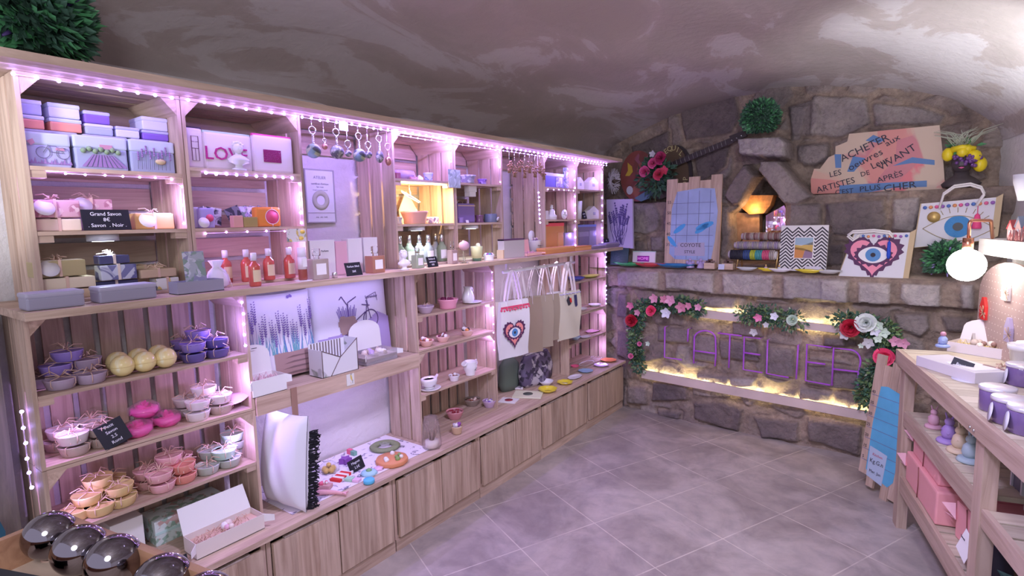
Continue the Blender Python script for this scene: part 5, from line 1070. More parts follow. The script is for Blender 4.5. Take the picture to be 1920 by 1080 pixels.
# ================================================================== far upper crates
ZE3,ZE2=1.851,1.621
def house(l,loc,w,h,d,m=None,rz=FX_,cat='house',roofm=None):
    t=thing('wooden_house',l,cat,loc,rz); MB().prism([(-w/2,0),(w/2,0),(w/2,h*.62),(0,h),(-w/2,h*.62)],0,d).build('walls',m or C_('house_white',(.80,.78,.76)),t)
    b=MB(); b.box(-w*.12,w*.12,-.0012,0,h*.3,h*.52); b.build('window_mark',C_('house_grey',(.45,.45,.55)),t)
    if roofm: b=MB(); b.prism([(-w*.55,h*.58),(0,h*1.0),(0,h*1.08),(-w*.6,h*.63)],-.003,d+.003); b.prism([(0,h*1.0),(w*.55,h*.58),(w*.6,h*.63),(0,h*1.08)],-.003,d+.003); b.build('roof',roofm,t)
    return t
for a,c,z,pyt,l in ((1082,1095,ZE3,332,'white little house at the near side of the top far board'),(1104,1122,ZE3,332,'white little house with a grey front, right on the top far board'),(1105,1123,ZE2,386,'white little house beside the leaning slate, middle far board')):
    p0,p1=on_x(a,pyt,-2.18),on_x(c,pyt,-2.18); house(l,(-2.18,(p0.y+p1.y)/2,z),p1.y-p0.y,on_x((a+c)/2,pyt,-2.18).z-z,.05)
t=fbox('lavender_tin','blue violet tin with a lavender picture, top far board','tin',1023,325,1057,346,-2.2,.06,C_('tin_blue_violet',(.20,.18,.55),.35),ZE3,lidm=LAV,lid=.2); MB().box(t['w']*.1,t['w']*.8,-.003,-.002,.01,t['h']*.75).build('picture',LAVPR,t)
fbox('lavender_tin','tall grey tin with lavender picture standing beside the blue violet tin','tin',1062,315,1076,347,-2.2,.03,LAVPR,ZE3)
t=thing('white_statuette','white seated statuette on the middle far board','statuette',U(1035,408,-2.2,ZE2),FX_); MB().lathe([(.045,0),(.046,.03),(.03,.04),(.028,.06),(.018,.075),(.001,.08)],16,sy=.7).build('body',WHITE,t); MB().ball((-.004,0,.088),.013,12).build('head',WHITE,t); cluster(t,.1,.006,[WHITE],5,.006,'hair',2)
fbox('white_box','white square box left of the seated statuette','box',1021,395,1029,408,-2.17,.05,PB1,ZE2)
t=thing('plaster_roundel','white plaster roundel with relief petals on the middle far board','roundel',U(1057,408,-2.17,ZE2),FX_); b=MB(); b.cyl(.036,0,.01,24,RT(0,0,.037,rx=PI/2)); b.build('disc',WHITE,t); b=MB(); [b.ball((.02*math.cos(k),-.01,.037+.02*math.sin(k)),.008,8) for k in range(6)]; b.build('relief_petals',WHITE,t)
t=thing('white_cone','tall white cone vase at the near side of the middle far board','vase',U(1085,405,-2.19,ZE2),0); MB().lathe([(.022,0),(.03,.14),(.026,.14),(.015,.02)],18).build('vase',WHITE,t)
slate_sign('black slate leaning between the cone vase and the little white house',U(1097,407,-2.155,ZE2),.06,.06,['maison','12€'],tilt=.25,sz=.014,roll=-.1)
def gbox(l,a,c,pyt,x,m,z0,lm=None,d=.07): return fbox('gift_box',l,'box',a,pyt,c,470,x,d,m,z0,lidm=lm,lid=.3,bev=.002)
ORB=C_('box_orange',(.66,.28,.10)); ORB2=C_('box_orange_light',(.78,.38,.16)); REDB=C_('box_red_top',(.80,.10,.12)); VGB=C_('box_violet_grey',(.24,.19,.32)); VGB2=C_('box_violet_light',(.36,.30,.48))
zf=ZMt
t1=gbox('long orange drawer box at the front under the orange gift boxes',1022,1078,463,-2.06,ORB,zf,ORB2); t2=gbox('short orange drawer box right of the long one',1080,1109,461,-2.06,ORB2,zf,ORB); t3=gbox('violet grey drawer box right of the orange ones',1111,1136,460,-2.06,VGB,zf,VGB2); t4=gbox('violet grey drawer box at the far tip of the long shelf',1137,1161,455,-2.06,VGB,zf,VGB2)
gbox('orange gift box with ribbon, left of the standing pair',1022,1045,437,-2.16,ORB,ZF,None); gbox('narrow orange gift box, right of the standing pair',1047,1057,436,-2.16,ORB2,ZF,None)
hz=on_x(1040,437,-2.16).z+.0005; gbox('red topped orange box lying across the orange pair',1022,1058,418,-2.16,ORB,hz,REDB)
gbox('violet grey gift box in the middle of the far crates',1060,1082,436,-2.16,VGB2,ZF,None); gbox('violet grey box with dark lid leaning row, right middle',1087,1104,434,-2.16,VGB,ZF,VGB2); gbox('narrow dark violet box next to the crate corner',1106,1118,432,-2.16,VGB2,ZF,None)
hz=on_x(1095,434,-2.16).z+.0005; gbox('blue topped violet box lying across the violet pair',1086,1118,421,-2.16,VGB,hz,C_('box_blue_top',(.25,.3,.8)))
slate_sign('black slate with a flower drawing at the far tip of the long shelf',U(1139,453,-2.12,ZMt),.09,.07,['*','9€'],tilt=.2,sz=.03)
# ================================================================== lower middle crates
Z5=1.116; Z6=.9276; Z7=.676; Z8=ZC+.011
t=bowl('candle_bowl','mauve candle in a clear glass bowl with raffia, near end',U(798,583,-2.215,Z5),.05,.042,C_('mauve_glass',(.52,.40,.50),.1,coat=.8),V2,'candle',.6); raffia_bow(t,.042,.03,RAF,6)
t=bowl('candle_bowl','big bright pink candle bowl with dark petals and wicks',U(840,575,-2.225,Z5),.062,.056,C_('pink_bright',(.85,.36,.48),.3,coat=.4),C_('wax_hotpink',(.78,.2,.36)),'candle',.75); cluster(t,.048,.035,[C_('petal_plum',(.22,.03,.10))],8,.012,'petals',3); wicks(t,((.02,0),(-.02,.01)),.05)
def handle(t,pts,r,m,name='handle'): MB().tube(pts,r,8).build(name,m,t)
t=thing('saucer','white saucer under the white pitcher','saucer',U(885,565,-2.235,Z5),0); MB().lathe([(.025,0),(.05,.004),(.062,.010),(.06,.011),(.03,.005),(.001,.004)],28).build('dish',WHITE,t)
t=thing('pitcher','white relief pitcher standing on a saucer','pitcher',U(878,562,-2.235,Z5+.006),FX_); MB().lathe([(.026,0),(.034,.004),(.038,.03),(.032,.06),(.022,.08),(.023,.095),(.028,.10),(.024,.098),(.018,.08),(.02,.06)],24,flute=.02,fn=8).build('body',WHITE,t); handle(t,[(.022,0,.09),(.04,0,.088),(.046,0,.07),(.034,0,.045)],.0035,WHITE)
GL2=C_('dessert_peach',(.80,.52,.44),.25,coat=.5)
for px,x,l,mm in ((800,-2.22,'peach dessert candle with slices at the near end',[C_('petal_brown',(.30,.12,.08)),LBL,C_('slice_orange',(.8,.35,.12))]),(831,-2.22,'peach dessert candle with dark berries, middle one',[C_('petal_plum'),C_('petal_brown'),LBL]),(877,-2.215,'peach dessert candle with black berries and a spoon, right one',[C_('berry',(.02,.015,.02)),C_('slice_orange'),LBL])):
    t=bowl('dessert_candle',l+' of the pink shelf',U(px,650,x,Z6),.042,.034,GL2,CRW,'candle',.6); cluster(t,.034,.026,mm,9,.010,'toppings',px); 
    if px==877: MB().tube([(.02,0,.04),(.05,.02,.07)],.002,5).build('spoon',C_('spoon_wood',(.3,.15,.1)),t)
    MB().cyl(.012,0,.003,14,RT(-.01,.02,.045,ry=1.2)).build('white_tag',LBL,t)
t=thing('tissue_card','pale pink card lying at the right of the dessert candles','card',U(912,625,-2.3,Z6+.003),FX_); MB().box(-.06,.05,-.03,.09,0,.002).build('card',C_('tissue_pale',(.78,.62,.72)),t)
t=thing('saucer','white saucer under the sauce boat','saucer',U(806,740,-2.215,Z7),0); MB().lathe([(.03,0),(.055,.003),(.066,.012),(.064,.013),(.04,.006),(.001,.004)],28).build('dish',WHITE,t)
t=thing('sauce_boat','white relief sauce boat filled with brown wax','sauce boat',U(805,735,-2.215,Z7+.006),0); MB().lathe([(.025,0),(.032,.005),(.02,.012),(.04,.022),(.048,.045),(.046,.058),(.04,.062),(.042,.05)],26,sx=.9,sy=1.1,flute=.025,fn=10).build('body',WHITE,t); MB().lathe([(.001,.05),(.041,.05)],20,sx=.9,sy=1.1).build('wax_fill',C_('wax_brown',(.35,.22,.18)),t); MB().prism([(.03,.045),(.055,.075),(.04,.05)],-.012,.012,RT(rz=1.2)).build('spout',WHITE,t)
t=bowl('tea_cup','small white cup with dark print and brown topping',U(852,722,-2.215,Z7),.034,.036,C_('cup_print',(.80,.78,.82),.25,coat=.4),C_('wax_brown'),'cup',.7); cluster(t,.034,.018,[C_('petal_brown'),LBL],4,.008,'toppings',2)
t=thing('cream_jug','white cream jug with a small sprig drawing','jug',U(882,705,-2.215,Z7),FX_); MB().lathe([(.028,0),(.03,.003),(.028,.01),(.042,.04),(.044,.06),(.038,.082),(.04,.088),(.036,.086),(.034,.07)],26).build('body',WHITE,t); MB().lathe([(.001,.0),(.014,.01),(.02,.03),(.016,.028)],10,RT(-.04,0,.062,ry=-.6)).build('spout',WHITE,t); handle(t,[(.038,0,.078),(.06,0,.085),(.068,0,.065),(.058,0,.04),(.04,0,.03)],.0038,WHITE); b=MB(); b.tube([(-.008,-.043,.035),(.006,-.044,.048),(.016,-.042,.044)],.0012,4); b.tube([(.0,-.0435,.04),(.008,-.0425,.034)],.0012,4); b.build('sprig_drawing',INK,t)
def bw(l,px,py,x,r,h,m,inner,tops,z=Z8,n=7,ts=.009): 
    t=bowl('candle_bowl',l,U(px,py,x,z),r,h,m,inner,'candle',.6)
    if tops: cluster(t,h*.85,r*.6,tops,n,ts,'toppings',px)
    return t
bw('pink glass candle bowl with dark red petals at the foot of the middle crate',853,785,-2.26,.055,.05,C_('rose_clear',(.66,.28,.32),.2,coat=.6),C_('wax_rose',(.7,.35,.38)),[C_('petal_red',(.3,.02,.04))]); bw('smoky brown candle bowl behind the pink one',886,773,-2.33,.055,.045,C_('smoke_glass',(.30,.24,.20),.15,coat=.6),C_('wax_brown'),[RAFW,C_('petal_brown')]); t=bw('lilac candle bowl with a white flower at the right',918,783,-2.215,.045,.045,C_('lilac_glass',(.55,.40,.58),.25,coat=.6),LAVS,[LBL,C_('tin_purple')],n=6)
t=bowl('dessert_candle','yellow dessert candle with violet topping and white tag on the counter',place_z(857,812),.036,.045,C_('honey_glass',(.62,.45,.28),.25,coat=.5),CRW,'candle',.7); cluster(t,.046,.022,[C_('sachet_purple'),LBL,LAVS],8,.01,'toppings',5)
t=thing('bagged_candle','candle and dried flowers wrapped in a tall clear film bag','gift',place_z(810,838),0); MB().lathe([(.028,0),(.034,.004),(.034,.04),(.001,.04)],20).build('candle',CRW,t); b=MB(); rs=random.Random(1)
for i in range(16): a=rs.uniform(0,6.3); b.tube([(.01*math.cos(a),.01*math.sin(a),.04),(.03*math.cos(a),.03*math.sin(a),rs.uniform(.09,.15))],.0018,4,r2=.004)
b.build('dried_flowers',C_('dry_flower2',(.35,.24,.18)),t); MB().lathe([(.05,0),(.052,.03),(.045,.10),(.035,.17),(.028,.172)],12,flute=.1,fn=5).build('film_bag',FILM,t)

# ================================================================== hanging tote bags
def tote(l,y,w,h,m,deco=None,x=-2.10,zt=1.10,d=.03,lean=0,strapm=None,rz=0,sl=.0):
    t=thing('tote_bag',l,'bag',(x,y,zt),FX_+rz); b=MB()
    def f(s): return lambda u,v:((u-.5)*w*(1-.05*v)+lean*(1-v),s*(d/2*math.sin(PI*min(1,max(0,1.1-v)))+.004)+.006*math.sin(7*u+5*v),-h+h*v)
    b.grid(f(-1),10,10); b.grid(f(1),10,10)
    for s in (0,1): b.grid(lambda u,v:(lambda p,q:(p[0],p[1]*(1-u)+q[1]*u,p[2]))(f(-1)(s,v),f(1)(s,v)),2,10)
    b.build('bag_body',m,t)
    for sd in (-1,1):
        c=MB(); x1,x2=-w*.25,w*.25; top=1.305-zt
        c.ribbon([(x1,sd*.010,-.04),(x1*.95,sd*.012,.02),(x1*.6,sd*.014,top*.6),(x1*.25+sl,sd*.012,top-.006),(sl,sd*.002,top+.008),(x2*.25+sl,sd*.012,top-.006),(x2*.6,sd*.014,top*.6),(x2*.95,sd*.012,.02),(x2,sd*.010,-.04)],.026,(0.35,1,.05)); c.build('strap',strapm or C_('strap_white',(.84,.80,.78),.9),t)
    if deco: deco(t,w,h,d)
    return t
TW=C_('tote_white',(.80,.78,.80),.9); TK=C_('tote_khaki',(.30,.23,.16),.9); TK2=C_('tote_taupe',(.38,.31,.23),.9); TE=C_('tote_ecru',(.72,.68,.54),.9)
HRED=C_('heart_coral',(.85,.30,.28)); HBLK=C_('heart_dark',(.10,.03,.10)); PNKR=C_('pom_red',(.75,.08,.18)); EYEB=C_('eye_blue',(.10,.28,.58)); EYEW=C_('eye_white',(.85,.85,.88)); HPNK=C_('heart_pink',(.88,.30,.42))
def heart_pts(r,n=40,spike=0):
    pts=[]
    for k in range(n):
        a=2*PI*k/n; x=16*math.sin(a)**3; z=13*math.cos(a)-5*math.cos(2*a)-2*math.cos(3*a)-math.cos(4*a); q=r/17*(1+(spike if k%2 else 0)); pts.append((x*q,z*q))
    return pts
def heart_eye(t,cx,cz,r,y,col=HPNK):
    M=RT(cx,0,cz); b=MB(); b.prism(heart_pts(r,56,.13),y-.0008,y,M); b.build('heart_border',HBLK,t)
    b=MB(); b.prism(heart_pts(r*.86,40),y-.0016,y-.0008,M); b.build('heart_fill',col,t)
    b=MB(); b.prism([((r*.62+(.08*r if k%2 else 0))*math.cos(2*PI*k/32),(r*.40+(.1*r if k%2 else 0))*math.sin(2*PI*k/32)) for k in range(32)],y-.0022,y-.0016,M); b.build('lashes',HBLK,t)
    b=MB(); b.prism([(r*.52*math.cos(2*PI*k/24),r*.28*math.sin(2*PI*k/24)*(1.1-.1*math.cos(4*PI*k/24))) for k in range(24)],y-.0028,y-.0022,M); b.build('eye_white',EYEW,t)
    b=MB(); b.m=0; b.prism([(r*.27*math.cos(2*PI*k/20),r*.27*math.sin(2*PI*k/20)) for k in range(20)],y-.0034,y-.0028,M); b.m=1; b.prism([(r*.09*math.cos(2*PI*k/14),r*.09*math.sin(2*PI*k/14)) for k in range(14)],y-.004,y-.0034,M); b.build('iris',[EYEB,INK],t)
def poms(t,x0,x1,z,y,cols,n,r=.007):
    b=MB()
    for i in range(n): b.m=i%len(cols); b.ball((x0+(x1-x0)*i/(n-1),y,z-.004*((i*3)%2)),r,7)
    b.build('pompom_trim',cols,t)
def d_heart(t,w,h,d):
    heart_eye(t,-.02,-h*.55,.095,-d/2-.012,HRED); poms(t,-w*.47,w*.47,-.05,-d/2-.006,[PNKR],11,.008); b=MB(); b.box(-w*.48,w*.48,-d/2-.007,-d/2-.004,-.042,-.03); b.build('red_band',PNKR,t)
def d_zip(t,w,h,d): b=MB(); b.box(-.004,.004,-d/2-.009,-d/2-.004,-h*.95,-.01); b.build('front_seam',C_('seam_dark',(.22,.17,.12)),t)
def d_roost(t,w,h,d):
    b=MB(); b.m=0; b.prism([(-.05,-.06),(-.03,-.03),(-.01,-.05),(.0,-.09),(-.03,-.10)],-d/2-.009,-d/2-.006); b.m=1; b.prism([(-.02,-.05),(.0,-.045),(.01,-.08),(-.01,-.08)],-d/2-.0105,-d/2-.009); b.build('printed_motif',[INK,C_('soap_red')],t)
    b=MB(); b.prism([(.04,-.03),(.07,-.03),(.08,-.11),(.06,-.12),(.05,-.1)],-d/2-.009,-d/2-.006); b.build('navy_tab',C_('navy_cloth',(.05,.05,.15)),t); poms(t,-w*.45,w*.45,-.012,-d/2-.004,[C_('lilac_pom',(.6,.55,.8))],14,.006)
ya=[on_x(p,570,-2.09).y for p in (950,978,1000,1022,1050)]
tote('white tote with red pompom edge and a coral heart eye, nearest on the rail',ya[0],.26,.36,TW,d_heart,zt=1.125,x=-2.04,rz=-.15)
tote('khaki tote with a dark front seam, second on the rail',ya[1]+.03,.26,.37,TK,d_zip,zt=1.11,x=-2.10,rz=-.55,lean=.01)
tote('taupe tote in the middle of the rail',ya[2]+.03,.26,.36,TK2,d_zip,zt=1.11,x=-2.09,rz=-.5)
tote('greyish taupe tote behind the ecru one',ya[3]+.02,.24,.33,TK2,None,zt=1.10,x=-2.10,rz=-.3)
tote('ecru tote with a rooster print and navy tab, farthest on the rail',ya[4]+.07,.27,.35,TE,d_roost,zt=1.10,x=-2.06,rz=-.1)
for i in range(3): tote(['plain ecru tote squeezed behind the white heart tote','plain ecru tote squeezed behind the khaki tote','plain white tote at the back of the far end of the rail'][i],2.90+.12*i if i<2 else 3.5,.20,.30,TW if i else TE,None,zt=1.09,x=-2.17,rz=-1.0 if i<2 else -.3,sl=.01)
# things below the totes
ZCt=ZC+.001
BLW=speck('black_floral',(.58,.55,.62),[(.05,.04,.08),(.15,.12,.22)],34,.44)
t=thing('cosmetic_bag','large black and white patterned bag standing below the totes','bag',(-2.28,on_x(1005,690,-2.28).y,ZCt),FX_); b=MB(); b.lathe([(.13,0),(.17,.03),(.18,.12),(.15,.2),(.13,.23)],24,sx=1.15,sy=.4,flute=.03,fn=9); b.build('bag_body',BLW,t); MB().tube([(-.13,0,.235),(.13,0,.235)],.006,6).build('zip',WHZ,t)
t=thing('green_case','dark green oval case behind the patterned bag','case',(-2.36,on_x(962,690,-2.36).y-.05,ZCt),FX_); MB().lathe([(.09,0),(.11,.05),(.10,.18),(.06,.22),(.001,.225)],20,sy=.5).build('case',C_('green_case',(.16,.22,.19),.6),t)
def flatcloth(l,px,py,w,h,m,rz,th=.006,deco=None,dm=None):
    t=thing('folded_cloth',l,'cloth',place_z(px,py,ZCt),rz); MB().box(-w/2,w/2,-h/2,h/2,0,th,None,.002).build('cloth',m,t)
    if deco: MB().cyl(deco,th,th+.0012,20).build('motif',dm,t)
flatcloth('pale patterned folded cloth at the near side below the totes',962,725,.16,.14,PAPR,.5,.012); flatcloth('yellow folded cloth with a dark oval motif below the totes',990,741,.20,.15,C_('cloth_lemon',(.74,.74,.55),.9),.45,.01,.035,C_('motif_dark',(.1,.12,.1)))
flatcloth('white folded cloth printed with a red motif at the counter edge',954,752,.12,.10,C_('cloth_white',(.8,.78,.8),.9),.3,.008,.028,C_('motif_red',(.35,.05,.07)))
def dish(l,loc,r,h,m,inner=None,fl=.04,sx=1,sy=1,rz=0):
    t=thing('dish',l,'dish',loc,rz); MB().lathe([(r*.45,0),(r*.5,.002),(r*.85,h*.6),(r,h),(r*.97,h),(r*.8,h*.55),(r*.4,.005),(.001,.004)],28,flute=fl,fn=8,sx=sx,sy=sy).build('dish_body',m,t)
    if inner: MB().lathe([(r*.42,.0055),(.001,.0062)],20).build('centre_motif',inner,t)
    return t
YDI=C_('dish_yellow',(.80,.66,.05),.25,coat=.5); BDI=C_('dish_blue',(.10,.12,.55),.25,coat=.5); PDI=C_('dish_pink',(.80,.45,.62),.3,coat=.4); LDI=C_('dish_lilac',(.48,.38,.72),.3,coat=.4); SDI=C_('dish_sky',(.35,.58,.85),.3,coat=.4); ODI=C_('dish_orange',(.88,.30,.12),.3,coat=.4); RDI=C_('dish_red',(.80,.12,.25),.3,coat=.4); YGD=C_('dish_olive',(.58,.60,.12),.3,coat=.4); WDI=C_('dish_white',(.82,.80,.86),.3,coat=.4)
def ondish(l,px,py,r,h,m,inner=None,z=ZCt,**k): p=on_z(px,py,z); return dish(l,(p.x,p.y,z),r,h,m,inner,**k)
ondish('yellow dish with a white rim in front of the totes',1027,735,.068,.028,YDI,C_('lemon')); ondish('bright yellow flower dish with a pale centre',1059,720,.058,.02,YDI,WHITE,fl=.1)
t=dish('white bowl with black dots nested behind the yellow dish',tuple(place_z(1024,722,ZCt)),.055,.035,WDI,None,fl=0)
ondish('pale oval dish behind the bright yellow flower dish',1078,709,.062,.014,WDI,None,sx=.7,sy=1.3)
ondish('sky blue plate with dark edge at the counter front',1098,697,.060,.012,SDI); ondish('lilac wavy plate right of the sky blue one',1127,686,.062,.012,LDI,fl=.06); ondish('orange plate at the far corner of the counter',1141,677,.068,.014,ODI,fl=.05); ondish('red pink bowl by the upright of the far crate',1078,690,.035,.022,RDI); ondish('long white tray in front of the far crate',1100,683,.06,.012,WDI,None,sx=.8,sy=1.7); ondish('white leaf shaped dish at the back of the far counter',1118,672,.05,.012,WDI,fl=.12)
Z9,Z10,Z11=1.131,ZJ+.0108,.651
dish('deep blue leaf dish on the top board of the far lower crate',U(1079,527,-2.24,Z9),.075,.028,BDI,None,fl=.1); dish('olive yellow long leaf dish behind the deep blue one',U(1108,520,-2.24,Z9),.06,.02,YGD,None,sy=1.9,fl=.06)
dish('white round dish with dark rim, near one on the second far board',U(1090,578,-2.23,Z10),.05,.02,WDI,C_('dish_centre',(.6,.68,.8))); dish('white round dish with dark rim, far one on the second far board',U(1115,572,-2.23,Z10),.055,.022,WDI,C_('dish_centre'))
dish('small pale blue bowl on the third far board',U(1079,645,-2.23,Z11),.045,.03,C_('dish_ice',(.5,.62,.85),.3,coat=.4)); dish('pink wavy tray on the third far board',U(1113,624,-2.26,Z11),.05,.014,PDI,None,sy=2.2,fl=.06); dish('white oval tray between the pale blue bowl and the pink tray',U(1098,636,-2.2,Z11),.04,.01,WDI,None,sy=1.4)

# ================================================================== back wall
RZB=math.atan(SL)
class WallThing:
    """a thing standing parallel to the stone wall, d metres from its lower face; surveyed outlines become local x,z"""
    def __init__(s,name,l,cat,px,py,d,z=None,group=None,tilt=0):
        s.d=d; p=on_p(px,py,YB+d,SL); 
        if z is not None: p.z=z
        s.t=thing(name,l,cat,p,RZB,group); s.t.rotation_euler=(-tilt,0,RZB); s.p=p; s.tilt=tilt
    def L(s,px,py):
        q=on_p(px,py,YB+s.d,SL)-s.p; return (q.x*math.cos(RZB)+q.y*math.sin(RZB),q.z/math.cos(s.tilt))
    def poly(s,name,pts,m,y0,y1,label=None): 
        P=[s.L(*q) for q in pts]
        a=sum(P[i][0]*P[(i+1)%len(P)][1]-P[(i+1)%len(P)][0]*P[i][1] for i in range(len(P)))
        if a<0: P=P[::-1]
        return MB().prism(P,y0,y1).build(name,m,s.t,label)
def polyin(b,W,pts,y0,y1):
    P=[W.L(*q) for q in pts]
    a=sum(P[i][0]*P[(i+1)%len(P)][1]-P[(i+1)%len(P)][0]*P[i][1] for i in range(len(P)))
    b.prism(P if a>0 else P[::-1],y0,y1)
def wtext(W,s,px,py,hpx,ang,m,y=-.003,sx=1.0):
    x,z=W.L(px,py); k=depth(W.p)/FPX; return text('painted_word',s,hpx*k*1.35,m,W.t,(x,y,z),rot=(PI/2,-math.radians(ang),0),sx=sx,ext=.0006)
YEL=(1,.86,.45)
# two rails and the tube letters
for pts,l,zz in ((((1306,579),(1580,612),(1580,625),(1306,594)),'upper wooden rail of the tube letter sign on the stone wall',0),(((1204,693),(1630,772),(1630,789),(1204,708)),'lower wooden rail of the tube letter sign, glowing from behind',1)):
    W=WallThing('wall_rail',l,'rail',*pts[0],-.075); W.poly('rail_board',pts,C_('rail_wood',(.62,.50,.46),.6,var=.15,vscale=3),-.012,.006)
    q=[W.L(*p) for p in pts]; x0,x1=q[0][0],q[1][0]; sl=(q[1][1]-q[0][1])/(x1-x0)
    b=MB(); 
    for k in range(4): 
        xx=x0+.12+(x1-x0-.24)*k/3; zz_=q[0][1]+sl*(xx-x0)-.025; b.box(xx-.012,xx+.012,.006,.07,zz_-.012,zz_+.012)
    b.build('spacer',WG,W.t)
    for k in range(3):
        xx=x0+(x1-x0)*(k+.5)/3; wp=W.p+Vector((xx,xx*SL+.035,q[0][1]+sl*(xx-x0)-.02))
        lamp('rail_light','AREA',wp,YEL,1.2 if zz else 1.1,(x1-x0)/3,.01,rot=(math.radians(100),0,RZB))
W=WallThing('tube_letters','purple tube letters reading L\'ATELIER between the two rails','sign',1244,670,-.085)
TUB=mat('purple_tube',(.36,.08,.55),.3,emit=(.45,.12,.75),es=.12)
def arc(c,r1,r2,a0,a1,n=8): return [(c[0]+r1*math.cos(math.radians(a0+(a1-a0)*k/n)),c[1]-r2*math.sin(math.radians(a0+(a1-a0)*k/n))) for k in range(n+1)]
LET=[('letter_l',[[(360,378),(358,540),(450,553)]]),('apostrophe',[[(484,390),(482,456)]]),
 ('letter_a',[[(513,572),(517,440)]+arc((573,440),57,42,180,0,10)+[(632,520),(627,587)],[(517,505),(630,520)]]),
 ('letter_t',[[(642,411),(770,426)],[(707,418),(701,596)]]),('letter_e',[[(868,440),(784,431),(778,605),(880,622)],[(781,515),(868,527)]]),
 ('letter_l',[[(908,448),(902,626),(1020,648)]]),('letter_i',[[(1071,475),(1060,656)]]),('letter_e',[[(1245,488),(1118,471),(1110,664),(1240,688)],[(1114,564),(1215,577)]]),
 ('letter_r',[[(1250,690),(1260,490),(1345,499)]+arc((1345,560),58,60,85,-10,8)+[(1392,618),(1255,602)],[(1392,618),(1388,700)]])]
for n,strokes in LET:
    b=MB()
    for st in strokes:
        P=[W.L(*q) for q in zs6(st)]; b.tube([(x,0,z) for x,z in P],.006,7)
    x,z=W.L(*zs6([strokes[0][0]])[0]); b.tube([(x,0,z),(x,.075,z)],.002,4)
    b.build(n,TUB,W.t)
# garlands
LEAFD=C_('leaf_dark',(.06,.14,.09),.6,var=.4,vscale=20); LEAFM=C_('leaf_mid',(.16,.26,.10),.6,var=.4,vscale=20); LEAFP=C_('leaf_pale',(.45,.50,.36),.7)
def leaves(b,c,rad,n,size,rs,spread=None,droop=0,radial=False):
    sp=spread or (1,1,1)
    for i in range(n):
        d=Vector((rs.gauss(0,1),rs.gauss(0,1),rs.gauss(0,1))); d.normalize(); q=rad*(rs.random()**.4)
        p=Vector(c)+Vector((d.x*q*sp[0],d.y*q*sp[1],d.z*q*sp[2]))
        e=(d+Vector((rs.uniform(-.6,.6),rs.uniform(-.6,.6),rs.uniform(-.6,.6)-droop))).normalized()
        s=e.cross(Vector((rs.random()-.5,rs.random()-.5,rs.random()-.5))).normalized(); nn=e.cross(s); L_=size*rs.uniform(.6,1.3); w_=L_*.28
        b._add([p,p+e*L_*.45+s*w_+nn*L_*.08,p+e*L_,p+e*L_*.45-s*w_+nn*L_*.08,p+e*L_*.5],[(0,1,4),(1,2,4),(2,3,4),(3,0,4)])
def blossom(t,name,W,px,py,r,m,kind='five',y=-.03,seed=1,label=None):
    x,z=W.L(px,py); M=RT(x,y,z,rx=PI/2+.1*(seed%3-1),ry=.25*((seed*7)%5-2)/2); b=MB()
    if kind=='rose': rose(b,r,seed,M,13)
    else:
        for k in range(5):
            a=2*PI*k/5+seed; c,s_=math.cos(a),math.sin(a)
            def f(u,v,c=c,s_=s_):
                w=math.sin(PI*min(1,v*.85+.1))*.42*r*(2*u-1); q=v*r; return (c*q-s_*w,s_*q+c*w,.35*r*v*v+.05*r)
            b.grid(f,3,4,True,M)
        b.ball((0,0,.1*r),r*.16,6,M=M)
    return b.build(name,m,t,label)
def garland(l,path,n,size,flowers,d=-.12,thick=.05,extra=None,seed=1):
    W=WallThing('flower_garland',l,'garland',*path[0],d); rs=random.Random(seed)
    P=[W.L(*q) for q in path]; b=MB(); c=MB(); e=MB(); 
    c.tube([(x,.02,z) for x,z in P],.005,5); c.build('stem',C_('stem_green',(.12,.16,.07)),W.t)
    for mm,nm,frac in ((LEAFD,'dark_foliage',.6),(LEAFM,'green_foliage',.3),(LEAFP,'pale_foliage',.1)):
        b=MB()
        for i in range(int(n*frac/6)):
            k=rs.random()*(len(P)-1); j=int(k); f=k-j; x=P[j][0]*(1-f)+P[j+1][0]*f; z=P[j][1]*(1-f)+P[j+1][1]*f
            leaves(b,(x,0,z),thick,6,size*(.7 if nm=='pale_foliage' else 1),rs,(1.2,.6,1.2),.2)
        b.build(nm,mm,W.t)
    for i,(px,py,r,m,k,nm) in enumerate(flowers): blossom(W.t,nm,W,px,py,r,m,k,-.045-.01*(i%2),i+seed)
    return W
RSE=C_('rose_red',(.50,.02,.05),.5); RSP=C_('rose_pink',(.85,.08,.20),.5); RSW=C_('rose_white',(.74,.80,.76),.5); ORC=C_('orchid_pink',(.68,.32,.45),.5); ORC2=C_('orchid_rose',(.62,.24,.34),.5); BLW_=C_('blossom_white',(.72,.74,.82),.5); BLM=C_('blossom_mint',(.58,.72,.58),.5); BLP=C_('blossom_magenta',(.78,.22,.42),.5); BLG_=C_('blossom_grey',(.55,.55,.56),.5)
def z65(x,y): return (1160+x/6,540+y/6)
garland('flower garland hanging down the left end of the sign, roses and orchids',[z65(900,230),z65(700,190),z65(400,190),z65(220,240),z65(180,450),z65(190,700),z65(230,900)],2400,.034,
 [(*z65(405,245),.045,RSP,'rose','pink_rose'),(*z65(195,350),.055,RSE,'rose','red_rose'),(*z65(565,270),.045,BLW_,'five','white_blossom'),(*z65(620,130),.045,ORC,'five','pink_orchid'),(*z65(430,110),.04,ORC,'five','pink_orchid'),(*z65(740,205),.045,ORC2,'five','rose_orchid'),(*z65(540,120),.035,ORC2,'five','rose_orchid'),(*z65(930,205),.03,ORC,'five','pink_orchid'),(*z65(165,190),.035,BLP,'five','magenta_blossom'),(*z65(180,750),.025,BLP,'rose','pink_bud'),(*z65(270,615),.022,BLP,'rose','pink_bud'),(*z65(250,265),.03,ORC,'five','pink_orchid'),(*z65(360,615),.022,BLM,'five','mint_blossom'),(*z65(820,190),.03,ORC2,'five','rose_orchid')],seed=3)
def z55(x,y): return (1370+x/5.486,560+y/5.486)
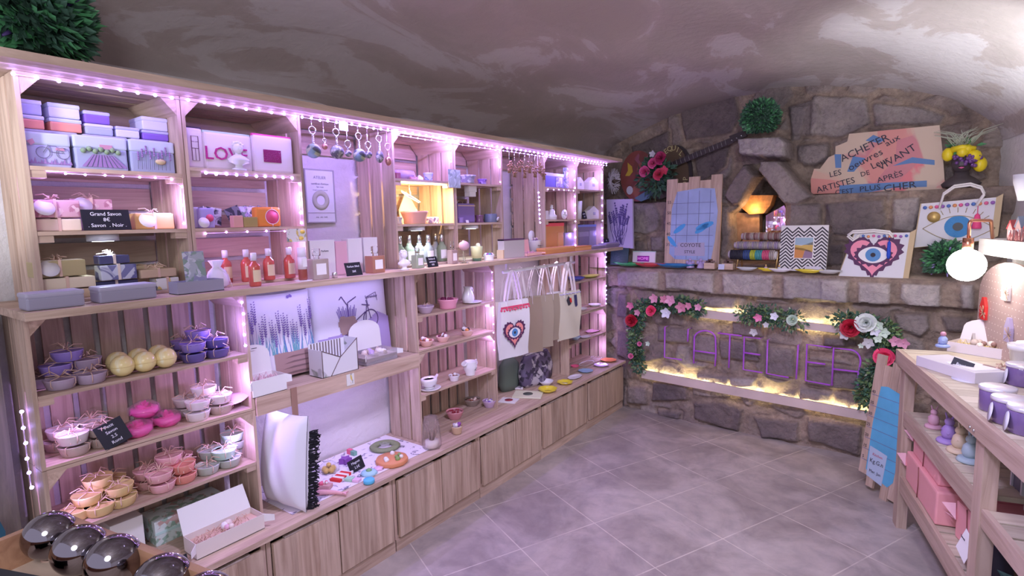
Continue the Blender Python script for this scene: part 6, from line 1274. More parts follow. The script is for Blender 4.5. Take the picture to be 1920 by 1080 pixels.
garland('flower garland in the middle of the upper rail, small pink and white flowers',[z55(110,160),z55(300,170),z55(500,190),z55(700,250)],900,.028,
 [(*z55(305,185),.032,BLP,'five','magenta_blossom'),(*z55(475,170),.03,BLW_,'five','white_blossom'),(*z55(660,205),.038,BLM,'rose','mint_rose'),(*z55(265,330),.03,BLG_,'five','grey_blossom'),(*z55(385,260),.022,BLG_,'five','grey_blossom')],thick=.06,seed=8)
garland('flower garland at the right end of the sign with large red, white and pink roses',[z55(1130,240),z55(1350,260),z55(1560,330),z55(1640,450),z55(1620,620),z55(1500,760),z55(1420,900),z55(1400,1050)],2200,.034,
 [(*z55(1258,278),.062,RSE,'rose','red_rose'),(*z55(1415,232),.062,RSW,'rose','white_rose'),(*z55(1600,580),.06,RSP,'rose','coral_pink_rose'),(*z55(1530,260),.034,BLM,'five','mint_blossom'),(*z55(1590,340),.034,BLM,'five','mint_blossom'),(*z55(1500,320),.032,BLW_,'five','white_blossom'),(*z55(1430,440),.036,BLG_,'five','grey_blossom'),(*z55(1530,400),.026,BLM,'five','mint_blossom'),(*z55(1705,425),.035,ORC,'five','pink_blossom'),(*z55(1790,440),.035,ORC,'five','pink_blossom'),(*z55(1190,360),.034,BLG_,'five','grey_blossom'),(*z55(1760,690),.034,BLM,'five','mint_blossom'),(*z55(1355,470),.018,BLM,'five','mint_blossom')],thick=.06,seed=5)
# shrub balls
def shrub(l,loc,r,n,size,flower=None,seed=1,name='boxwood_ball',sx=1,sy=1):
    t=thing(name,l,'plant',loc); rs=random.Random(seed); 
    MB().ball((0,0,r*.95),r*.72,14).build('core',LEAFD,t)
    for mm,nm,fr in ((LEAFD,'dark_leaves',.65),(C_('leaf_bright',(.10,.34,.14),.5,var=.3,vscale=20),'bright_leaves',.35)):
        b=MB()
        for i in range(int(n*fr)):
            d=Vector((rs.gauss(0,1),rs.gauss(0,1),rs.gauss(0,1))).normalized(); p=d*r*rs.uniform(.62,.92)+Vector((0,0,r*.95))
            e=(d+Vector((rs.uniform(-.5,.5),rs.uniform(-.5,.5),rs.uniform(-.5,.5)))).normalized(); s=e.cross(Vector((rs.random(),rs.random(),rs.random()))).normalized(); L_=size*rs.uniform(.7,1.3); w_=L_*.25; nn=e.cross(s)
            if p.z<.02 or (p+e*L_).z<.012: continue
            b._add([p,p+e*L_*.5+s*w_,p+e*L_,p+e*L_*.5-s*w_,p+e*L_*.5+nn*L_*.08],[(0,1,4),(1,2,4),(2,3,4),(3,0,4)])
        b.build(nm,mm,t)
    if flower:
        for i in range(22):
            d=Vector((rs.gauss(0,1),rs.gauss(0,1),rs.gauss(0,1))).normalized(); p=d*r*.85+Vector((0,0,r*.95)); MB().tube([p,p+d*r*.3],.007*r/.1,5,r2=.003).build('lilac_sprig',flower,t)
    return t
LF=C_('lilac_sprig',(.35,.28,.62),.6)
shrub('dark leafy ball plant with violet sprigs on the near end of the top board',(-2.12,on_x(72,95,-2.12).y,ZT+.0005),.132,2600,.05,C_('violet_sprig',(.10,.06,.22),.6),1)
p=on_p(1425,250,YB+.24,SL); shrub('dark green boxwood ball on the stone lintel of the niche',(p.x,p.y,p.z-.01),.132,2600,.032,None,2)
p=on_p(1772,520,YB+.06,SL); shrub('green ball plant with lilac sprigs on the stone mantel beside the glowing bulb',(p.x,p.y,1.226),.10,1300,.042,LF,3)
# guitar, palette, sombrero on the upper ledge left
W=WallThing('guitar','dark guitar leaning with its neck towards the niche','guitar',1262,372,.34,tilt=0)
GD=C_('guitar_dark',(.05,.04,.045),.35,coat=.4); GB=C_('guitar_body',(.10,.075,.07),.4,coat=.3)
W.poly('neck',[(1245,322),(1243,312),(1375,258),(1378,268)],GD,-.03,-.012); W.poly('headstock',[(1374,268),(1370,256),(1398,245),(1403,256)],GD,-.034,-.012)
W.poly('body',[(1178,352)]+arc((1218,335),42,40,200,20,14)+[(1262,330)]+arc((1235,345),30,28,0,-90,6)+arc((1210,350),35,24,-60,-150,6),GB,-.012,.07)
b=MB()
for k in range(16):
    f=k/16; xa,ya_=W.L(1250+122*f,319-50*f); xb,yb2=W.L(1247+122*f,309-50*f); b.tube([(xa,-.031,ya_-.004),(xb,-.031,yb2+.004)],.0016,4)
b.build('frets',C_('fret_steel',(.55,.55,.55),.3,metal=.8),W.t)
b=MB()
for k in range(3):
    xa,za=W.L(1376+9*k,264-4*k); b.cyl(.006,-.05,-.034,8,RT(xa,0,za,rx=0)@Matrix(((1,0,0,0),(0,0,1,0),(0,-1,0,0),(0,0,0,1)))) 
b.build('tuning_pegs',SILV,W.t)
W=WallThing('painted_disc','round dark disc with curved yellow lettering behind the guitar neck','disc',1260,378,.40)
W.poly('disc',arc((1262,326),29,54,0,348,24),C_('disc_brown',(.14,.09,.06),.5),-.004,.01); W.poly('rim',arc((1270,326),27,54,0,348,24),GD,.01,.03)
YLT=C_('lettering_yellow',(.62,.55,.28))
for ch,a in zip('TEQUILA',(140,122,104,86,68,50,32)): wtext(W,ch,1262+24*math.cos(math.radians(a)),320-42*math.sin(math.radians(a)),10,a-90,YLT,-.006)
for ch,a in zip('POP',(-42,-22,-2)): wtext(W,ch,1264+22*math.cos(math.radians(a)),334-32*math.sin(math.radians(a)),10,a-90+180 if False else 90+a,YLT,-.006)
W=WallThing('painter_palette','red and blue painted palette with a skull badge, leaning in the upper left niche','palette',1195,378,.30,tilt=.05)
b=MB(); polyin(b,W,arc((1196,330),33,48,0,330,26),-.006,.004); b.build('palette_board',speck('palette_paint',(.26,.07,.06),[(.35,.12,.08),(.2,.06,.05),(.3,.1,.15)],9,.45),W.t)
W.poly('blue_paint',[(1190,372),(1222,352),(1229,358),(1218,372),(1203,378)],C_('paint_slate',(.13,.22,.33)),-.009,-.006); W.poly('skull_badge',arc((1181,357),6,8,0,340,12),C_('bone_white',(.58,.58,.62)),-.01,-.006)
W.poly('yellow_bird',[(1176,305),(1184,312),(1186,322),(1180,330),(1172,330),(1177,320)],C_('paint_ochre',(.60,.42,.05)),-.010,-.006)
W=WallThing('silk_flowers','bunch of red and pink silk flowers among dark leaves by the guitar','flowers',1225,378,.22)
rs=random.Random(4); b=MB(); x,z=W.L(1228,330); leaves(b,(x,.0,z),.15,420,.05,rs,(1.1,.35,1.1)); b.build('dark_foliage',LEAFD,W.t); MB().tube([(x,.01,0),(x,.02,z)],.006,5).build('stem',MATS['stem_green'],W.t)
for i,(px,py,r,m) in enumerate(((1246,298,.055,C_('silk_magenta',(.45,.04,.14))),(1232,307,.045,C_('silk_pink',(.65,.10,.25))),(1217,322,.05,MATS['silk_pink']),(1243,328,.05,C_('silk_red',(.60,.06,.12))),(1230,290,.03,BLG_),(1252,320,.04,MATS['silk_red']))): blossom(W.t,'silk_flower',W,px,py,r,m,'rose' if i<4 else 'five',-.06,i)
W=WallThing('wicker_heart','grey woven twig heart hanging behind the end of the top board','ornament',1150,368,.12)
b=MB(); rs=random.Random(9); x,z=W.L(1151,340)
for i in range(46):
    a,b2=rs.uniform(0,6.28),rs.uniform(0,6.28); b.tube([(x+.062*math.cos(a),rs.uniform(-.012,.012),z+.11*math.sin(a)),(x+.03*math.cos((a+b2)/2),-.02,z+.05*math.sin((a+b2)/2)),(x+.062*math.cos(b2),rs.uniform(-.012,.012),z+.11*math.sin(b2))],.0028,4)
b.build('twigs',C_('twig_grey',(.50,.48,.47),.8),W.t)
W=WallThing('lavender_canvas','canvas with dark lavender stems beside the far crates','canvas',1160,465,.02,tilt=.0)
W.poly('canvas',[(1137,374),(1186,373),(1187,466),(1140,462)],C_('canvas_lilac',(.42,.38,.52),.7),0,.02)
b=MB(); rs=random.Random(3)
for i in range(26):
    px,py=1141+rs.random()*40,380+rs.random()*30; x0_,z0_=W.L(1160+rs.uniform(-8,8),460); x1_,z1_=W.L(px,py); b.tube([(x0_,-.001,z0_),((x0_+x1_)/2+(x1_-x0_)*.2,-.002,(z0_+z1_)/2),(x1_,-.001,z1_)],.0018,3)
    for k in range(5): b.ball((x1_+(x0_-x1_)*.06*k,-.002,z1_+(z0_-z1_)*.06*k),.007,5)
b.build('lavender_print',C_('print_indigo',(.11,.08,.24)),W.t)
W=WallThing('dark_card','dark green slate card leaning at the corner of the mantel','slate',1160,499,.02,z=1.226,tilt=.15); MB().box(-.085,.085,0,.008,0,.17).build('slate',C_('slate_green',(.03,.07,.07),.5,bump=.4,bscale=60),W.t)
# coyote-free height board
W=WallThing('height_board','pine plank height chart with blue paint and numbers on the mantel','height chart',1290,505,.10,z=1.226,tilt=.06)
o5=[(1248,333),(1268,337),(1289,341),(1309,333),(1329,330)]; tops=[333,341,331,339,330]; bots=[490,500,497,495,498]
k5=[W.L(x,400)[0] for x in (1246,1266,1287,1308,1329,1350)]
for i in range(5):
    zt_=on_p(1290,tops[i],YB+.1,SL).z-1.226; zb_=.0 if i in (1,4) else .018
    x0_,x1_=k5[i]+(-.03+.006*i if False else 0),k5[i+1]-.002; MB().box(x0_,x1_,0,.014,zb_,zt_).build('plank',WZ,W.t)
BLP_=C_('chart_blue',(.36,.45,.72),.6,var=.12,vscale=6); b=MB(); zt_=on_p(1290,353,YB+.1,SL).z-1.226
b.prism([(k5[0]+.04,.10),(k5[1],.055),(k5[4]+.02,.05),(k5[4]+.045,.2),(k5[4]+.06,zt_*.7),(k5[4]+.03,zt_-.01),(k5[3],zt_),(k5[1],zt_-.02),(k5[0]+.05,zt_*.75)][::1],-.0016,-.0002); b.build('blue_paint',BLP_,W.t)
b=MB()
for k in range(5): z=.16+.085*k; b.box(k5[0]+.05,k5[4]+.03,-.0024,-.0016,z,z+.003)
for k in range(1,5): b.box(k5[k]-.0015,k5[k]+.0015,-.0024,-.0016,.06,zt_-.02)
b.build('grid_lines',C_('grid_line',(.15,.16,.3)),W.t)
for k,s in enumerate(('35','40','45','50','55')): text('chart_number',s,.034,INK,W.t,(k5[0]+.028,-.001,.172+.085*k))
b=MB(); b.box(k5[1]-.005,k5[3]+.06,-.003,-.0016,.085,.15); b.box(k5[1]+.02,k5[3]+.055,-.003,-.0016,.15,.19); b.build('plaque',C_('plaque_lilac',(.45,.42,.58)),W.t)
text('plaque_words','COYOTE',.042,INK,W.t,((k5[1]+k5[3])/2+.035,-.0036,.168)); text('plaque_words','STYLE',.034,INK,W.t,((k5[1]+k5[3])/2+.03,-.0036,.115))
for cx,cz,a,l in ((.02,.30,2.5,.12),(k5[3]+.05,.32,-.35,.15),(k5[3]+.03,.30,-.6,.13),(k5[0]+.06,.20,-2.3,.11)):
    b=MB(); b.prism([(l*math.cos(q)*.5,l*.16*math.sin(q)) for q in [j*PI/7 for j in range(14)]],-.0034,-.0024,RT(cx if cx<.03 and False else (k5[1]+.03 if cx==.02 else cx),0,cz,ry=a)); b.build('feather_shape',C_('feather_blue',(.08,.38,.78)),W.t)
# wavy glass plates and small goods along the mantel
def M_(px,d,z=1.2235): p=on_p(px,500,YB+d,SL); return (p.x,p.y,z)
for l,px,r,c in (('green wavy leaf plate at the left end of the mantel',1178,.10,C_('plate_green',(.05,.42,.14),.3,coat=.5)),('red wavy leaf plate overlapping the green one',1216,.10,C_('plate_red',(.62,.06,.08),.3,coat=.5)),('blue wavy leaf plate in front of the height chart',1264,.115,C_('plate_blue',(.02,.20,.46),.3,coat=.5))):
    t=dish(l,M_(px,-.0),r,.028,c,None,fl=.12,sx=1.35,sy=.6,rz=RZB)
W=WallThing('zip_pouch','white zip pouch with pink sequin letters on the mantel','pouch',1206,499,.09,z=1.226,tilt=.1); MB().box(-.105,.105,0,.02,0,.11,None,.006).build('canvas_body',MATS['pouch_canvas'],W.t); MB().box(-.105,.105,.004,.016,.11,.117).build('zip',GRZ,W.t); MB().box(-.058,.052,-.002,0,.03,.078).build('sequin_patch',C_('lilac_sequin',(.35,.03,.35),.3),W.t); text('sequin_word','HOME',.036,C_('bright_sequin',(.95,.35,.9),.3,emit=(1,.3,.9),es=.3),W.t,(-.003,-.003,.054))  # word is given a faint glow, though sequins emit none
for i,(px,l) in enumerate(((1294,'lilac glass angel ornament before the height chart, left'),(1314,'lilac glass angel ornament before the height chart, right'))):
    t=thing('glass_ornament',l,'ornament',M_(px,.02),0); MB().lathe([(.03,0),(.032,.005),(.02,.03),(.008,.05)],16,flute=.08,fn=6).build('skirt',C_('lilac_crystal',(.45,.36,.62),.1,coat=1),t); MB().ball((0,0,.062),.013,10).build('head',MATS['lilac_crystal'],t); MB().ball((.022,0,.042),.014,8).build('wing',MATS['lilac_crystal'],t); MB().ball((-.022,0,.042),.014,8).build('wing',MATS['lilac_crystal'],t)
for px,l in ((1332,'small wooden crate of brown sweets right of the glass ornaments'),(1366,'small wooden crate of brown sweets by the bracelet stand')):
    t=thing('mini_crate',l,'box',M_(px,.0),RZB); b=MB(); b.box(-.04,.04,-.025,-.022,0,.045); b.box(-.04,.04,.022,.025,0,.045); b.box(-.04,-.037,-.022,.022,0,.045); b.box(.037,.04,-.022,.022,0,.045); b.box(-.037,.037,-.022,.022,0,.003); b.build('crate_body',WX,t)
    for k in range(5): MB().box(-.012,.012,-.015,.015,0,.01,RT(-.02+.02*(k%3),-.005+.012*(k%2),.04+.011*(k//2),rz=k)).build('sweet',C_('sweet_brown',(.14,.08,.07),.4),t)
t=thing('small_card','pale blue card in front of the second mini crate','card',M_(1352,-.04),RZB); MB().box(-.022,.022,0,.001,0,.04,RT(rx=-.2)).build('card',C_('card_ice',(.55,.6,.8)),t)
# bracelet stand
W=WallThing('bracelet_stand','gold stand with three rolls of bracelets in front of the niche','bracelet stand',1420,505,.06,z=1.226)
BR=[(1467,1390,443,8,['bead_rose','bead_rust','bead_white'],.11),(1462,1380,460,8,['bead_white','bead_grey','bead_lilac'],.07),(1456,1373,478,10,['bead_black','bead_black','bead_navy','bead_lime','bead_teal','bead_pink','bead_white'],.03)]
BCOL={'bead_rose':(.45,.28,.27),'bead_rust':(.28,.13,.12),'bead_white':(.50,.43,.40),'bead_grey':(.40,.36,.38),'bead_lilac':(.40,.32,.48),'bead_black':(.03,.03,.05),'bead_navy':(.05,.10,.28),'bead_lime':(.55,.62,.06),'bead_teal':(.08,.40,.42),'bead_pink':(.75,.12,.25)}
for xr_,xl_,py,rp,cols,d in BR:
    k=depth(W.p)/FPX; x0_=W.L(xl_,py)[0]; x1_=W.L(xr_,py)[0]; z=on_p((xl_+xr_)/2,py,YB+d,SL).z-1.226; y=d-.06; r=rp*k*.92
    MB().cyl(r*.8,x0_-.012,x1_+.012,14,RT(0,y,z,ry=PI/2)).build('roll_bar',C_('velvet_grey',(.6,.56,.58)),W.t)
    n=26
    for i in range(n):
        xx=x0_+(x1_-x0_)*(i+.5)/n; w_=(x1_-x0_)/n; cn=cols[min(len(cols)-1,int(i/n*len(cols)))] if len(cols)>3 else cols[(i*5+i//3)%len(cols)]
        MB().lathe([(r*.8,-w_*.46),(r,-w_*.3),(r*1.02,0),(r,w_*.3),(r*.8,w_*.46),(r*.8,-w_*.46)],14,RT(xx,y,z,ry=PI/2)).build('bracelet',C_(cn,BCOL[cn],.5,bump=.6,bscale=300),W.t)
b=MB()
for s in (-.13,.14):
    b.tube([(s,-.06,0),(s,.05,.24),(s,.06,0)],.004,6); 
b.tube([(-.13,-.06,.004),(.14,-.06,.004)],.004,6); b.tube([(-.13,.06,.004),(.14,.06,.004)],.004,6); b.build('gold_frame',GOLD,W.t)
for px,l in ((1436,'tiny pink glass bottle under the bracelet rolls'),(1461,'tiny clear glass bottle under the bracelet rolls')):
    bottle(l,M_(px,-.02),.013,.045,C_('mini_glass' if px<1450 else 'mini_glass_clear',(.6,.45,.5) if px<1450 else (.6,.65,.7),.1,coat=1),GOLD,.3,.5,None,name='mini_bottle')
for l,px,d,r,c,sx in (('pale leaf dish left of the yellow ones on the mantel',1400,-.03,.05,C_('dish_frost',(.62,.66,.66),.3),1.5),('yellow boat shaped dish before the bracelet rolls',1439,-.035,.045,YDI,1.5),('white boat shaped dish left of the chevron frame foot',1463,-.05,.055,WDI,1.5),('yellow boat shaped dish before the chevron frame',1517,-.05,.06,YDI,1.5),('grey white boat shaped dish right of the chevron frame',1553,-.045,.055,C_('dish_greywhite',(.6,.6,.6),.3,coat=.4),1.5)):
    dish(l,M_(px,d),r,.022,c,None,fl=.03,sx=sx,sy=.6,rz=RZB)
# chevron frame
W=WallThing('picture_frame','black and white chevron picture frame on the mantel','picture frame',1503,510,.03,z=1.226,tilt=.12)
k=depth(W.p)/FPX; w_=.148; h_=.315; MB().box(-w_,w_,0,.015,0,h_).build('frame_board',C_('frame_white',(.82,.80,.80),.5),W.t)
b=MB(); n=8; st=.0235; q=2*w_/n
for i in range(-4,18):
    for j in range(n):
        z0_=i*st+(0 if j%2==0 else 1)*q*.95; z1_=i*st+(1 if j%2==0 else 0)*q*.95; xa,xb=-w_+q*j,-w_+q*(j+1)
        za,zb_,zc_,zd=z0_,z1_,z1_+st*.48,z0_+st*.48
        if min(za,zb_)<0 or max(zc_,zd)>h_: continue
        b.prism([(xa,za),(xb,zb_),(xb,zc_),(xa,zd)],-.0012,0)
b.build('chevron_lines',INK,W.t)
MB().box(-.058,.066,-.003,-.0012,.085,.235).build('picture_mount',C_('frame_white'),W.t)
b=MB(); 
for mi,pts in enumerate(([(-.052,.18),(.06,.18),(.06,.229),(-.052,.229)],[(-.052,.15),(.06,.13),(.06,.20),(-.01,.175),(-.052,.18)],[(-.052,.09),(0,.09),(.015,.155),(-.052,.165)],[(0,.09),(.06,.09),(.06,.14),(.015,.15)])): b.m=mi; b.prism(pts,-.0045,-.003)
b.build('picture',[C_('pic_sky',(.35,.5,.6)),C_('pic_ochre',(.65,.45,.12)),C_('pic_orange',(.65,.28,.08)),C_('pic_plum',(.3,.2,.3))],W.t)
MB().box(.02,.12,-.006,-.004,.0,.035,RT(rx=-.0)).build('small_label',C_('label_lilac',(.7,.68,.78)),W.t)
# mirror and warm glow in the niche
W=WallThing('small_mirror','small mirror inside the niche reflecting the violet lights','mirror',1458,450,.42,z=None); W.poly('mirror_glass',[(1436,404),(1470,385),(1475,395),(1475,455),(1436,455)],mat('mirror_silver',(.9,.9,.92),.02,1.0),0,.006)
W=WallThing('wood_block','split orange wood block lying high in the niche','wood',1415,402,.34); W.poly('block',[(1392,372),(1402,366),(1450,366),(1444,385),(1432,400),(1405,402),(1388,388)],C_('orange_wood',(.55,.25,.08),.6,var=.3,vscale=30),0,.10)
W=WallThing('wood_block','upright brown wood block at the left inside the niche','wood',1395,455,.38); W.poly('block',[(1380,398),(1424,402),(1424,456),(1380,456)],C_('brown_wood',(.42,.24,.13),.6,var=.3,vscale=20),0,.08)
pn=on_p(1410,350,YB+.34,SL); lamp('niche_light','POINT',(pn.x+.02,pn.y-.05,1.66),(1,.6,.25),1.0,.01)
# heart tote and eye tote
def std_tote(l,W,pts,deco,rope):
    t=W.t; W.poly('front_canvas',pts,C_('tote_canvas',(.74,.74,.80),.85,bump=.3,bscale=8),-.004,0)
    P=[W.L(*q) for q in pts]; xr_,zt_=P[1]; xb_,zb_=P[2]
    MB().prism([(xr_,zt_),(xr_+.03,zt_+.02),(xb_+.03,zb_+.02),(xb_,zb_)][::-1],0,.012).build('kraft_side',C_('kraft_side',(.58,.45,.27)),t)
    MB().prism([(P[0][0]-.006,P[0][1]+.001),(P[1][0],P[1][1]+.001),(P[2][0],P[2][1]-.004),(P[3][0]-.006,P[3][1]-.004)][::-1],0.001,.03).build('back_canvas',MATS['kraft_side'],t)
    b=MB(); 
    for off in (0,.012): b.tube([(*( (lambda x,z:(x,-.012-off,z-off))(*W.L(*q))),) for q in rope],.006,7)
    b.build('rope_handle',CORD,t); return t
PM=[C_('pom_blue',(.10,.2,.55)),C_('pom_orange',(.85,.35,.15)),C_('pom_pink',(.8,.15,.35)),C_('pom_violet',(.35,.15,.5))]
W=WallThing('tote_bag','white tote with a pink heart and blue eye standing on the mantel','bag',1642,525,-.005,z=1.226,tilt=.03)
t=std_tote('',W,[(1602,438),(1706,436),(1692,529),(1573,517)],None,[(1612,440),(1600,448),(1590,440),(1600,433),(1640,431),(1668,434),(1675,442)])
x,z=W.L(1637,478); heart_eye(t,x,z,.155,-.005); xa,za=W.L(1612,441); xb,zb_=W.L(1700,440); poms(t,xa+.02,xb,za-.005,-.012,PM,9,.009)
x,z=W.L(1668,452); b=MB(); b.tube([(x,-.014,z+.05),(x,-.016,z)],.002,4); b.m=0; b.lathe([(.006,-.11),(.011,-.09),(.009,-.01),(.003,0)],10,RT(x,-.018,z)); b.build('blue_tassel',C_('tassel_blue',(.02,.08,.6)),t)
W=WallThing('tote_bag','white tote with a large blue eye and lashes, against the upper stones','bag',1790,462,.13,tilt=.0)
t=std_tote('',W,[(1728,382),(1868,370),(1858,449),(1714,464)],None,[(1762,388),(1770,362),(1790,348),(1820,344),(1840,350),(1846,362),(1832,382)])
cx,cz=W.L(1796,425); b=MB(); 
for s in (-1,1): b.tube([(cx-.17+.34*k/14,-.006,cz+s*.075*math.sin(PI*k/14)-.01) for k in range(15)],.0022,5)
for k in range(9): a=.5+.26*k; b.tube([(cx+.14*-math.cos(a),-.006,cz+.085*math.sin(a)),(cx-.165*math.cos(a),-.006,cz+.115*math.sin(a))],.0018,4)
b.build('eye_outline',C_('outline_tan',(.42,.34,.2)),t)
b=MB(); b.m=0; b.prism([(.065*math.cos(a),.065*math.sin(a)) for a in [q*PI/12 for q in range(24)]],-.007,-.004,RT(cx,0,cz)); b.m=1; b.prism([(.025*math.cos(a),.025*math.sin(a)) for a in [q*PI/9 for q in range(18)]],-.009,-.007,RT(cx,0,cz)); b.build('blue_iris',[C_('iris_blue',(.06,.28,.62),.4,bump=.5,bscale=200),C_('pupil',(.08,.09,.10))],t)
xa,za=W.L(1735,384); xb,zb_=W.L(1862,374); 
b=MB()
for i in range(12): b.m=i%4; b.ball((xa+(xb-xa)*i/11,-.012,za+(zb_-za)*i/11-.018),.011,8)
b.build('pompom_trim',PM,t); x,z=W.L(1751,407); MB().cyl(.033,0,.004,20,RT(x,-.006,z,rx=PI/2)).build('gold_medal',C_('medal_gold',(.70,.50,.18),.4,metal=.5),t)
x,z=W.L(1833,400); b=MB(); b.lathe([(.022,-.09),(.024,-.08),(.012,-.01),(.003,0)],12,RT(x,-.02,z)); b.tube([(x,-.02,z),(x,-.01,z+.06)],.002,4); b.build('pink_tassel',C_('tassel_pink',(.85,.08,.25)),t)
# painted plank sign
def z75(x,y): return (1510+x/5.486,220+y/5.486)
W=WallThing('painted_sign','painted plank sign with handwritten French words on the upper ledge','sign',1640,365,.33,tilt=.0)
out=[z75(60,790),z75(55,640),z75(90,530),z75(150,530),z75(240,410),z75(310,380),z75(310,300),z75(430,250),z75(450,170),z75(1380,80),z75(1410,330),z75(1440,740)]
W.poly('plank_board',out,speck('sign_paint',(.62,.48,.36),[(.72,.20,.22),(.68,.28,.24),(.66,.42,.32),(.60,.22,.24),(.62,.50,.34)],5,.46),0,.018)
b=MB(); bl=[[z75(350,700),z75(700,680),z75(1250,650),z75(1250,715),z75(900,725),z75(560,790),z75(350,790)],[z75(900,500),z75(1100,410),z75(1330,440),z75(1330,490),z75(1100,470)],[z75(620,240),z75(700,180),z75(820,230),z75(760,265)],[z75(300,380),z75(370,380),z75(370,520),z75(310,520)],[z75(430,560),z75(490,400),z75(620,420),z75(500,560)]]
for q in bl: b=MB(); polyin(b,W,q,-.0012,0); b.build('brush_stroke',C_('stroke_blue',(.12,.24,.48),.6),W.t)
BKL=C_('letter_black',(.03,.03,.05))
for s,x,y,h,a,sx in (('ACHETER',605,320,78,24,1.0),('aux',895,240,62,30,1.1),('LES',310,580,60,12,1.0),('oeuvres',615,440,72,27,1.05),('ARTISTES',310,700,66,14,1.0),('DE',615,580,50,14,1),('Leur',765,470,70,25,.9),('VIVANT',940,415,74,32,1.0),('APRÈS',870,615,58,16,1.05),('C\'EST',400,765,52,4,1.0),('PLUS',665,730,56,4,1.15),('CHER',970,715,70,6,1.15)):
    wtext(W,s,*z75(x,y),h/5.486,a,BKL,-.003,sx)
# bust with fruit headdress
p=on_p(1800,368,YB+.30,SL); t=thing('fruit_bust','dark bust wearing a headdress of yellow fruit, grapes and air plants','bust',(p.x,p.y,1.757),RZB)
DK=C_('bust_dark',(.07,.055,.06),.5); MB().lathe([(.09,0),(.10,.02),(.07,.05),(.04,.07),(.036,.10)],20,sy=.6).build('shoulders',DK,t); b=MB(); b.lathe([(.001,.08),(.04,.10),(.055,.14),(.05,.18),(.001,.20)],18,sy=1.1); b.prism([(-.008,.15),(.008,.15),(.012,.125),(-.012,.125)],-.075,-.05); b.build('head',DK,t); b=MB(); b.prism([(-.015,.115),(0,.12),(.015,.115),(0,.108)],-.062,-.05); b.build('pink_lips',C_('lips_pink',(.7,.1,.3)),t)
YF=C_('fruit_yellow',(.85,.68,.02),.35,coat=.3); GR=C_('grape_purple',(.16,.06,.24),.3,coat=.5)
for c,r,s in (((-.07,-.04,.20),.032,1.3),((.0,-.06,.205),.03,1),((.055,-.04,.18),.038,1),((.02,-.05,.225),.028,1),((.085,-.01,.13),.035,1.3)): MB().ball(c,r,14,sz=s).build('lemon',YF,t)
b=MB(); b.tube([(-.05,-.055,.225),(0,-.07,.235),(.06,-.05,.225)],.02,10,r2=.012); b.build('banana',YF,t)
b=MB(); rs=random.Random(6)
for i in range(40): b.ball((rs.uniform(-.04,.09),rs.uniform(-.07,-.04),rs.uniform(.12,.19)),.012,7)
b.build('grapes',GR,t); b=MB(); leaves(b,(0,-.03,.24),.06,16,.05,rs,(1.3,.5,.5)); b.build('green_leaves',C_('leaf_bright'),t)
b=MB()
for i in range(34):
    a=rs.uniform(-.5,PI+.5); l=rs.uniform(.08,.15); x0_=rs.uniform(-.05,.05); b.tube([(x0_,-.02,.24),(x0_+l*.5*math.cos(a),-.04,.24+l*.6),(x0_+l*1.1*math.cos(a),-.05+rs.uniform(-.04,.04),.24+l*.75)],.004,4,r2=.001)
b.build('air_plant',C_('air_plant_grey',(.50,.54,.42),.7),t)

# ================================================================== right hand shelving unit, running beside the wall
RO=Vector((-.055,3.39,0)); RUu=Vector((.2425,-.9702,0)); RVv=Vector((.9702,.2425,0)); RZR=math.atan2(-.9702,.2425)
def RU(u,v,z): return RO+RUu*u+RVv*v+Vector((0,0,z))
def RPw(px,py,v):
    d=ray(px,py); t=(v-(EYEP-RO).dot(RVv))/d.dot(RVv); return EYEP+d*t
def RPu(px,py,v): w_=RPw(px,py,v)-RO; return w_.dot(RUu),w_.z
WPK=wood('pine_aged',(.56,.42,.34),(.40,.28,.21),'x'); WPZ=wood('pine_aged_upright',(.56,.42,.34),(.40,.28,.21),'z'); WTOP=wood('pine_worn_top',(.66,.58,.46),(.48,.39,.29),'y',scale=.7)
t=thing('shelf_unit','rustic pine shelving unit along the right wall holding candle jars and gifts','shelf unit',RU(0,0,0),RZR)
b=MB()
for i in range(22): b.box(-.02+.09*i,-.02+.09*i+.087,.0,.55,.895,.917)
b.build('table_top',WTOP,t)
MB().box(-.02,1.96,-.022,-.001,.845,.917).build('front_rail',WPK,t)
MB().box(-.022,-.001,-.022,.55,.82,.894).build('end_rail',wood('pine_aged_cross',(.56,.42,.34),(.40,.28,.21),'y'),t)
for u in (0,.985,1.89):
    for v in (0,.49): MB().box(u,u+.07,v,v+.045,0,.894).build('leg',WPZ,t)
for z,u0,u1,r in ((.62,.072,.983,.07),(.28,.072,.983,.08),(.60,1.057,1.888,.06),(.2,1.057,1.888,.06)):
    b=MB(); n=int((u1-u0)/.085)
    for i in range(n): b.box(u0+(u1-u0)*i/n,u0+(u1-u0)*(i+1)/n-.012,.023,.53,z-.018,z)
    b.build('shelf_board',WTOP,t); MB().box(u0,u1,.004,.022,z-r,z+.003).build('shelf_rail',WPK,t)
for u in (.995,1.03): MB().cyl(.006,-.026,-.022,8,RT(u,0,.865,rx=PI/2)@Matrix.Scale(-1,4,(0,0,1))).build('bolt_head',SILV,t)
ZR=.9175
def RT_(px,py,z=ZR): p=on_z(px,py,z); return (p.x,p.y,z)
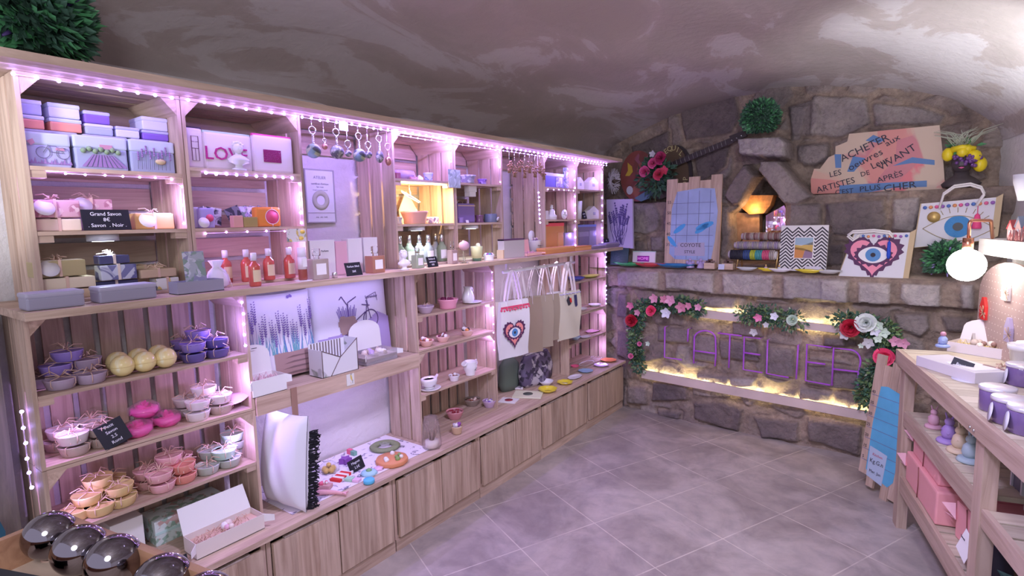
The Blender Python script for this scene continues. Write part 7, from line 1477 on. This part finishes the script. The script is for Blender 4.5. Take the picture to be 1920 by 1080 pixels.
# wooden height board leaning at the end of the unit
t=thing('height_board','pine plank height chart with sky blue paint standing on the floor by the shelving unit','height chart',(-.150,3.66,0),0); t.rotation_euler=(-.13,0,-.75)
ws=[.062,.05,.052,.05,.055]; hs=[.80,.745,.775,.74,.72]; b0=[.09,.03,.075,.0,.02]; x=-.135; xs=[]
for w_,h_,z_ in zip(ws,hs,b0): MB().box(x,x+w_-.002,0,.014,z_,h_).build('plank',WPZ,t); xs.append(x); x+=w_
MB().prism([(-.085,.12),(.07,.08),(.10,.12),(.12,.55),(.105,.60),(-.03,.63),(-.075,.62),(-.09,.40)],-.0016,-.0002).build('blue_paint',C_('chart_sky',(.10,.38,.60),.6,var=.15,vscale=6),t)
b=MB()
for k in range(7): b.box(-.125,.10,-.0024,-.0016,.17+.065*k,.1725+.065*k)
b.build('measure_lines',C_('grid_line'),t)
for k in range(7): text('chart_number',str(10+5*k) if k else '5',.026,INK,t,(-.118,-.001,.186+.065*k))
MB().prism([(-.075,.09),(.035,.07),(.04,.25),(-.08,.265)],-.003,-.0017).build('bucket_panel',C_('panel_ice',(.42,.52,.66)),t)
text('handwriting','Kitchen',.022,C_('ink_red',(.5,.1,.15)),t,(-.02,-.0036,.225)); text('handwriting','Kg.G.n',.034,INK,t,(-.02,-.0036,.185)); text('handwriting','Mer. Jan',.024,INK,t,(-.02,-.0036,.125))
# goods on the table top
JP=C_('jar_purple',(.16,.10,.26),.15,coat=.9); JL=C_('lid_pearl',(.72,.70,.76),.3,metal=.4)
def jar(l,px,py,r=.05,h=.085,col=None,tagm=True):
    t=thing('candle_jar',l,'candle jar',RT_(px,py),RZR-.2); MB().lathe([(r*.9,0),(r,.006),(r,h*.82),(r*.94,h*.9)],26).build('glass_jar',col or JP,t); MB().lathe([(r*1.0,h*.86),(r*1.04,h*.88),(r*1.04,h),(r*.98,h*1.02),(.001,h*1.03)],26).build('lid',JL,t)
    if tagm: MB().cyl(r*.62,0,.0015,22,RT(r*.35,-r*1.04,h*.42,rx=PI/2-.15)).build('round_tag',C_('tag_lilac',(.66,.66,.76),.6),t)
    b=MB(); rs=random.Random(px)
    for i in range(6): a=rs.uniform(0,6.3); b.tube([(-r,0,h*.8),(-r-.02*math.cos(a),-.01,h*.8+.02*math.sin(a)),(-r-.035*math.cos(a),-.015,h*.7+.03*math.sin(a))],.001,4)
    b.build('raffia_tuft',RAF,t); return t
jar('purple candle jar nearest the price card, front left of the jar group',1868,770,tagm=False); jar('purple candle jar with a round tag facing the aisle, second in the front row',1893,793); jar('purple candle jar cut by the picture edge, nearest the camera',1925,812); jar('purple candle jar with hanging tag behind the front row',1915,722)
t=thing('display_box','low white box carrying a blue figurine and papers','box',RT_(1800,700),RZR+.45); MB().box(-.15,.15,-.075,.075,0,.045,None,.002).build('box_body',C_('box_lilac_white',(.62,.58,.62),.6),t); MB().box(-.02,.12,-.05,.06,.045,.047).build('white_papers',LBL,t)
def figurine(l,loc,s,c1,c2,rz=0,ears=True,cat='figurine'):
    t=thing('wax_figurine',l,cat,loc,rz); MB().lathe([(.030*s,0),(.034*s,.004*s),(.030*s,.012*s),(.022*s,.016*s)],18).build('base',c1,t)
    MB().lathe([(.016*s,.014*s),(.022*s,.03*s),(.018*s,.05*s),(.010*s,.06*s)],14).build('body',c1,t); MB().ball((0,0,.07*s),.014*s,12).build('head',c2,t)
    if ears:
        b=MB(); b.tube([(-.006*s,0,.08*s),(-.012*s,0,.10*s)],.004*s,6,r2=.002*s); b.tube([(.006*s,0,.08*s),(.012*s,0,.10*s)],.004*s,6,r2=.002*s); b.build('ears',c2,t)
    b=MB(); b.tube([(.018*s,-.004,.045*s),(.0,-.02*s,.035*s),(-.018*s,-.004,.045*s)],.005*s,6); b.build('arms',c1,t); return t
p=RT_(1766,668); figurine('small blue and rose kneeling figurine on the low white box',(p[0]+.0,p[1],ZR+.0455),.9,C_('fig_blue',(.30,.38,.66),.4),C_('fig_rose',(.5,.25,.35),.4),ears=False)
t=slate_sign('dark blue slate leaning on the low white box',RT_(1793,706),.075,.075,['Bougie','15€'],rz=RZR+.9,tilt=.4,roll=.2,sz=.015)
t=thing('oval_card','pale lilac oval card lying on the table before the soap','card',RT_(1818,712),RZR); MB().cyl(.06,0,.0012,26).build('card',C_('tag_lilac'),t)
t=soap('brown and cream soap bar tied with raffia on the right table',RT_(1868,712),.12,.06,.05,C_('soap_brown',(.30,.17,.15)),rz=RZR+.6,disk=False,top=C_('soap_creamtop',(.62,.54,.42)))
for px,py,l in ((1835,668,'white scalloped open card box with filling, behind the low white box'),):
    t=open_box(l,RT_(px,py),.26,.13,.05,.12,C_('card_mauve',(.66,.60,.64),.6),rz=RZR+.9,fillm=C_('straw_yellow',(.75,.6,.25)),inner=26,tilt=.5,arch=True)
    cluster(t,.05,.05,[TPC,CRW,C_('soap_brown')],6,.016,'pine_cones',5,0,.06)
t=thing('white_pot','white ceramic plant pot with crumpled paper at the right edge','pot',RT_(1916,700),0); MB().lathe([(.032,0),(.036,.004),(.047,.10),(.053,.102),(.055,.125),(.05,.125),(.045,.1),(.001,.09)],26).build('pot',WHITE,t); MB().ball((0,0,.125),.035,7,sz=.5).build('paper',LBL,t)
# arched pegboard
PEG=C_('peg_wood',(.44,.31,.29),.65,var=.1)
u0,z0=RPu(1829,640,.36); u1,z1_=RPu(1960,640,.36); zt=RPu(1880,490,.36)[1]
t=thing('peg_board','arched pegboard display with small red and white house decorations','pegboard',RU(u0,.36,ZR),RZR); W_=u1-u0; H_=zt-ZR
MB().prism([(0,0),(W_,0),(W_,H_*.62)]+[(W_/2+W_/2*math.cos(a),H_*.62+H_*.38*math.sin(a)) for a in [k*PI/14 for k in range(1,14)]]+[(0,H_*.62)],0,.014).build('arched_board',PEG,t)
m,nt,b_,L=node_mat('peg_dots'); tc=nt.nodes.new('ShaderNodeTexCoord'); se=nt.nodes.new('ShaderNodeSeparateXYZ'); L.new(tc.outputs['Object'],se.inputs[0])
def sq(sock):
    a=nt.nodes.new('ShaderNodeMath'); a.operation='MULTIPLY'; a.inputs[1].default_value=30; L.new(sock,a.inputs[0])
    f=nt.nodes.new('ShaderNodeMath'); f.operation='FRACT'; L.new(a.outputs[0],f.inputs[0]); c=nt.nodes.new('ShaderNodeMath'); c.operation='SUBTRACT'; c.inputs[1].default_value=.5; L.new(f.outputs[0],c.inputs[0])
    e=nt.nodes.new('ShaderNodeMath'); e.operation='POWER'; e.inputs[1].default_value=2; L.new(c.outputs[0],e.inputs[0]); return e.outputs[0]
su=nt.nodes.new('ShaderNodeMath'); su.operation='ADD'; L.new(sq(se.outputs[0]),su.inputs[0]); L.new(sq(se.outputs[2]),su.inputs[1])
lt=nt.nodes.new('ShaderNodeMath'); lt.operation='LESS_THAN'; lt.inputs[1].default_value=.008; L.new(su.outputs[0],lt.inputs[0]); L.new(mixc(nt,lt.outputs[0],(.44,.31,.29),(.8,.7,.68)),b_.inputs['Base Color'])
for o in t.children: o.data.materials[0]=MATS['peg_dots']
for xx,zz,c,h,l in ((.08,.34,'soap_red',.11,'red'),(.42,.62,'house_white',.10,'white'),(.50,.22,'lavs',.11,'lilac'),(.78,.50,'soap_red',.12,'red')):
    w2=.032; x_=W_*xx+.04; z_=H_*zz
    MB().prism([(x_-w2,z_),(x_+w2,z_),(x_+w2,z_+h*.6),(x_+.01,z_+h),(x_-.01,z_+h),(x_-w2,z_+h*.6)],-.014,-.001).build('hanging_house',C_(c,(.45,.38,.58)),t); 
    b=MB(); rs=random.Random(int(xx*100))
    for i in range(14): a=rs.uniform(-1,4); b.tube([(x_+.02,-.016,z_+h*.3),(x_+.02+.04*math.cos(a),-.02,z_+h*.3+.04*math.sin(a))],.0012,4)
    b.build('dried_sprigs',C_('sprig_dry',(.42,.28,.2)),t)
for uu,l in ((u0+.05,'small white fabric star ornament at the foot of the pegboard'),(u0+.14,'small grey fabric tree ornament at the foot of the pegboard')):
    t=thing('table_ornament',l,'ornament',RU(uu,.30,ZR),RZR); MB().prism([(-.035,0),(.035,0),(0,.09)],0,.012).build('cone',LBL if 'white' in l else C_('felt_grey',(.45,.4,.42)),t)
# hutch plank with little red houses, copper pipe lamp with the globe bulb
ua,za=RPu(1836,447,.33); zb_=RPu(1836,476,.33)[1]
t=thing('upper_shelf','whitewashed plank shelf on posts above the right table','shelf',RU(ua,.33,0),RZR); MB().box(0,1.35,0,.17,zb_,za).build('plank',WH,t)
for xx in (.02,1.25): MB().box(xx,xx+.04,.13,.17,ZR,zb_).build('post',WH,t)
RH=C_('house_red',(.42,.07,.08),.6); GH=C_('house_slate',(.22,.26,.34),.6)
for px,l,c,h in ((1893,'little red house with crooked roof, left on the upper plank',RH,.085),(1908,'little slate blue house between the red ones on the upper plank',GH,.10),(1925,'little red house cut by the picture edge on the upper plank',RH,.09)):
    uu=RPu(px,440,.35)[0]; t=house(l,RU(uu,.35,za+.0005),.055,h,.04,C_('house_pinkwood',(.50,.32,.32)),RZR,roofm=c)
t=thing('twig_bundle','small red twig fence decoration before the houses on the upper plank','ornament',RU(RPu(1903,440,.335)[0],.335,za+.0005),RZR); b=MB(); rs=random.Random(3)
for i in range(22): x_=rs.uniform(-.07,.07); b.tube([(x_,0.002,0),(x_+rs.uniform(-.02,.02),.0,rs.uniform(.02,.05))],.0015,4)
b.build('twigs',C_('twig_red',(.40,.13,.13)),t)
pc=RPw(1812,497,.20); pw=RPw(1858,447,.33)
t=thing('pipe_lamp','copper pipe lamp with a large glowing globe bulb beside the stone mantel','lamp',pc,0)
R_=30*depth(pc)/FPX; pk=RPw(1818,415,.20)-pc; pk2=RPw(1858,414,.30)-pc; pe=RPw(1861,446,.34)-pc; sk=RPw(1816,452,.20)-pc
MB().tube([sk,pk-Vector((0,0,.01)),pk+Vector((.004,0,0)),pk.lerp(pk2,.12)+Vector((0,0,.004)),pk2.lerp(pk,.1)+Vector((0,0,.002)),pk2,pe],.0075,10).build('copper_pipe',COPPER,t)
MB().cyl(.021,R_*.88,R_*.88+.06,18,RT(sk.x*.3,sk.y*.3,0)).build('copper_socket',COPPER,t)
bo=MB().ball((0,0,0),R_,28).build('globe_bulb',mat('bulb_glow',(1,1,1),.3,emit=(1,.96,.88),es=28),t)
pl=RPw(1930,350,.40); t=thing('wall_spot','white wall spotlight shining up at the vault','lamp',pl,0)
MB().lathe([(.035,-.06),(.055,.02),(.058,.055),(.05,.055),(.03,-.05),(.001,-.055)],24).build('white_shade',C_('lamp_white2',(.85,.86,.9),.4),t)
MB().box(.0,.16,-.012,.012,-.07,-.05).build('bracket',C_('lamp_white2'),t); MB().cyl(.045,.03,.034,20).build('bulb_disc',mat('cool_glow',(1,1,1),.3,emit=(.9,.95,1),es=14),t)
lamp('wall_spot_light','SPOT',pl+Vector((0,0,.06)),(.9,.94,1),40,.03,target=pl+Vector((-.10,.22,.6)),spot=100)
# middle board: wax figurines
FP=C_('fig_pink',(.62,.36,.44),.5); FV=C_('fig_violet',(.38,.26,.58),.5); FY=C_('fig_yellow',(.68,.55,.38),.5); FM=C_('fig_mint',(.38,.50,.54),.5)
for px,py,c,l,s in ((1750,802,FP,'pink rabbit figurine at the far end of the middle board',1.0),(1778,830,FV,'violet gnome figurine on the middle board, second from the far end',1.25),(1798,848,FY,'cream gnome figurine with a round foot on the middle board',1.25),(1818,866,FM,'mint green house shaped figurine nearest the post on the middle board',1.25)):
    p=on_z(px,py,.6205); figurine(l,(p.x,p.y,.6205),s*1.05,c,c,px)
t=thing('white_carton','pale carton at the far back of the middle board','box',RU(.10,.42,.6205),RZR); MB().box(0,.12,0,.09,0,.05).build('carton',C_('carton',(.6,.62,.66)),t)
t=thing('kraft_block','kraft brown parcel at the back behind the violet figurine','parcel',RU(.55,.40,.6205),RZR); MB().box(0,.10,0,.10,0,.12).build('parcel',C_('kraft_dark',(.36,.24,.18)),t)
# lower board: pink wrapped parcels
PW=C_('pink_wrap',(.80,.36,.38),.45,bump=.3,bscale=14)
def parcel(l,u0,u1,v0,v1,z0,z1,rb=0):
    t=thing('pink_parcel',l,'parcel',RU((u0+u1)/2,v0,z0),RZR+rb); w=(u1-u0)/2; MB().box(-w,w,0,v1-v0,0,z1-z0,None,.008).build('wrapping',PW,t)
    b=MB(); b.tube([(-w*.1,-.002,-.0),(-w*.1+.01,-.003,(z1-z0)*.5),(-w*.1,-.002,z1-z0)],.002,5); b.build('brown_string',C_('string_brown',(.25,.08,.07)),t)
    b=MB(); 
    for s in (-1,): b._add([Vector(q) for q in ((-w,-.002,(z1-z0)*.9),(-w-.05,-.03,(z1-z0)*.75),(-w-.02,.03,(z1-z0)*.45),(-w+.02,-.008,(z1-z0)*.5),(-w-.045,-.02,(z1-z0)*.5))],[(0,1,3),(0,3,2),(3,4,2)])
    b.build('paper_ends',C_('pink_tissue',(.85,.5,.55),.5),t); return t
parcel('large pink wrapped parcel at the bottom of the lower board stack',.10,.56,.02,.40,.283,.43); parcel('large pink wrapped parcel on top of the lower board stack',.12,.50,.04,.38,.4315,.555); parcel('smaller pink wrapped parcel leaning next to the dark film bag',.63,.82,.08,.36,.283,.44,.12)
t=thing('film_bag','dark gift in crinkled film with a white label, beside the middle post','bag',RU(.885,.10,.283),RZR); MB().lathe([(.07,0),(.085,.02),(.08,.10),(.05,.17),(.06,.2)],14,sy=.7,flute=.12,fn=6).build('film_bag',speck('dark_film',(.08,.07,.12),[(.5,.48,.65),(.12,.1,.2),(.3,.28,.42)],24,.55),t); MB().box(-.05,.04,-.001,0,0,.09,RT(0,-.088,.05,rx=-.25,ry=.2)).build('white_label',LBL,t); text('label_print','Savons',.014,INK,t,(-.005,-.083,.12)) 
# right section of the unit
CJ=C_('jar_white',(.58,.56,.60),.4); DJ=C_('jar_window_dark',(.10,.10,.14),.2)
for i,(px,py,s,l) in enumerate(((1868,920,1,'white lantern box with a dark window, far one on the second bay board'),(1893,960,1,'white lantern box with a dark window, middle one on the second bay board'),(1920,1000,1.15,'white lantern box with a dark window at the picture edge'))):
    p=on_z(px,py,.604); t=thing('lantern_box',l,'lantern',(p.x+.05,p.y,.604),RZR); b=MB(); w_=.045*s
    b.box(-w_,w_,0,2*w_,0,.012); b.box(-w_,w_,0,2*w_,.09*s,.105*s); [b.box(x_,x_+.01,y_,y_+.01,.012,.09*s) for x_ in (-w_,w_-.01) for y_ in (0,2*w_-.01)]; b.build('frame',CJ,t); MB().box(-w_+.008,w_-.008,.006,2*w_-.006,.013,.089*s).build('dark_glass',DJ,t)
t=thing('glass_bottle','grey bottle standing at the back of the second bay','bottle',RU(1.2,.40,.604),0); MB().lathe([(.035,0),(.038,.01),(.036,.13),(.015,.17),(.016,.2)],20).build('glass_body',C_('bottle_grey',(.22,.22,.26),.2,coat=.6),t); MB().cyl(.018,.2,.215,14).build('stopper',CJ,t)
t=thing('dark_plant','dark green plant standing low under the second bay of the unit','plant',RU(1.35,.18,.204),0); b=MB(); rs=random.Random(12); leaves(b,(0,0,.16),.17,500,.10,rs,(1,.8,.8)); b.build('leaves',C_('leaf_night',(.03,.07,.06),.6),t); MB().lathe([(.05,0),(.07,.09),(.06,.09)],16).build('pot',C_('pot_dark',(.06,.06,.07)),t)
# ================================================================== foreground tray with silvered balls
zt=1.088
K=on_z(127,963,zt+.052); B_=on_z(425,1080,zt+.052); ang=math.atan2(B_.y-K.y,B_.x-K.x)
t=thing('wooden_tray','shallow wooden tray in the foreground holding silver balls','tray',(K.x,K.y,zt),ang)
TR=wood('tray_wood',(.50,.28,.17),(.34,.17,.10),'x',rough=.4); L_=.62; D_=.30
MB().box(0,L_,-D_,0,-.008,0).build('tray_floor',wood('tray_floor_wood',(.62,.48,.38),(.48,.35,.27),'x'),t)
MB().box(-.012,L_,-.012,0,0,.052).build('long_rim',TR,t); MB().box(-.012,0,-D_,-.0125,0,.052).build('short_rim',TR,t); MB().box(-.012,L_,-D_-.012,-D_,-.008,.052).build('long_rim',TR,t); MB().box(L_,L_+.012,-D_,-.0,-.008,.052).build('short_rim',TR,t)
SB_=mat('mirror_ball',(.26,.24,.27),.07,1.0)
for i,(px,py) in enumerate(((94,1003),(150,1030),(213,1050),(305,1090),(385,1128))):
    p=on_z(px,py,zt+.0375); o=thing('silver_ball',['large silver mirror ball at the back left of the tray','second silver mirror ball in the tray from the left','third silver mirror ball in the tray, the lowest whole one','fourth silver mirror ball, half cut by the picture edge','fifth silver mirror ball, just peeping in at the picture edge'][i],'ball',(p.x,p.y,zt),0,'silver mirror balls in the tray')
    MB().ball((0,0,.0372),.0372,36,sz=.97).build('ball',SB_,o); b=MB(); b.lathe([(.012,0),(.016,.0),(.012,.0025),(.012,0)],16,RT(0,0,0)); b.build('base_ring',RAF,o)
t=slate_sign('black slate sign lying in the tray before the silver balls',(K.x+.10*math.cos(ang)-.13*-math.sin(ang),K.y+.10*math.sin(ang)-.13*math.cos(ang),zt+.0005),.10,.045,['Boules','de cuivre'],rz=ang+.2,tilt=.7,sz=.014)
t=thing('display_pedestal','wooden pedestal table carrying the tray in the foreground','table',(K.x,K.y,0),ang); MB().box(-.05,L_+.05,-D_-.05,.03,zt-.035,zt-.0085).build('table_top',TR,t)
for x_ in (-.03,L_-.0):
    for y_ in (-D_-.03,-.02): MB().box(x_,x_+.035,y_,y_+.035,0,zt-.0355).build('leg',WG,t)
# left of the crates: dark post, small blue object, lamp
t=thing('corner_post','dark weathered post standing left of the near crates','post',(-2.36,.385,0),0); MB().box(-.07,.06,-.05,.035,0,1.36).build('post',wood('weathered',(.28,.23,.20),(.16,.13,.12),'z'),t)
t=thing('scalloped_board','teal blue scalloped panel standing low at the left edge','panel',(-2.20,.30,.41),FX_); MB().prism([(-.10,0),(.06,0),(.07,.12),(.055,.2),(.065,.3),(.05,.36),(-.10,.36)],0,.012).build('panel',C_('teal_panel',(.02,.10,.16),.5),t)
lamp('side_light','SPOT',(-1.75,-.05,1.95),(.95,.95,1),26,.05,target=(-2.25,.49,1.85),spot=50)
